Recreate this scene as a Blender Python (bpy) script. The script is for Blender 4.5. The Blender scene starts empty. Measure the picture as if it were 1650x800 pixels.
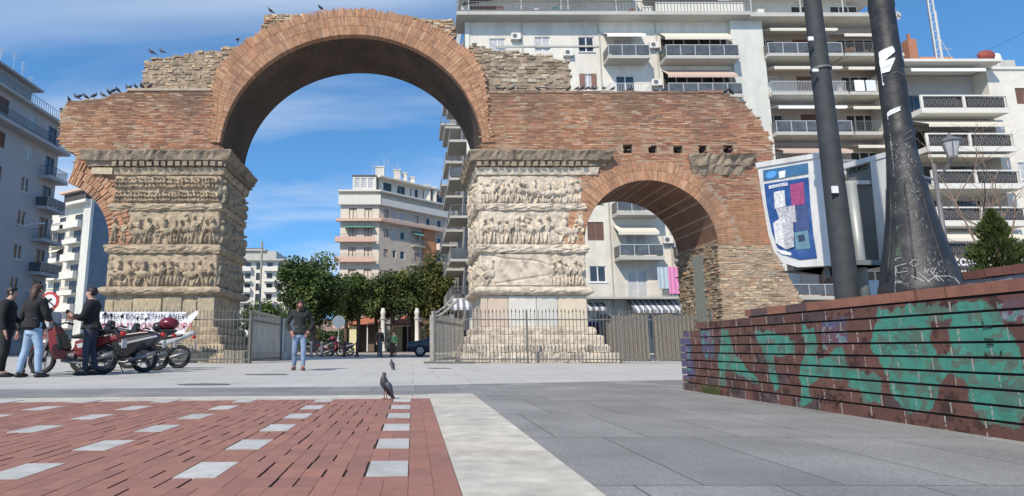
import bpy, bmesh, math, random
import numpy as np
from mathutils import Vector, Matrix
from mathutils.geometry import tessellate_polygon
R = math.radians
random.seed(7)
S = bpy.context.scene
COL = S.collection

# ------------------------------------------------------------------ camera
CAMZ = 0.52
FPX, CX, CY = 966.0, 665.0, 400.0
TH = math.atan(161.0 / FPX)
SN, CS = math.sin(TH), math.cos(TH)
cd = bpy.data.cameras.new('camera')
cam = bpy.data.objects.new('camera', cd)
COL.objects.link(cam)
cam.location = (0, 0, CAMZ)
cam.rotation_euler = (math.pi / 2 + TH, 0, 0)
cd.sensor_width = 36
cd.lens = FPX / 1650 * 36
cd.shift_x = (825 - CX) / 1650.0
cd.clip_start = 0.05
cd.clip_end = 3000
S.camera = cam

# ------------------------------------------------------------------ world, sun, exposure
SUN_AZ, SUN_EL = R(31), R(42)
sunv = Vector((-math.sin(SUN_AZ) * math.cos(SUN_EL), -math.cos(SUN_AZ) * math.cos(SUN_EL), math.sin(SUN_EL)))
W = bpy.data.worlds.new('World'); S.world = W; W.use_nodes = True
nt = W.node_tree; nt.nodes.clear()
N = nt.nodes.new; L = nt.links.new
out = N('ShaderNodeOutputWorld'); bg = N('ShaderNodeBackground'); sky = N('ShaderNodeTexSky')
sky.sky_type = 'NISHITA'; sky.sun_disc = False
sky.sun_elevation = SUN_EL; sky.sun_rotation = math.atan2(sunv.x, sunv.y)
sky.air_density = 1.0; sky.dust_density = 0.15; sky.ozone_density = 2.0
bg.inputs['Strength'].default_value = 0.10
sc_=N('ShaderNodeTexCoord'); sm_=N('ShaderNodeMapping'); sm_.inputs['Location'].default_value=(0,0,0.16)
L(sc_.outputs['Generated'],sm_.inputs[0]); L(sm_.outputs[0],sky.inputs['Vector'])
# cirrus: stretched noise on the sky direction
tc = N('ShaderNodeTexCoord'); sep = N('ShaderNodeSeparateXYZ'); L(tc.outputs['Generated'], sep.inputs[0])
zc = N('ShaderNodeMath'); zc.operation = 'ADD'; zc.inputs[1].default_value = 0.12; L(sep.outputs['Z'], zc.inputs[0])
dx = N('ShaderNodeMath'); dx.operation = 'DIVIDE'; L(sep.outputs['X'], dx.inputs[0]); L(zc.outputs[0], dx.inputs[1])
dy = N('ShaderNodeMath'); dy.operation = 'DIVIDE'; L(sep.outputs['Y'], dy.inputs[0]); L(zc.outputs[0], dy.inputs[1])
cmb = N('ShaderNodeCombineXYZ'); L(dx.outputs[0], cmb.inputs[0]); L(dy.outputs[0], cmb.inputs[1])
mp = N('ShaderNodeMapping'); mp.inputs['Rotation'].default_value = (0, 0, R(-28)); mp.inputs['Scale'].default_value = (0.6, 1.5, 1); mp.inputs['Location'].default_value = (3.4, 1.15, 0)
L(cmb.outputs[0], mp.inputs[0])
n1 = N('ShaderNodeTexNoise'); n1.inputs['Scale'].default_value = 0.85; n1.inputs['Detail'].default_value = 7; n1.inputs['Roughness'].default_value = 0.52; n1.inputs['Distortion'].default_value = 0.5
L(mp.outputs[0], n1.inputs['Vector'])
r1 = N('ShaderNodeValToRGB'); r1.color_ramp.elements[0].position = 0.42; r1.color_ramp.elements[1].position = 0.70
r1.color_ramp.elements[1].color = (0.9, 0.9, 0.9, 1)
L(n1.outputs['Fac'], r1.inputs[0])
# more cloud toward the west (left) than the east
rr = N('ShaderNodeMapRange'); rr.inputs[1].default_value = 0.45; rr.inputs[2].default_value = -0.05; rr.inputs[3].default_value = 0.0; rr.inputs[4].default_value = 1.0
L(sep.outputs['X'], rr.inputs[0])
mu = N('ShaderNodeMath'); mu.operation = 'MULTIPLY'; L(r1.outputs[0], mu.inputs[0]); L(rr.outputs[0], mu.inputs[1])
hsv = N('ShaderNodeHueSaturation'); hsv.inputs['Saturation'].default_value = 1.05; hsv.inputs['Value'].default_value = 1.48
tint = N('ShaderNodeMixRGB'); tint.blend_type = 'MULTIPLY'; tint.inputs[0].default_value = 1; tint.inputs[2].default_value = (0.92, 1.32, 1.5, 1)
L(sky.outputs[0], tint.inputs[1]); L(tint.outputs[0], hsv.inputs['Color'])
mx = N('ShaderNodeMixRGB'); L(mu.outputs[0], mx.inputs[0]); L(hsv.outputs[0], mx.inputs[1]); mx.inputs[2].default_value = (7.2, 8.2, 9.6, 1)
L(mx.outputs[0], bg.inputs[0]); L(bg.outputs[0], out.inputs[0])
sd = bpy.data.lights.new('sun', 'SUN'); sd.energy = 4.9; sd.angle = R(0.53); sd.color = (1.0, 0.90, 0.76)
so = bpy.data.objects.new('sun', sd); COL.objects.link(so)
so.rotation_euler = sunv.to_track_quat('Z', 'Y').to_euler(); so.location = (-20, -30, 40)
S.view_settings.view_transform = 'Standard'; S.view_settings.look = 'None'
S.view_settings.exposure = 0.05; S.view_settings.gamma = 1

# ------------------------------------------------------------------ helpers
def P(px, py, Y):
    u = (px - CX) / FPX; v = (CY - py) / FPX
    k = Y / (CS - v * SN)
    return Vector((u * k, Y, CAMZ + (SN + v * CS) * k))
def PX(px, py, Y): return P(px, py, Y).x
def PZ(py, Y): return P(CX, py, Y).z
def G(px, py, z=0.0):
    u = (px - CX) / FPX; v = (CY - py) / FPX
    k = (z - CAMZ) / (SN + v * CS)
    return Vector((u * k, (CS - v * SN) * k, z))

def tag(o, label=None, cat=None, group=None, kind=None):
    if label: o['label'] = label
    if cat: o['category'] = cat
    if group: o['group'] = group
    if kind: o['kind'] = kind
    return o
def empty(name, loc, label, cat, group=None, rz=0):
    o = bpy.data.objects.new(name, None); COL.objects.link(o)
    o.location = loc; o.rotation_euler = (0, 0, rz); o.empty_display_size = 0.2
    return tag(o, label, cat, group)
def copy_tree(o, parent=None):
    c = o.copy(); COL.objects.link(c)
    if parent is not None:
        c.parent = parent
    for ch in list(o.children): copy_tree(ch, c)
    return c

class MB:
    def __init__(s): s.v = []; s.f = []; s.c = []; s.uv = []; s.col = (1, 1, 1)
    def face(s, pts, col=None, uv=None):
        n = len(s.v); s.v.extend([tuple(p) for p in pts]); s.f.append(tuple(range(n, n + len(pts))))
        s.c.append(col or s.col); s.uv.append(uv)
    def faces(s, verts, faces, col=None):
        n = len(s.v); s.v.extend([tuple(p) for p in verts])
        for f in faces: s.f.append(tuple(n + i for i in f)); s.c.append(col or s.col); s.uv.append(None)
    def box(s, x0, x1, y0, y1, z0, z1, col=None, j=0.0, noback=False):
        vs = [(x0, y0, z0), (x1, y0, z0), (x1, y1, z0), (x0, y1, z0), (x0, y0, z1), (x1, y0, z1), (x1, y1, z1), (x0, y1, z1)]
        if j: vs = [(a + random.uniform(-j, j), b + random.uniform(-j, j) * .6, c + random.uniform(-j, j)) for a, b, c in vs]
        fs = [(0, 1, 5, 4), (1, 2, 6, 5), (3, 0, 4, 7), (4, 5, 6, 7), (3, 2, 1, 0)]
        if not noback: fs.append((2, 3, 7, 6))
        s.faces(vs, fs, col)
    def obox(s, F, u0, u1, n0, n1, z0, z1, col=None):
        q = lambda u, n, z: (F[0] + u * F[2] + n * F[4], F[1] + u * F[3] + n * F[5], z)
        vs = [q(u0, n1, z0), q(u1, n1, z0), q(u1, n0, z0), q(u0, n0, z0), q(u0, n1, z1), q(u1, n1, z1), q(u1, n0, z1), q(u0, n0, z1)]
        s.faces(vs, [(0, 1, 5, 4), (1, 2, 6, 5), (2, 3, 7, 6), (3, 0, 4, 7), (4, 5, 6, 7), (3, 2, 1, 0)], col)
    def extr(s, poly, y0, y1, col=None, holes=(), axis='y'):
        """extrude polygon of (x,z) from y0 (front) to y1"""
        area = sum(poly[i][0] * poly[(i + 1) % len(poly)][1] - poly[(i + 1) % len(poly)][0] * poly[i][1] for i in range(len(poly)))
        if area < 0: poly = poly[::-1]
        loops = [[Vector((a, b, 0)) for a, b in poly]] + [[Vector((h[0], h[2], 0)), Vector((h[0], h[3], 0)), Vector((h[1], h[3], 0)), Vector((h[1], h[2], 0))] for h in holes]
        flat = [p for l in loops for p in l]
        tris = tessellate_polygon(loops)
        m = (lambda a, y, b: (a, y, b)) if axis == 'y' else (lambda a, y, b: (y, a, b))
        for t in tris:
            a, b, c = [flat[i] for i in t]
            if (b - a).cross(c - a).z < 0: b, c = c, b
            s.face([m(p.x, y0, p.y) for p in (a, b, c)], col)
            s.face([m(p.x, y1, p.y) for p in (a, c, b)], col)
        n = len(poly)
        for i in range(n):
            a, b = poly[i], poly[(i + 1) % n]
            s.face([m(b[0], y0, b[1]), m(a[0], y0, a[1]), m(a[0], y1, a[1]), m(b[0], y1, b[1])], col)
        for h in holes:
            x0, x1, z0, z1 = h[:4]; ye = y0 + 0.6
            s.face([(x0, y0, z0), (x1, y0, z0), (x1, ye, z0), (x0, ye, z0)], col)
            s.face([(x0, y0, z1), (x1, y0, z1), (x1, ye, z1), (x0, ye, z1)], col)
            s.face([(x0, y0, z0), (x0, ye, z0), (x0, ye, z1), (x0, y0, z1)], col)
            s.face([(x1, y0, z0), (x1, ye, z0), (x1, ye, z1), (x1, y0, z1)], col)
            s.face([(x0, ye, z0), (x1, ye, z0), (x1, ye, z1), (x0, ye, z1)], col)
    def tube(s, pts, r, seg=8, col=None, cap=True):
        pts = [Vector(p) for p in pts]; rs = r if isinstance(r, (list, tuple)) else [r] * len(pts)
        base = len(s.v)
        up = Vector((0.13, 0.21, 1)).normalized()
        for i, p in enumerate(pts):
            t = (pts[min(i + 1, len(pts) - 1)] - pts[max(i - 1, 0)]).normalized()
            a = t.cross(up)
            if a.length < 1e-3: a = t.cross(Vector((1, 0, 0)))
            a.normalize(); b = t.cross(a).normalized()
            for k in range(seg):
                w = 2 * math.pi * k / seg
                rr = rs[i] if not isinstance(rs[i], (list, tuple)) else None
                ra, rb = (rr, rr) if rr is not None else rs[i]
                s.v.append(tuple(p + a * (ra * math.cos(w)) + b * (rb * math.sin(w))))
        for i in range(len(pts) - 1):
            for k in range(seg):
                k2 = (k + 1) % seg
                s.f.append((base + i * seg + k, base + i * seg + k2, base + (i + 1) * seg + k2, base + (i + 1) * seg + k)); s.c.append(col or s.col); s.uv.append(None)
        if cap:
            s.f.append(tuple(base + k for k in range(seg))[::-1]); s.c.append(col or s.col); s.uv.append(None)
            e = base + (len(pts) - 1) * seg
            s.f.append(tuple(e + k for k in range(seg))); s.c.append(col or s.col); s.uv.append(None)
    def lathe(s, prof, cx, cy, seg=24, col=None, cap=True):
        base = len(s.v)
        for r, z in prof:
            for k in range(seg):
                w = 2 * math.pi * k / seg
                s.v.append((cx + r * math.cos(w), cy + r * math.sin(w), z))
        for i in range(len(prof) - 1):
            for k in range(seg):
                k2 = (k + 1) % seg
                s.f.append((base + i * seg + k, base + i * seg + k2, base + (i + 1) * seg + k2, base + (i + 1) * seg + k)); s.c.append(col or s.col); s.uv.append(None)
        if cap:
            s.f.append(tuple(base + k for k in range(seg))[::-1]); s.c.append(col or s.col); s.uv.append(None)
            e = base + (len(prof) - 1) * seg
            s.f.append(tuple(e + k for k in range(seg))); s.c.append(col or s.col); s.uv.append(None)
    def ell(s, c, r, col=None, seg=12, rings=8, rot=None):
        vs = []; fs = []
        for i in range(rings + 1):
            a = math.pi * i / rings
            for k in range(seg):
                w = 2 * math.pi * k / seg
                p = Vector((r[0] * math.sin(a) * math.cos(w), r[1] * math.sin(a) * math.sin(w), r[2] * math.cos(a)))
                if rot is not None: p = rot @ p
                vs.append(p + Vector(c))
        for i in range(rings):
            for k in range(seg):
                k2 = (k + 1) % seg
                fs.append((i * seg + k, (i + 1) * seg + k, (i + 1) * seg + k2, i * seg + k2))
        s.faces(vs, fs, col)
    def build(s, name, mat, parent=None, smooth=False, bevel=0, origin=None, weld=False):
        me = bpy.data.meshes.new(name)
        vv = s.v
        if parent is not None:
            M = parent_world(parent).inverted()
            vv = [tuple(M @ Vector(p)) for p in vv]
        elif origin is not None:
            vv = [(a - origin[0], b - origin[1], c - origin[2]) for a, b, c in vv]
        me.from_pydata(vv, [], s.f)
        ca = me.color_attributes.new('Col', 'FLOAT_COLOR', 'CORNER')
        buf = []
        for f, c in zip(s.f, s.c):
            if isinstance(c, list):
                for q in c: buf.extend((q[0], q[1], q[2], 1.0))
            else: buf.extend((c[0], c[1], c[2], 1.0) * len(f))
        ca.data.foreach_set('color', buf)
        if any(u is not None for u in s.uv):
            ul = me.uv_layers.new(name='UVMap'); ub = []
            for f, u in zip(s.f, s.uv):
                if u is None: ub.extend((0.0, 0.0) * len(f))
                else:
                    for q in u: ub.extend((q[0], q[1]))
            ul.data.foreach_set('uv', ub)
        me.materials.append(mat)
        if smooth: me.polygons.foreach_set('use_smooth', [True] * len(me.polygons))
        me.update()
        if weld:
            bm = bmesh.new(); bm.from_mesh(me); bmesh.ops.remove_doubles(bm, verts=bm.verts, dist=1e-4); bm.to_mesh(me); bm.free()
        o = bpy.data.objects.new(name, me); COL.objects.link(o)
        if parent is not None: o.parent = parent
        elif origin is not None: o.location = origin
        if bevel:
            b = o.modifiers.new('bevel', 'BEVEL'); b.width = bevel; b.segments = 2; b.limit_method = 'ANGLE'
        return o
def parent_world(o):
    M = Matrix.Translation(o.location) @ o.rotation_euler.to_matrix().to_4x4()
    if o.parent is not None: M = parent_world(o.parent) @ M
    return M

# ------------------------------------------------------------------ materials
def mat(name, col=(0.5, 0.5, 0.5), rough=0.8, metal=0.0, ns=3.0, na=0.15, bump=0.0, bs=40.0, usecol=False, dirt=0.0, dirtcol=(0.1, 0.09, 0.08), ds=0.8, spec=0.5, streak=False, emit=None, bd=0.02):
    m = bpy.data.materials.new(name); m.use_nodes = True
    t = m.node_tree; b = t.nodes['Principled BSDF']; n = t.nodes.new; l = t.links.new
    b.inputs['Roughness'].default_value = rough; b.inputs['Metallic'].default_value = metal
    b.inputs['Specular IOR Level'].default_value = spec
    tcn = n('ShaderNodeTexCoord'); crd = tcn.outputs['Object']
    if usecol:
        at = n('ShaderNodeAttribute'); at.attribute_name = 'Col'
        mm = n('ShaderNodeMixRGB'); mm.blend_type = 'MULTIPLY'; mm.inputs[0].default_value = 1
        l(at.outputs['Color'], mm.inputs[1]); mm.inputs[2].default_value = (*col, 1); cur = mm.outputs[0]
    else:
        rg = n('ShaderNodeRGB'); rg.outputs[0].default_value = (*col, 1); cur = rg.outputs[0]
    if na:
        no = n('ShaderNodeTexNoise'); no.inputs['Scale'].default_value = ns; no.inputs['Detail'].default_value = 6; no.inputs['Roughness'].default_value = 0.6
        l(crd, no.inputs['Vector'])
        mr = n('ShaderNodeMapRange'); mr.inputs[1].default_value = 0.25; mr.inputs[2].default_value = 0.75; mr.inputs[3].default_value = 1 - na; mr.inputs[4].default_value = 1 + na
        l(no.outputs['Fac'], mr.inputs[0])
        mm = n('ShaderNodeMixRGB'); mm.blend_type = 'MULTIPLY'; mm.inputs[0].default_value = 1; l(cur, mm.inputs[1]); l(mr.outputs[0], mm.inputs[2]); cur = mm.outputs[0]
    if dirt:
        mpp = n('ShaderNodeMapping'); l(crd, mpp.inputs[0])
        if streak: mpp.inputs['Scale'].default_value = (1, 1, 0.18)
        no = n('ShaderNodeTexNoise'); no.inputs['Scale'].default_value = ds; no.inputs['Detail'].default_value = 8; no.inputs['Roughness'].default_value = 0.65
        l(mpp.outputs[0], no.inputs['Vector'])
        rp = n('ShaderNodeValToRGB'); rp.color_ramp.elements[0].position = 0.48; rp.color_ramp.elements[1].position = 0.72
        rp.color_ramp.elements[1].color = (dirt, dirt, dirt, 1)
        l(no.outputs['Fac'], rp.inputs[0])
        mm = n('ShaderNodeMixRGB'); l(rp.outputs[0], mm.inputs[0]); l(cur, mm.inputs[1]); mm.inputs[2].default_value = (*dirtcol, 1); cur = mm.outputs[0]
    l(cur, b.inputs['Base Color'])
    if bump:
        no = n('ShaderNodeTexNoise'); no.inputs['Scale'].default_value = bs; no.inputs['Detail'].default_value = 5; l(crd, no.inputs['Vector'])
        bp = n('ShaderNodeBump'); bp.inputs['Strength'].default_value = bump; bp.inputs['Distance'].default_value = bd
        l(no.outputs['Fac'], bp.inputs['Height']); l(bp.outputs[0], b.inputs['Normal'])
    if emit:
        b.inputs['Emission Color'].default_value = (*emit[0], 1); b.inputs['Emission Strength'].default_value = emit[1]
    return m

def tilemat(name, c1, c2, mortar, w, h, ms, off=0.0, rough=0.5, na=0.2, ns=2.0, loc=(0, 0, 0), uv=False, bump=0.3, fine=60, fa=0.1, ds=0.0, dcol=(0.1, 0.1, 0.1), bias=0.0):
    m = bpy.data.materials.new(name); m.use_nodes = True
    t = m.node_tree; b = t.nodes['Principled BSDF']; n = t.nodes.new; l = t.links.new
    b.inputs['Roughness'].default_value = rough
    tcn = n('ShaderNodeTexCoord'); mp_ = n('ShaderNodeMapping'); mp_.inputs['Location'].default_value = loc
    l(tcn.outputs['UV' if uv else 'Object'], mp_.inputs[0])
    br = n('ShaderNodeTexBrick'); br.offset = off; br.inputs['Scale'].default_value = 1
    br.inputs['Color1'].default_value = (*c1, 1); br.inputs['Color2'].default_value = (*c2, 1); br.inputs['Mortar'].default_value = (*mortar, 1)
    br.inputs['Brick Width'].default_value = w; br.inputs['Row Height'].default_value = h; br.inputs['Mortar Size'].default_value = ms; br.inputs['Mortar Smooth'].default_value = 0.2; br.inputs['Bias'].default_value = bias
    l(mp_.outputs[0], br.inputs['Vector'])
    cur = br.outputs['Color']
    for s_, a_ in ((ns, na), (fine, fa)):
        no = n('ShaderNodeTexNoise'); no.inputs['Scale'].default_value = s_; no.inputs['Detail'].default_value = 5; l(tcn.outputs['Object'], no.inputs['Vector'])
        mr = n('ShaderNodeMapRange'); mr.inputs[1].default_value = 0.28; mr.inputs[2].default_value = 0.72; mr.inputs[3].default_value = 1 - a_; mr.inputs[4].default_value = 1 + a_
        l(no.outputs['Fac'], mr.inputs[0])
        mm = n('ShaderNodeMixRGB'); mm.blend_type = 'MULTIPLY'; mm.inputs[0].default_value = 1; l(cur, mm.inputs[1]); l(mr.outputs[0], mm.inputs[2]); cur = mm.outputs[0]
    if ds:
        no = n('ShaderNodeTexNoise'); no.inputs['Scale'].default_value = 0.9; no.inputs['Detail'].default_value = 9; no.inputs['Roughness'].default_value = .7; l(tcn.outputs['Object'], no.inputs['Vector'])
        rp = n('ShaderNodeValToRGB'); rp.color_ramp.elements[0].position = 0.5; rp.color_ramp.elements[1].position = 0.75; rp.color_ramp.elements[1].color = (ds, ds, ds, 1)
        l(no.outputs['Fac'], rp.inputs[0]); mm = n('ShaderNodeMixRGB'); l(rp.outputs[0], mm.inputs[0]); l(cur, mm.inputs[1]); mm.inputs[2].default_value = (*dcol, 1); cur = mm.outputs[0]
    l(cur, b.inputs['Base Color'])
    bp = n('ShaderNodeBump'); bp.inputs['Strength'].default_value = bump; bp.inputs['Distance'].default_value = 0.01; bp.invert = True
    l(br.outputs['Fac'], bp.inputs['Height']); l(bp.outputs[0], b.inputs['Normal'])
    return m

M_BRICK = mat('old_brick', (.86, .84, .82), 0.9, usecol=True, ns=6, na=0.28, bump=0.6, bs=25, dirt=0.7, dirtcol=(0.13, 0.085, 0.06), ds=0.6, streak=True)
M_MORTAR = mat('old_mortar', (0.30, 0.22, 0.155), 0.95, ns=5, na=0.3, bump=0.8, bs=18, dirt=0.5, dirtcol=(0.13, 0.09, 0.06))
M_RUBBLE = mat('rubble_stone', (.84, .83, .82), 0.92, usecol=True, ns=7, na=0.3, bump=0.7, bs=22)
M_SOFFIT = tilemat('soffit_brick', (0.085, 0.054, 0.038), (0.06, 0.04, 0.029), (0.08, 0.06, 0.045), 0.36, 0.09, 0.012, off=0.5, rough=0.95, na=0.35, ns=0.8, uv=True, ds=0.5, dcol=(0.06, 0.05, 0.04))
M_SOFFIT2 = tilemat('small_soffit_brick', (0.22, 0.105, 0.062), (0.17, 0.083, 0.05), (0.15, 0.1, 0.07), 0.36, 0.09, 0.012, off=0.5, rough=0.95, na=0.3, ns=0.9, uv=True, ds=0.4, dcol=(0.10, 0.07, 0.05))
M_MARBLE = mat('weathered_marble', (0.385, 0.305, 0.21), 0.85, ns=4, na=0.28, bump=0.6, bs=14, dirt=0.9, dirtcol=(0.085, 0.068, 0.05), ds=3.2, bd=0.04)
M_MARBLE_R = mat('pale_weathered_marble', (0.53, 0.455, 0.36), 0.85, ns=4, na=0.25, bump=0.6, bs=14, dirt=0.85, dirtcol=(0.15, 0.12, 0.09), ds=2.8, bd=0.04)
M_CORNICE = mat('dark_cornice_stone', (0.27, 0.215, 0.155), 0.9, ns=5, na=0.3, bump=0.9, bs=16, dirt=0.75, dirtcol=(0.07, 0.058, 0.045), ds=1.8, bd=0.04)
M_NEWMARBLE = mat('restored_marble', (1, 1, 1), 0.6, usecol=True, ns=2, na=0.1, dirt=0.4, dirtcol=(0.42, 0.40, 0.36), ds=1.6, bump=0.2, bs=20)
# ------------------------------------------------------------------ ground
def sheet(name, pts, z, m):
    b = MB(); b.face([(p[0], p[1], z) for p in pts]); return tag(b.build(name, m), kind='structure')
M_PLAZA = tilemat('pale_plaza_slabs', (0.47, 0.455, 0.42), (0.43, 0.42, 0.395), (0.30, 0.29, 0.27), 0.9, 1.3, 0.010, off=0.5, rough=0.75, na=0.14, ns=0.9, ds=0.5, dcol=(0.30, 0.28, 0.25))
M_GRANITE = tilemat('grey_granite_slabs', (0.255, 0.25, 0.24), (0.195, 0.192, 0.185), (0.08, 0.075, 0.07), 0.54, 1.25, 0.0045, off=0.5, rough=0.68, na=0.2, ns=1.6, loc=(-0.30, 0.1, 0), fine=80, fa=0.25, ds=0.55, dcol=(0.18, 0.178, 0.175))
M_ASPHALT = mat('asphalt', (0.055, 0.055, 0.06), 0.9, ns=8, na=0.2)
M_MARBST = tilemat('marble_border', (0.54, 0.50, 0.42), (0.48, 0.45, 0.385), (0.25, 0.23, 0.2), 3.0, 1.05, 0.004, rough=0.6, na=0.2, ns=3.5, fine=9, fa=0.16, ds=0.75, dcol=(0.40, 0.33, 0.23))
M_TILE = mat('marble_inlay', (1, 1, 1), 0.6, usecol=True, ns=12, na=0.16, dirt=0.6, dirtcol=(0.27, 0.25, 0.23), ds=5)
M_PAVER = mat('red_clay_paver', (1, 1, 1), 0.72, usecol=True, ns=14, na=0.13, bump=0.35, bs=120, dirt=0.45, dirtcol=(0.24, 0.135, 0.10), ds=1.3, bd=0.004)
M_DARKJ = mat('joint_dirt', (0.045, 0.03, 0.025), 1.0, ns=20, na=0.3)
sheet('ground', [(-900, -300), (900, -300), (900, 1500), (-900, 1500)], 0.0, M_PLAZA)
gl = [G(-1200, 641), G(0, 628), G(550, 624), G(1089, 613), G(1200, 612)]
sheet('granite_paving', [(-14, -3), (9, -3)] + [(p.x, p.y) for p in gl[::-1]], 0.004, M_GRANITE)
sheet('road', [(-90, 36), (90, 36), (90, 49), (-90, 49)], 0.004, M_ASPHALT)
b = MB(); b.box(-90, 90, 49, 49.25, 0, 0.12); tag(b.build('kerb', mat('kerb_stone', (0.35, 0.34, 0.32), 0.8)), kind='structure')
sheet('pavement', [(-90, 49.25), (90, 49.25), (90, 64), (-90, 64)], 0.121, mat('reddish_pavement', (0.30, 0.20, 0.16), 0.85, ns=2, na=0.2))
for nm, px0, px1, py, in (('wet_stain', 285, 372, 620), ('dark_patch', 498, 542, 596.5), ('damp_stain', 395, 470, 604), ('small_stain', 685, 728, 594)):
    a = G(px0, py); c = G(px1, py); my = (a.y + c.y) / 2; mx_ = (a.x + c.x) / 2; hw = (c.x - a.x) / 2; hd = 0.22 if py > 610 else 0.30
    rnd = random.Random(int(px0))
    pts = []
    for k in range(18):
        w = 2 * math.pi * k / 18; q = rnd.uniform(0.75, 1.15)
        pts.append((mx_ + hw * math.cos(w) * q, my + hd * math.sin(w) * q))
    sheet(nm, pts, 0.0075, mat(nm, (0.17, 0.165, 0.155), 0.5, ns=9, na=0.3))  # flat darker patch lying on the paving
# marble border
XR0, XR1 = 0.176, 0.680
SH = 0.038
YF = G(691, 644).y
def yf(x): return YF + 0.12 * (x - 0.176)
far_w = G(760, 636).y - G(760, 644).y
sheet('marble_border', [(XR0, -2), (XR1, -2), (XR1, yf(XR1) + far_w), (XR0, yf(XR0) + far_w)], 0.008, M_MARBST)
sheet('marble_edge', [(-8, yf(-8)), (XR0, yf(XR0)), (XR0, yf(XR0) + far_w * .85), (-8, yf(-8) + far_w * .85)], 0.008, M_MARBST)
sheet('paver_bed', [(-9, -2), (XR0 - .002, -2), (XR0 - .002, yf(XR0)), (-9, yf(-9))], 0.0055, M_DARKJ)
def redc():
    k = random.uniform(0.9, 1.07); r = random.uniform(-.02, .02)
    return ((0.295 + r) * k, (0.138 + r * .3) * k, (0.102) * k)
pv = MB(); tl = MB()
RH = 0.169
y0b = G(660, 773).y   # near edge of the first inlay row
rng = random.Random(3)
k = -14
while True:
    ya = y0b + k * RH
    if ya > yf(0) + .02: break
    tile_row = (k % 4) in (0, 1)
    # edge bands of pavers laid flat in long runs
    x = XR0 - 0.004
    col_i = 0
    while x > -8.2:
        w = 0.0845
        # inlay columns
        xt = x
        ci = None
        for c in range(0, 10):
            cx1 = -0.02 - 0.763 * c
            if tile_row and x <= cx1 + 0.03 and x > cx1 - 0.14: ci = cx1
        if ci is not None:
            if k % 4 == 0:
                x1, x0 = ci, ci - 0.168
                if x1 < 0.2:
                    q = [(x0, ya + .004), (x1, ya + .004), (x1, ya + 2 * RH - .006), (x0, ya + 2 * RH - .006)]
                    q = [(a, bb + SH * a) for a, bb in q]
                    if max(p_[1] for p_ in q) < yf(-3) + 0.35:
                        g_ = rng.uniform(.9, 1.08); cc = (0.47 * g_, 0.46 * g_, 0.43 * g_)
                        n_ = [(a, bb, 0.0135) for a, bb in q]; lo = [(a, bb, 0.004) for a, bb in q]
                        tl.faces(n_ + lo, [(0, 1, 2, 3), (0, 4, 5, 1), (1, 5, 6, 2), (3, 2, 6, 7), (0, 3, 7, 4)], cc)
            x = ci - 0.168 - 0.004 - (rng.uniform(0.004, 0.012))
            continue
        if x > -0.02: w = 0.095
        gap = rng.choice([0.001, 0.002, 0.003, 0.009, 0.013]) if x < -.2 else 0.0015
        if rng.random() < 0.12 and x < -.2: gap = 0.012
        x1 = x; x0 = x - w + gap
        z = 0.012 + rng.uniform(-.0007, .0007)
        e = 0.0008
        q = [(x0, ya + e), (x1, ya + e), (x1, ya + RH - e), (x0, ya + RH - e)]
        q = [(a, min(bb + SH * a, yf(a) - .003)) for a, bb in q]
        if q[2][1] - q[1][1] > .02:
            n_ = [(a, bb, z) for a, bb in q]; lo = [(a, bb, 0.004) for a, bb in q]
            pv.faces(n_ + lo, [(0, 1, 2, 3), (0, 4, 5, 1), (1, 5, 6, 2), (3, 2, 6, 7), (0, 3, 7, 4)], redc())
        x -= w
    k += 1
tag(pv.build('brick_paving', M_PAVER), kind='structure')
tag(tl.build('marble_inlays', M_TILE), kind='structure')

# ------------------------------------------------------------------ the arch
def inpoly(x, z, poly):
    c = False; n = len(poly); j = n - 1
    for i in range(n):
        xi, zi = poly[i]; xj, zj = poly[j]
        if (zi > z) != (zj > z) and x < (xj - xi) * (z - zi) / (zj - zi) + xi: c = not c
        j = i
    return c
def vnoise(seed, nx, nz, cells_x, cells_z, octs=4):
    rs = np.random.RandomState(seed); out_ = np.zeros((nz, nx)); amp = 1.0; tot = 0
    for o in range(octs):
        cx_ = max(2, int(cells_x * 2 ** o)); cz_ = max(2, int(cells_z * 2 ** o))
        g = rs.rand(cz_ + 2, cx_ + 2)
        X = np.linspace(0, cx_, nx); Z = np.linspace(0, cz_, nz)
        xi = X.astype(int); zi = Z.astype(int); fx = X - xi; fz = Z - zi
        fx = fx * fx * (3 - 2 * fx); fz = fz * fz * (3 - 2 * fz)
        a = g[np.ix_(zi, xi)]; b_ = g[np.ix_(zi, xi + 1)]; c_ = g[np.ix_(zi + 1, xi)]; d_ = g[np.ix_(zi + 1, xi + 1)]
        out_ += amp * ((a * (1 - fx) + b_ * fx).T * (1 - fz)).T + amp * ((c_ * (1 - fx) + d_ * fx).T * fz).T
        tot += amp; amp *= 0.55
    return out_ / tot
YA, YD = 22.3, 3.4
YB = YA + YD
arch = empty('triumphal_arch', (-2.5, YA, 0), 'huge ruined ancient triumphal arch of red brick on two carved marble piers', 'monument')
def q2(px, py): p = P(px, py, YA); return (p.x, p.z)
XL1 = -7.35; XL0 = -11.45; XR0_ = 2.5; XR1_ = 6.5
SAX, SAZ, SAR, SARO = 9.01, PZ(395, YA), 2.52, 3.32
LAX = -13.97
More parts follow.
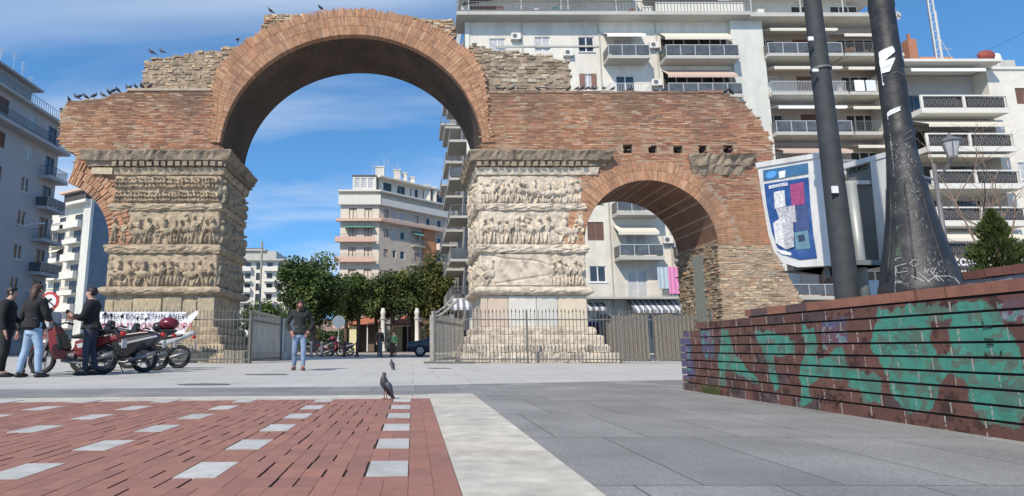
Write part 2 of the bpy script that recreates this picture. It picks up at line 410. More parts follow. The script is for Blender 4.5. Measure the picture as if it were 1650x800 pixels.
# main arch ellipse
ax0 = P(355.6, 210, YA).x; ax1 = P(777.5, 210, YA).x
MAX = (ax0 + ax1) / 2; MAA = (ax1 - ax0) / 2; MAZ = PZ(243, YA); MAB = PZ(57, YA) - MAZ
ext_px = [(345, 190), (341, 150), (350, 112), (387, 71), (429, 45), (474, 28), (515, 18), (564, 14), (612, 18), (661, 28), (699, 41), (729, 62), (759, 83), (779, 112), (786, 150), (788, 190)]
ext = []
for a in ext_px:
    w = q2(*a); ext.append((math.atan2(w[1] - MAZ, w[0] - MAX), math.hypot(w[0] - MAX, w[1] - MAZ)))
ext.sort()
def extr_r(phi):
    if phi <= ext[0][0]: return ext[0][1]
    if phi >= ext[-1][0]: return ext[-1][1]
    for (a, r), (b_, r2) in zip(ext, ext[1:]):
        if a <= phi <= b_: return r + (r2 - r) * (phi - a) / (b_ - a)
def intr_r(phi): return 1 / math.sqrt((math.cos(phi) / MAA) ** 2 + (math.sin(phi) / MAB) ** 2)
rb = random.Random(11)
def brickcol(x, z, kind='wall'):
    g = rb.random()
    pt_ = .5 + .5 * math.sin(x * 1.7 + 2 * math.sin(z * 1.3)) * math.sin(z * 2.1 + 1.5 * math.sin(x * .8))
    if kind in ('wall', 'red') and rb.random() < .4 * max(0, pt_ - .45): return (0.50 * rb.uniform(.8, 1.05), 0.35 * rb.uniform(.85, 1.05), 0.23)
    if kind == 'wall':
        c = [(0.44, 0.215, 0.12), (0.39, 0.18, 0.10), (0.47, 0.26, 0.15), (0.31, 0.15, 0.09), (0.50, 0.31, 0.2), (0.38, 0.20, 0.12)][int(g * 6)]
    elif kind == 'red': c = [(0.42, 0.205, 0.125), (0.36, 0.155, 0.095), (0.45, 0.24, 0.15), (0.30, 0.14, 0.09), (0.44, 0.28, 0.185), (0.24, 0.13, 0.09)][int(g * 6)]
    elif kind == 'ring': c = [(0.50, 0.28, 0.165), (0.45, 0.24, 0.14), (0.52, 0.33, 0.21), (0.40, 0.215, 0.13), (0.49, 0.26, 0.15), (0.37, 0.21, 0.135)][int(g * 6)]
    elif kind == 'orange': c = [(0.46, 0.225, 0.12), (0.43, 0.20, 0.105), (0.48, 0.245, 0.13), (0.41, 0.195, 0.11), (0.45, 0.22, 0.12), (0.42, 0.215, 0.12)][int(g * 6)]
    k_ = rb.uniform(0.85, 1.12)
    if kind in ('wall', 'red'):
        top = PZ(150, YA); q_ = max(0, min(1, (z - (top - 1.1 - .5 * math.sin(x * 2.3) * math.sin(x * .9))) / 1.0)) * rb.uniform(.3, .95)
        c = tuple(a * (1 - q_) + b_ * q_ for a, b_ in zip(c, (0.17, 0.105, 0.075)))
    return (c[0] * k_, c[1] * k_, c[2] * k_)
def bricks(b, poly, kindf, h=0.064, lmin=0.2, lmax=0.4, y=YA, depth=0.2, jit=0.008, excl=None, miss=0.012):
    z0 = min(p[1] for p in poly); z1 = max(p[1] for p in poly); x0 = min(p[0] for p in poly); x1 = max(p[0] for p in poly)
    z = z0
    while z < z1:
        hh = h * rb.uniform(.9, 1.12); x = x0 - rb.uniform(0, .3)
        while x < x1:
            l_ = rb.uniform(lmin, lmax)
            cx_, cz_ = x + l_ / 2, z + hh / 2
            if inpoly(cx_, cz_, poly) and not (excl and excl(cx_, cz_)) and rb.random() > miss:
                kd = kindf(cx_, cz_); jj = jit * (.35 if kd == 'orange' else 1)
                d = rb.uniform(-jj, jj)
                if rb.random() < .025 and kd != 'orange': d += 0.03
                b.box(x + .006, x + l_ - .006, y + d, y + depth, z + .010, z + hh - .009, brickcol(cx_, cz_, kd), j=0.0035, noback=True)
            x += l_
        z += hh
def rubble(b, poly, y, cols, hmin=.08, hmax=.2, lmin=.14, lmax=.42, depth=.3, jit=.045, excl=None, miss=.04):
    z0 = min(p[1] for p in poly); z1 = max(p[1] for p in poly); x0 = min(p[0] for p in poly); x1 = max(p[0] for p in poly)
    z = z0
    while z < z1:
        hh = rb.uniform(hmin, hmax); x = x0 - rb.uniform(0, .3)
        while x < x1:
            l_ = rb.uniform(lmin, lmax)
            cx_, cz_ = x + l_ / 2, z + hh / 2
            if inpoly(cx_, cz_, poly) and not (excl and excl(cx_, cz_)) and rb.random() > miss:
                c = rb.choice(cols); k_ = rb.uniform(.78, 1.15); d = rb.uniform(-jit, jit)
                dz = rb.uniform(-.02, .02)
                b.box(x + .012, x + l_ - .012, y + d, y + depth, z + .012 + dz, z + hh - .01 + dz, tuple(v * k_ for v in c), j=min(0.028, hh * .16), noback=True)
            x += l_
        z += hh
def ring(b, cx_, cz_, rin, rout, a0, a1, y, kind, layers=2, step=0.052, jit=.008):
    rm = (rin((a0 + a1) / 2) + rout((a0 + a1) / 2)) / 2
    n = int(abs(a1 - a0) * rm / step)
    for lay in range(layers):
        for i in range(n):
            p0 = a0 + (a1 - a0) * (i + .08) / n; p1 = a0 + (a1 - a0) * (i + .92) / n
            off = rb.uniform(-.02, .02)
            pm = (p0 + p1) / 2
            ri, ro = rin(pm), rout(pm)
            f0 = lay / layers; f1 = (lay + 1) / layers
            ra = ri + (ro - ri) * f0 + (0.006 if lay else 0); rb_ = ri + (ro - ri) * f1 - .006 + (rb.uniform(-.1, .06) if lay == layers - 1 else 0)
            d = rb.uniform(-jit, jit)
            q = lambda a, r, yy: (cx_ + r * math.cos(a), yy, cz_ + r * math.sin(a))
            vs = [q(p0, ra, y + d), q(p1, ra, y + d), q(p1, rb_, y + d), q(p0, rb_, y + d), q(p0, ra, y + .3), q(p1, ra, y + .3), q(p1, rb_, y + .3), q(p0, rb_, y + .3)]
            b.faces(vs, [(0, 1, 2, 3), (0, 4, 5, 1), (1, 5, 6, 2), (2, 6, 7, 3), (3, 7, 4, 0)], brickcol(0, 0, kind))
# big ring
mr_ = MB(); ring(mr_, MAX, MAZ, intr_r, extr_r, 0.06, math.pi - .06, YA - .06, 'ring', layers=3)
arc_o = mr_.build('arch_ring', M_BRICK, arch)
# ring core
def solid_arc(b, cx_, cz_, rin, rout, a0, a1, y0, y1, n=60, col=None):
    for i in range(n):
        p0 = a0 + (a1 - a0) * i / n; p1 = a0 + (a1 - a0) * (i + 1) / n
        q = lambda a, r, yy: (cx_ + r * math.cos(a), yy, cz_ + r * math.sin(a))
        A, B, C_, D = q(p0, rin(p0), y0), q(p1, rin(p1), y0), q(p1, rout(p1), y0), q(p0, rout(p0), y0)
        A2, B2, C2, D2 = [(v[0], y1, v[2]) for v in (A, B, C_, D)]
        for f in ((A, B, C_, D), (B2, A2, D2, C2), (D, C_, C2, D2), (B, A, A2, B2)): b.face(f, col)
        if i == 0: b.face((A, D, D2, A2), col)
        if i == n - 1: b.face((C_, B, B2, C2), col)
cb = MB(); solid_arc(cb, MAX, MAZ, lambda a: intr_r(a) + .012, lambda a: extr_r(a) - .12, 0, math.pi, YA + .06, YB)
cb.build('ring_core', M_MORTAR, arc_o)
def soffit(b, cx_, cz_, r, a0, a1, y0, y1, n=64):
    s_ = 0
    for i in range(n):
        p0 = a0 + (a1 - a0) * i / n; p1 = a0 + (a1 - a0) * (i + 1) / n
        q = lambda a, yy: (cx_ + r(a) * math.cos(a), yy, cz_ + r(a) * math.sin(a))
        ds_ = (Vector(q(p1, 0)) - Vector(q(p0, 0))).length
        b.face((q(p0, y0), q(p0, y1), q(p1, y1), q(p1, y0)), uv=[(y0, s_), (y1, s_), (y1, s_ + ds_), (y0, s_ + ds_)])
        s_ += ds_
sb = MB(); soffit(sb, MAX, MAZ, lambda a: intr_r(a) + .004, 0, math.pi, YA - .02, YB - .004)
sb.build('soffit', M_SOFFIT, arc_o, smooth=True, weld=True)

# right wall body
arcp = [(SAX + SAR * math.cos(math.pi * k_ / 24), SAZ + SAR * math.sin(math.pi * k_ / 24)) for k_ in range(25)]  # right -> left
ZC = PZ(246, YA)
right_edge_px = [(777, 147), (920, 147), (1070, 150), (1171, 152), (1190, 159), (1212, 180), (1224, 195), (1240, 225), (1247, 252), (1247, 395), (1262, 430), (1290, 480)]
body_r = [q2(*a) for a in right_edge_px] + [(q2(1300, 560)[0], 0.0), (SAX + SAR, 0.0)] + arcp + [(XR1_ - .06, SAZ), (XR1_ - .06, ZC), (q2(777, 246)[0], ZC)]
holes = []
for hx in (1011, 1051, 1093, 1132, 1173):
    a = q2(hx - 7, 247); c = q2(hx + 7, 233); holes.append((a[0] + rb.uniform(-.04, .04), c[0] + rb.uniform(-.04, .04), a[1], c[1] + rb.uniform(-.06, .06)))
wb = MB(); wb.extr(body_r, YA + .012, YB, holes=holes)
wr = wb.build('brick_wall', M_MORTAR, arch)
zone_b = [q2(*a) for a in right_edge_px[:9]] + [q2(1247, 395), q2(1163, 395), (SAX + SAR, SAZ), (SAX, SAZ), (XR1_ + .1, SAZ + .5), (XR1_ - .1, SAZ), (XR1_ - .1, ZC), (q2(777, 246)[0], ZC)]
def in_small(x, z): return math.hypot(x - SAX, z - SAZ) < SARO - .06 and z > SAZ - .1
def ex_r(x, z):
    if math.hypot(x - SAX, z - SAZ) < SARO: return True
    for h in holes:
        if h[0] - .08 < x < h[1] + .08 and h[2] - .02 < z < h[3] + .03: return True
    return False
def kind_r(x, z):
    if z < PZ(322, YA) and x > SAX + 2: return 'orange'
    if x > q2(1030, 200)[0] and rb.random() < .75: return 'red'
    return 'wall'
bb = MB(); bricks(bb, zone_b, kind_r, excl=ex_r)
bb.build('brick_facing', M_BRICK, wr)
ring_s = MB(); ring(ring_s, SAX, SAZ, lambda a: SAR + .005, lambda a: SARO - .12 * (a < .8), 0.0, math.pi, YA - .015, 'ring', layers=2, jit=.008, step=.065)
rs_o = ring_s.build('small_arch_ring', M_BRICK, arch)
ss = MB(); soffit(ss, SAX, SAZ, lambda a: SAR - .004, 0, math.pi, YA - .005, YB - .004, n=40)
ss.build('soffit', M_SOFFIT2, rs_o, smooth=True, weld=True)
RC = [(0.46, 0.345, 0.22), (0.40, 0.30, 0.2), (0.52, 0.41, 0.27), (0.34, 0.26, 0.18), (0.46, 0.28, 0.17), (0.54, 0.44, 0.31), (0.27, 0.21, 0.15), (0.42, 0.35, 0.26)]
zone_rb = [(SAX + SAR, SAZ), q2(1243, 395), q2(1262, 430), q2(1290, 480), (q2(1300, 560)[0], 0), (SAX + SAR, 0)]
rbm = MB(); rubble(rbm, zone_rb, YA, RC, hmin=.05, hmax=.12, lmin=.12, lmax=.36, jit=.018)
# inner jamb of the small arch in rubble: facing -X
for side in (0,):
    z = 0
    while z < SAZ + .1:
        hh = rb.uniform(.07, .14); yy = YA + .02
        while yy < YB:
            l_ = rb.uniform(.14, .38); c = rb.choice(RC); k_ = rb.uniform(.6, 1.0)
            d = rb.uniform(0, .07)
            if not (YA + 1.2 < yy + l_ / 2 < YA + 2.15 and z < SAZ - .1):
                rbm.box(SAX + SAR - .01 - d, SAX + SAR + .12, yy + .01, yy + l_ - .01, z + .01, z + hh - .01, tuple(v * k_ for v in c), j=.012)
            yy += l_
        z += hh
rbm.build('rubble_facing', M_RUBBLE, wr)
db = MB(); db.box(SAX + SAR - .03, SAX + SAR + .05, YA + 1.2, YA + 2.15, 0, SAZ - .15); db.build('metal_door', mat('grey_green_door', (0.20, 0.21, 0.18), .6, ns=3, na=.1), wr)
# fragment of cornice over the small arch
# upper right rubble
UR = [q2(765, 64), q2(777, 68), q2(800, 76), q2(837, 77), q2(860, 84), q2(884, 83), q2(918, 90), q2(921, 112), q2(923, 148), q2(777, 148), q2(777, 110), q2(752, 78)]
YR = YA + .28
ub = MB(); ub.extr([(x, z - (.1 if z > PZ(130, YA) else 0)) for x, z in UR], YR + .02, YB - .2)
ur = ub.build('upper_wall', M_MORTAR, arch)
def exring(x, z):
    a = math.atan2(z - MAZ, x - MAX); return math.hypot(x - MAX, z - MAZ) < extr_r(a) - .05
RCP = [(0.42, 0.35, 0.26), (0.34, 0.28, 0.2), (0.29, 0.23, 0.16), (0.50, 0.44, 0.34), (0.22, 0.18, 0.13), (0.36, 0.29, 0.21)]
ub = MB(); rubble(ub, UR, YR, RCP, hmin=.06, hmax=.15, lmin=.12, lmax=.38, excl=exring, jit=.03, miss=.06); ub.build('rubble_facing', M_RUBBLE, ur)
UL = [q2(221, 144), q2(226, 115), q2(231, 90), q2(262, 87), q2(315, 77), q2(345, 73), q2(382, 70), q2(388, 78), q2(366, 102), q2(352, 130), q2(348, 150)]
ub = MB(); ub.extr([(x, z - (.12 if z > PZ(130, YA) else 0)) for x, z in UL], YR + .02, YB - .2)
ul = ub.build('upper_wall', M_MORTAR, arch)
ub = MB(); rubble(ub, UL, YR, RC[:4] + RCP[:3], hmin=.07, hmax=.15, lmin=.12, lmax=.30, excl=exring, jit=.03, miss=.06); ub.build('rubble_facing', M_RUBBLE, ul)
# stubs of masonry above the ring, set back
for (xa, xb, ya, yb_) in ((424, 500, 22, 21), (640, 732, 28, 32)):
    za = PZ(ya, YA + 1.0); x0 = PX(xa, 40, YA + 1); x1 = PX(xb, 40, YA + 1)
    st = MB(); st.box(x0, x1, YA + 1.05, YB - .3, PZ(75, YA + 1), za - .06); so_ = st.build('wall_stub', M_MORTAR, arch)
    st = MB(); rubble(st, [(x0, PZ(75, YA + 1)), (x1, PZ(75, YA + 1)), (x1, PZ(yb_, YA + 1)), (x0, za)], YA + 1.0, RC[:6], hmin=.08, hmax=.14, lmin=.16, lmax=.35); st.build('rubble_facing', M_RUBBLE, so_)
# left wall
lpx = [(97, 232), (96, 181), (104, 170), (112, 163), (161, 159), (187, 150), (210, 146), (353, 143), (353, 246)]
larc = [(LAX + SAR * math.cos(a), SAZ + SAR * math.sin(a)) for a in [R(72 - 8 * k_) for k_ in range(10)]]
body_l = [q2(*a) for a in lpx] + [(XL0 + .3, ZC), (XL0 + .3, SAZ)] + larc[::-1] + [q2(119, 262), q2(124, 246), q2(106, 243)]
wl = MB(); wl.extr(body_l, YA + .034, YB); wlo = wl.build('brick_wall', M_MORTAR, arch)
lb = MB()
lp2 = [q2(*a) for a in lpx] + [q2(128, 246), q2(110, 240)]
bricks(lb, lp2, lambda x, z: 'red' if (x > q2(190, 200)[0] and z < PZ(170, YA) and rb.random() < .6) else 'wall', y=YA + .02,
       excl=lambda x, z: any(abs(x - q2(h, 238)[0]) < .16 and z < PZ(231, YA) for h in (232,)) or any(abs(x - q2(h, 238)[0]) < .09 and z < PZ(235, YA) for h in (194, 260)))
tri = [q2(124, 246), q2(195, 246), q2(205, 290), q2(205, 390), (XL0 + .1, SAZ)] + larc[::-1] + [q2(117, 270)]
bricks(lb, tri, lambda x, z: 'wall', y=YA + .02, excl=lambda x, z: math.hypot(x - LAX, z - SAZ) < SARO + .05)
lb.build('brick_facing', M_BRICK, wlo)
rl = MB(); ring(rl, LAX, SAZ, lambda a: SAR, lambda a: SARO + .1, R(-1), R(73), YA - .05, 'ring', layers=3, step=.065, jit=.03)
rlo = rl.build('broken_arch_ring', M_BRICK, arch)
# side of the left wall facing the big arch (red brick return)
# ---- piers
def band(b, X0, X1, Y0, Y1, prof, jit=.015, seed=0, step=.16, gap=None):
    """sweep profile [(out,z)] round a rectangle with chipped edges"""
    rg_ = random.Random(seed)
    path = []
    def edge(ax, ay, bx, by, nx, ny):
        Ln = math.hypot(bx - ax, by - ay); n = max(2, int(Ln / step)); 
        for i in range(n):
            t_ = i / n; path.append((ax + (bx - ax) * t_, ay + (by - ay) * t_, nx, ny, t_ == 0))
    edge(X0, Y0, X1, Y0, 0, -1); edge(X1, Y0, X1, Y1, 1, 0); edge(X1, Y1, X0, Y1, 0, 1); edge(X0, Y1, X0, Y0, -1, 0)
    n = len(path); m_ = len(prof); base = len(b.v)
    prevn = {0: (-1, 0)}
    for i, (x, y, nx, ny, cor) in enumerate(path):
        pn = path[i - 1][2:4]
        if cor: nx, ny = nx + pn[0], ny + pn[1]
        lo = rg_.uniform(-1, 1)
        if rg_.random() < .12: lo -= 2.2
        for k_, (o_, z) in enumerate(prof):
            oo = o_ + (lo * .6 + rg_.uniform(-1, 1)) * jit * (1 if 0 < k_ < m_ - 1 else 0)
            b.v.append((x + nx * oo, y + ny * oo, z + rg_.uniform(-1, 1) * jit * .5))
    for i in range(n):
        i2 = (i + 1) % n
        for k_ in range(m_ - 1):
            b.f.append((base + i * m_ + k_, base + i2 * m_ + k_, base + i2 * m_ + k_ + 1, base + i * m_ + k_ + 1)); b.c.append(b.col); b.uv.append(None)
def relief_h(w, h, seed, eroded=0.0, style='figs'):
    """height field of a carved frieze"""
    res = 0.021; nx = int(w / res) + 1; nz = int(h / res) + 1
    X, Z = np.meshgrid(np.linspace(0, w, nx), np.linspace(0, h, nz))
    H = np.zeros((nz, nx)); rs = random.Random(seed)
    def blob(cx_, cz_, rx, rz, ang, amp):
        nonlocal H
        ca, sa = math.cos(ang), math.sin(ang)
        u = ((X - cx_) * ca + (Z - cz_) * sa) / rx; v = (-(X - cx_) * sa + (Z - cz_) * ca) / rz
        d = np.clip(1 - (u * u + v * v), 0, None)
        H = np.maximum(H, amp * d ** .33)
    x = 0.08
    rows = 2 if style == 'two' else 1
    for row in range(rows):
        z0 = h * row / rows; hh = h / rows * .92; x = .06
        while x < w - .12:
            s_ = hh * rs.uniform(.82, 1.0); lean = rs.uniform(-.25, .25); A = .19 * rs.uniform(.65, 1.15)
            if rs.random() < .28 and rows == 1:      # a horse-like mass
                blob(x + .35 * s_, z0 + .45 * s_, .34 * s_, .15 * s_, rs.uniform(-.2, .3), A)
                blob(x + .08 * s_, z0 + .68 * s_, .18 * s_, .08 * s_, rs.uniform(.7, 1.2) + 1.2, A)
                for lx in (.12, .25, .5, .6): blob(x + lx * s_, z0 + .18 * s_, .2 * s_, .035 * s_, 1.57 + rs.uniform(-.5, .5), A * .8)
                blob(x + .38 * s_, z0 + .7 * s_, .16 * s_, .08 * s_, 1.5, A); blob(x + .4 * s_, z0 + .9 * s_, .06 * s_, .07 * s_, 0, A)
                x += .62 * s_
            else:
                blob(x + .12 * s_, z0 + .58 * s_, .19 * s_, .10 * s_, 1.57 + lean, A)
                blob(x + (.12 - lean * .35) * s_, z0 + .88 * s_, .062 * s_, .075 * s_, 0, A * 1.05)
                blob(x + .06 * s_, z0 + .22 * s_, .22 * s_, .045 * s_, 1.57 + rs.uniform(-.3, .15), A * .85)
                blob(x + .18 * s_, z0 + .22 * s_, .22 * s_, .045 * s_, 1.57 + rs.uniform(-.15, .3), A * .85)
                blob(x + .22 * s_, z0 + .6 * s_, .15 * s_, .035 * s_, rs.uniform(-1.2, 1.2), A * .95)
                if rs.random() < .45: blob(x + .28 * s_, z0 + .55 * s_, .09 * s_, .12 * s_, 0, A * .9)
                if rs.random() < .3: blob(x + .3 * s_, z0 + .6 * s_, .42 * s_, .016 * s_, 1.4, A * .6)
                x += rs.uniform(.22, .34) * s_
    n1_ = vnoise(seed, nx, nz, w * 2.5, h * 2.5, 4); n2_ = vnoise(seed + 5, nx, nz, w * 9, h * 9, 2)
    H = H * (1 - eroded * np.clip((n1_ - .35) * 3, 0, 1)) + (n1_ - .5) * .06 * (1 + eroded) + (n2_ - .5) * .035
    H = H + np.where(H > .03, .013 * np.sin(X * 95 + 9 * n1_ * np.sin(Z * 7)), 0)
    n4_ = vnoise(seed + 9, nx, nz, w * 5, h * 5, 2)
    H = H - np.clip((n4_ - .74) * 1.6, 0, .10)
    if style == 'slab':
        m = 1 / (1 + np.exp(-(X - .55) * 40)) * 1 / (1 + np.exp((X - w + 1.3) * 40))
        flat = .055 + (n2_ - .5) * .01 + (n1_ - .5) * .012
        crack = np.exp(-((Z - (h * .95 - (X - .9) * .28 - .12 * np.sin(X * 2.1))) / .03) ** 2) * .05
        crack += np.exp(-((Z - (h * .12 + (X - .9) * .16)) / .04) ** 2) * .04 * (X < 2.6)
        H = H * (1 - m) + (flat - crack) * m
    return X, Z, H
def relief(name, x0, z0, w, h, seed, parent, m, face='front', plane=0.0, y0=0, **kw):
    X, Z, H = relief_h(w, h, seed, **kw)
    nz, nx = X.shape
    edge = np.minimum(np.minimum(X, w - X), np.minimum(Z, h - Z)); H = np.where(edge < .03, -.02, H)
    if face == 'front': V = np.stack([X + x0, plane - H, Z + z0], -1).reshape(-1, 3)
    elif face == 'right': V = np.stack([plane + H, y0 + X, Z + z0], -1).reshape(-1, 3)
    else: V = np.stack([plane - H, y0 + (w - X), Z + z0], -1).reshape(-1, 3)
    idx = np.arange(nz * nx).reshape(nz, nx)
    F = np.stack([idx[:-1, :-1], idx[:-1, 1:], idx[1:, 1:], idx[1:, :-1]], -1).reshape(-1, 4)
    me = bpy.data.meshes.new(name); Mi = parent_world(parent).inverted()
    t_ = Mi.translation; V = V + np.array([t_.x, t_.y, t_.z])
    me.from_pydata(V.tolist(), [], F.tolist()); me.materials.append(m)
    me.polygons.foreach_set('use_smooth', [True] * len(me.polygons)); me.update()
    o = bpy.data.objects.new(name, me); COL.objects.link(o); o.parent = parent; return o
Zp = {k_: PZ(k_, YA) for k_ in (246, 283, 328, 340, 394, 409, 462, 476, 527, 540, 555, 568, 582)}
def torus_prof(z0, z1, out):
    zm = (z0 + z1) / 2; r = (z1 - z0) / 2
    return [(-.05, z0)] + [(out * math.cos(a), zm + r * math.sin(a)) for a in [R(-80 + 20 * k_) for k_ in range(9)]] + [(-.05, z1)]
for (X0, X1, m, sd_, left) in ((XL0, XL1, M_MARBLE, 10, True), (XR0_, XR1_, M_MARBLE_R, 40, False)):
    c = MB(); c.box(X0 + .03, X1 - .03, YA + .03, YB - .03, 0, ZC - .02)
    pier = c.build('pier', m, arch)
    er = .15 if left else .5
    rows = ((Zp[328], Zp[283], 'two' if left else 'figs'), (Zp[394], Zp[340], 'figs'), (Zp[462], Zp[409], 'figs' if left else 'slab'))
    for i, (z0, z1, st_) in enumerate(rows):
        w = X1 - X0
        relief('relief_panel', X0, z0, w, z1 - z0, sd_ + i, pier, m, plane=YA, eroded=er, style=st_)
        relief('relief_panel', 0, z0, YD, z1 - z0, sd_ + 10 + i, pier, m, face='right' if left else 'left', plane=X1 if left else X0, y0=YA, eroded=er)
    for i, (z0, z1, o_) in enumerate(((Zp[340], Zp[328], .10), (Zp[409], Zp[394], .15), (Zp[476], Zp[462], .24))):
        t = MB(); band(t, X0, X1, YA, YB, torus_prof(z0, z1, o_), jit=.035 if i < 2 else .018, seed=sd_ + i)
        t.build('moulding', m if i < 2 or left else M_MARBLE_R, pier, smooth=False)
    # plinth blocks
    t = MB(); zt, zb = Zp[476], Zp[527]
    xs = [X0, X0 + .35, X0 + 1.05, X0 + 2.15, X0 + 2.9, X0 + 3.45, X1] if left else [X0 + .02, X0 + .3, X0 + 1.05, X0 + 2.1, X0 + 2.9, X1 - .02]
    cols = [(0.44, 0.36, 0.24), (0.40, 0.33, 0.22), (0.46, 0.38, 0.26), (0.38, 0.32, 0.23), (0.45, 0.38, 0.27), (0.42, 0.35, 0.25)] if left else [(0.48, 0.38, 0.29), (0.50, 0.40, 0.31), (0.55, 0.52, 0.46), (0.50, 0.48, 0.44), (0.55, 0.47, 0.35)]
    for i in range(len(xs) - 1):
        d = rb.uniform(0, .05) if left else rb.uniform(0, .02)
        t.box(xs[i] + .012, xs[i + 1] - .012, YA - d, YA + .4, zb, zt - (rb.uniform(.05, .25) if left else .03), cols[i], j=.02 if left else .004)
    t.build('plinth_block', M_NEWMARBLE if not left else M_RUBBLE, pier, bevel=.02)
    base = [(Zp[527] - .005, Zp[540], .12, .2), (Zp[540], Zp[555], .32, .4), (Zp[555], Zp[568], .5, .55), (Zp[568], 0.0, .78, .82)]
    for i, (z1, z0, o0, o1) in enumerate(base):
        t = MB(); t.col = (1, 1, 1)
        band(t, X0, X1, YA, YB, [(-.1, z0), (o1, z0 + .01), (o1 + .02, (z0 + z1) / 2), (o1, z1 - .05), (o0, z1), (-.1, z1 + .002)], jit=.014 if i < 3 else .035, seed=sd_ + 20 + i)
        t.build('base_step', m, pier)
    # cornice
    if left:
        cx0, cx1 = PX(131, 246, YA - .35) + .3, X1
    else: cx0, cx1 = X0, PX(985, 246, YA - .35) - .33
    t = MB(); zt = ZC; h_ = ZC - Zp[283]
    xc1 = cx1
    band(t, cx0, xc1, YA, YB, [(-.2, zt - h_ * .64), (.14, zt - h_ * .64), (.18, zt - h_ * .45), (.30, zt - h_ * .42), (.36, zt - h_ * .2), (.42, zt - .05), (.36, zt), (-.3, zt + .003)], jit=.035, seed=sd_ + 50, step=.13)
    co = t.build('cornice', M_CORNICE, pier)
    t = MB(); x = X0 - .05
    while x < X1 + .02:
        t.box(x, x + .17, YA - .26, YA, zt - h_ * .66, zt - h_ * .46, (1, 1, 1), j=.015); x += .27
    y = YA + .05
    while y < YB:
        if left: t.box(X1, X1 + .25, y, y + .17, zt - h_ * .66, zt - h_ * .46, (1, 1, 1), j=.015)
        y += .27
    t.build('dentils', M_CORNICE, co)
    t = MB(); e1 = X1 if left else PX(958, 275, YA)
    band(t, X0 - (.15 if left else 0), e1, YA, YB, [(-.1, Zp[283]), (.06, Zp[283] + .02), (.1, zt - h_ * .78), (.14, zt - h_ * .7), (-.1, zt - h_ * .66)], jit=.02, seed=sd_ + 60)
    t.build('ornament_band', m, co)
# cornice fragment above small arch
t = MB(); x0, x1 = PX(1117, 255, YA), PX(1199, 255, YA)
band(t, x0, x1, YA + .03, YA + .8, [(-.1, PZ(285, YA)), (.06, PZ(283, YA)), (.12, PZ(270, YA)), (.2, PZ(268, YA)), (.26, PZ(258, YA)), (.34, PZ(252, YA)), (-.1, PZ(249, YA))], jit=.07, seed=77, step=.13)
t.build('cornice_fragment', M_CORNICE, arch)
# pale lintel stone under left cornice
t = MB(); t.box(PX(151, 278, YA), PX(183, 278, YA), YA - .15, YA + .5, PZ(282, YA), PZ(272, YA), (0.5, 0.42, 0.3), j=.02); t.build('lintel_stone', M_RUBBLE, arch)
# thin worn capping slabs on top of the brick walls
t = MB(); t.box(PX(205, 145, YA), PX(350, 143, YA), YA - .03, YB - .1, PZ(146, YA), PZ(143.2, YA), (0.42, 0.34, 0.26), j=.02); t.build('capping', M_RUBBLE, wlo)
t = MB(); x = PX(777, 148, YA)
while x < PX(1165, 150, YA):
    l_ = rb.uniform(.3, .7); t.box(x, x + l_ - .02, YA - .02, YB - .2, PZ(150, YA), PZ(148, YA) + rb.uniform(0, .06), rb.choice([(0.30, 0.20, 0.14), (0.22, 0.15, 0.11), (0.36, 0.27, 0.2), (0.26, 0.16, 0.11)]), j=.015); x += l_
t.build('capping', M_RUBBLE, wr)
# ------------------------------------------------------------------ buildings
M_WHITE = mat('white_plaster', (0.61, 0.575, 0.505), 0.9, ns=1.2, na=0.1, dirt=0.55, dirtcol=(0.34, 0.31, 0.27), ds=0.5, streak=True)
M_CREAM = mat('cream_plaster', (0.60, 0.54, 0.45), 0.9, ns=1.2, na=0.08, dirt=0.4, dirtcol=(0.42, 0.37, 0.3), ds=0.5, streak=True)
M_BEIGE = mat('beige_plaster', (0.52, 0.44, 0.35), 0.9, ns=1.2, na=0.08, dirt=0.3, dirtcol=(0.36, 0.3, 0.24), ds=0.5)
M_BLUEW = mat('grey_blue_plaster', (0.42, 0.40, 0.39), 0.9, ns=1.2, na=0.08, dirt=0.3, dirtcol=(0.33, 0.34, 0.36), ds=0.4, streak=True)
M_GREYW = mat('grey_plaster', (0.36, 0.34, 0.32), 0.9, ns=1.5, na=0.1, dirt=0.3, dirtcol=(0.25, 0.23, 0.21))
M_SLAB = mat('concrete_edge', (0.42, 0.41, 0.37), 0.9, ns=2, na=0.12, dirt=0.5, dirtcol=(0.27, 0.26, 0.23), ds=1.0)
M_SLABW = mat('white_balcony', (0.60, 0.58, 0.52), 0.85, ns=2, na=0.08, dirt=0.4, dirtcol=(0.45, 0.43, 0.4), ds=1.0)
M_PINK = mat('pinkish_balcony', (0.55, 0.38, 0.30), 0.85, ns=2, na=0.08)
M_GLASS = mat('window_glass', (0.03, 0.033, 0.036), 0.12, ns=0.9, na=0.6, spec=0.8)
M_CURT = mat('curtained_glass', (0.42, 0.42, 0.42), 0.3, ns=3, na=0.25)
M_FRAME = mat('white_frame', (0.66, 0.66, 0.65), 0.6, na=0)
M_BROWNF = mat('brown_shutter', (0.19, 0.10, 0.075), 0.7, ns=8, na=0.15)
M_RAIL = mat('rail_metal', (0.12, 0.12, 0.125), 0.5, na=0)
M_RAILW = mat('pale_rail_metal', (0.45, 0.46, 0.46), 0.5, na=0)
M_RGLASS = mat('smoky_rail_panel', (0.085, 0.09, 0.095), 0.25, ns=2, na=0.4)
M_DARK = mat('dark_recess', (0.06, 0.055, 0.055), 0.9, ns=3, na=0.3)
M_AWN = mat('cream_awning', (0.60, 0.55, 0.46), 0.9, ns=3, na=0.06)
M_AWNW = mat('white_awning', (0.74, 0.73, 0.70), 0.9, ns=3, na=0.05)
M_AWNP = mat('salmon_awning', (0.50, 0.37, 0.30), 0.9, ns=3, na=0.06)
M_AWNG = mat('green_awning', (0.10, 0.22, 0.19), 0.9, ns=3, na=0.06)
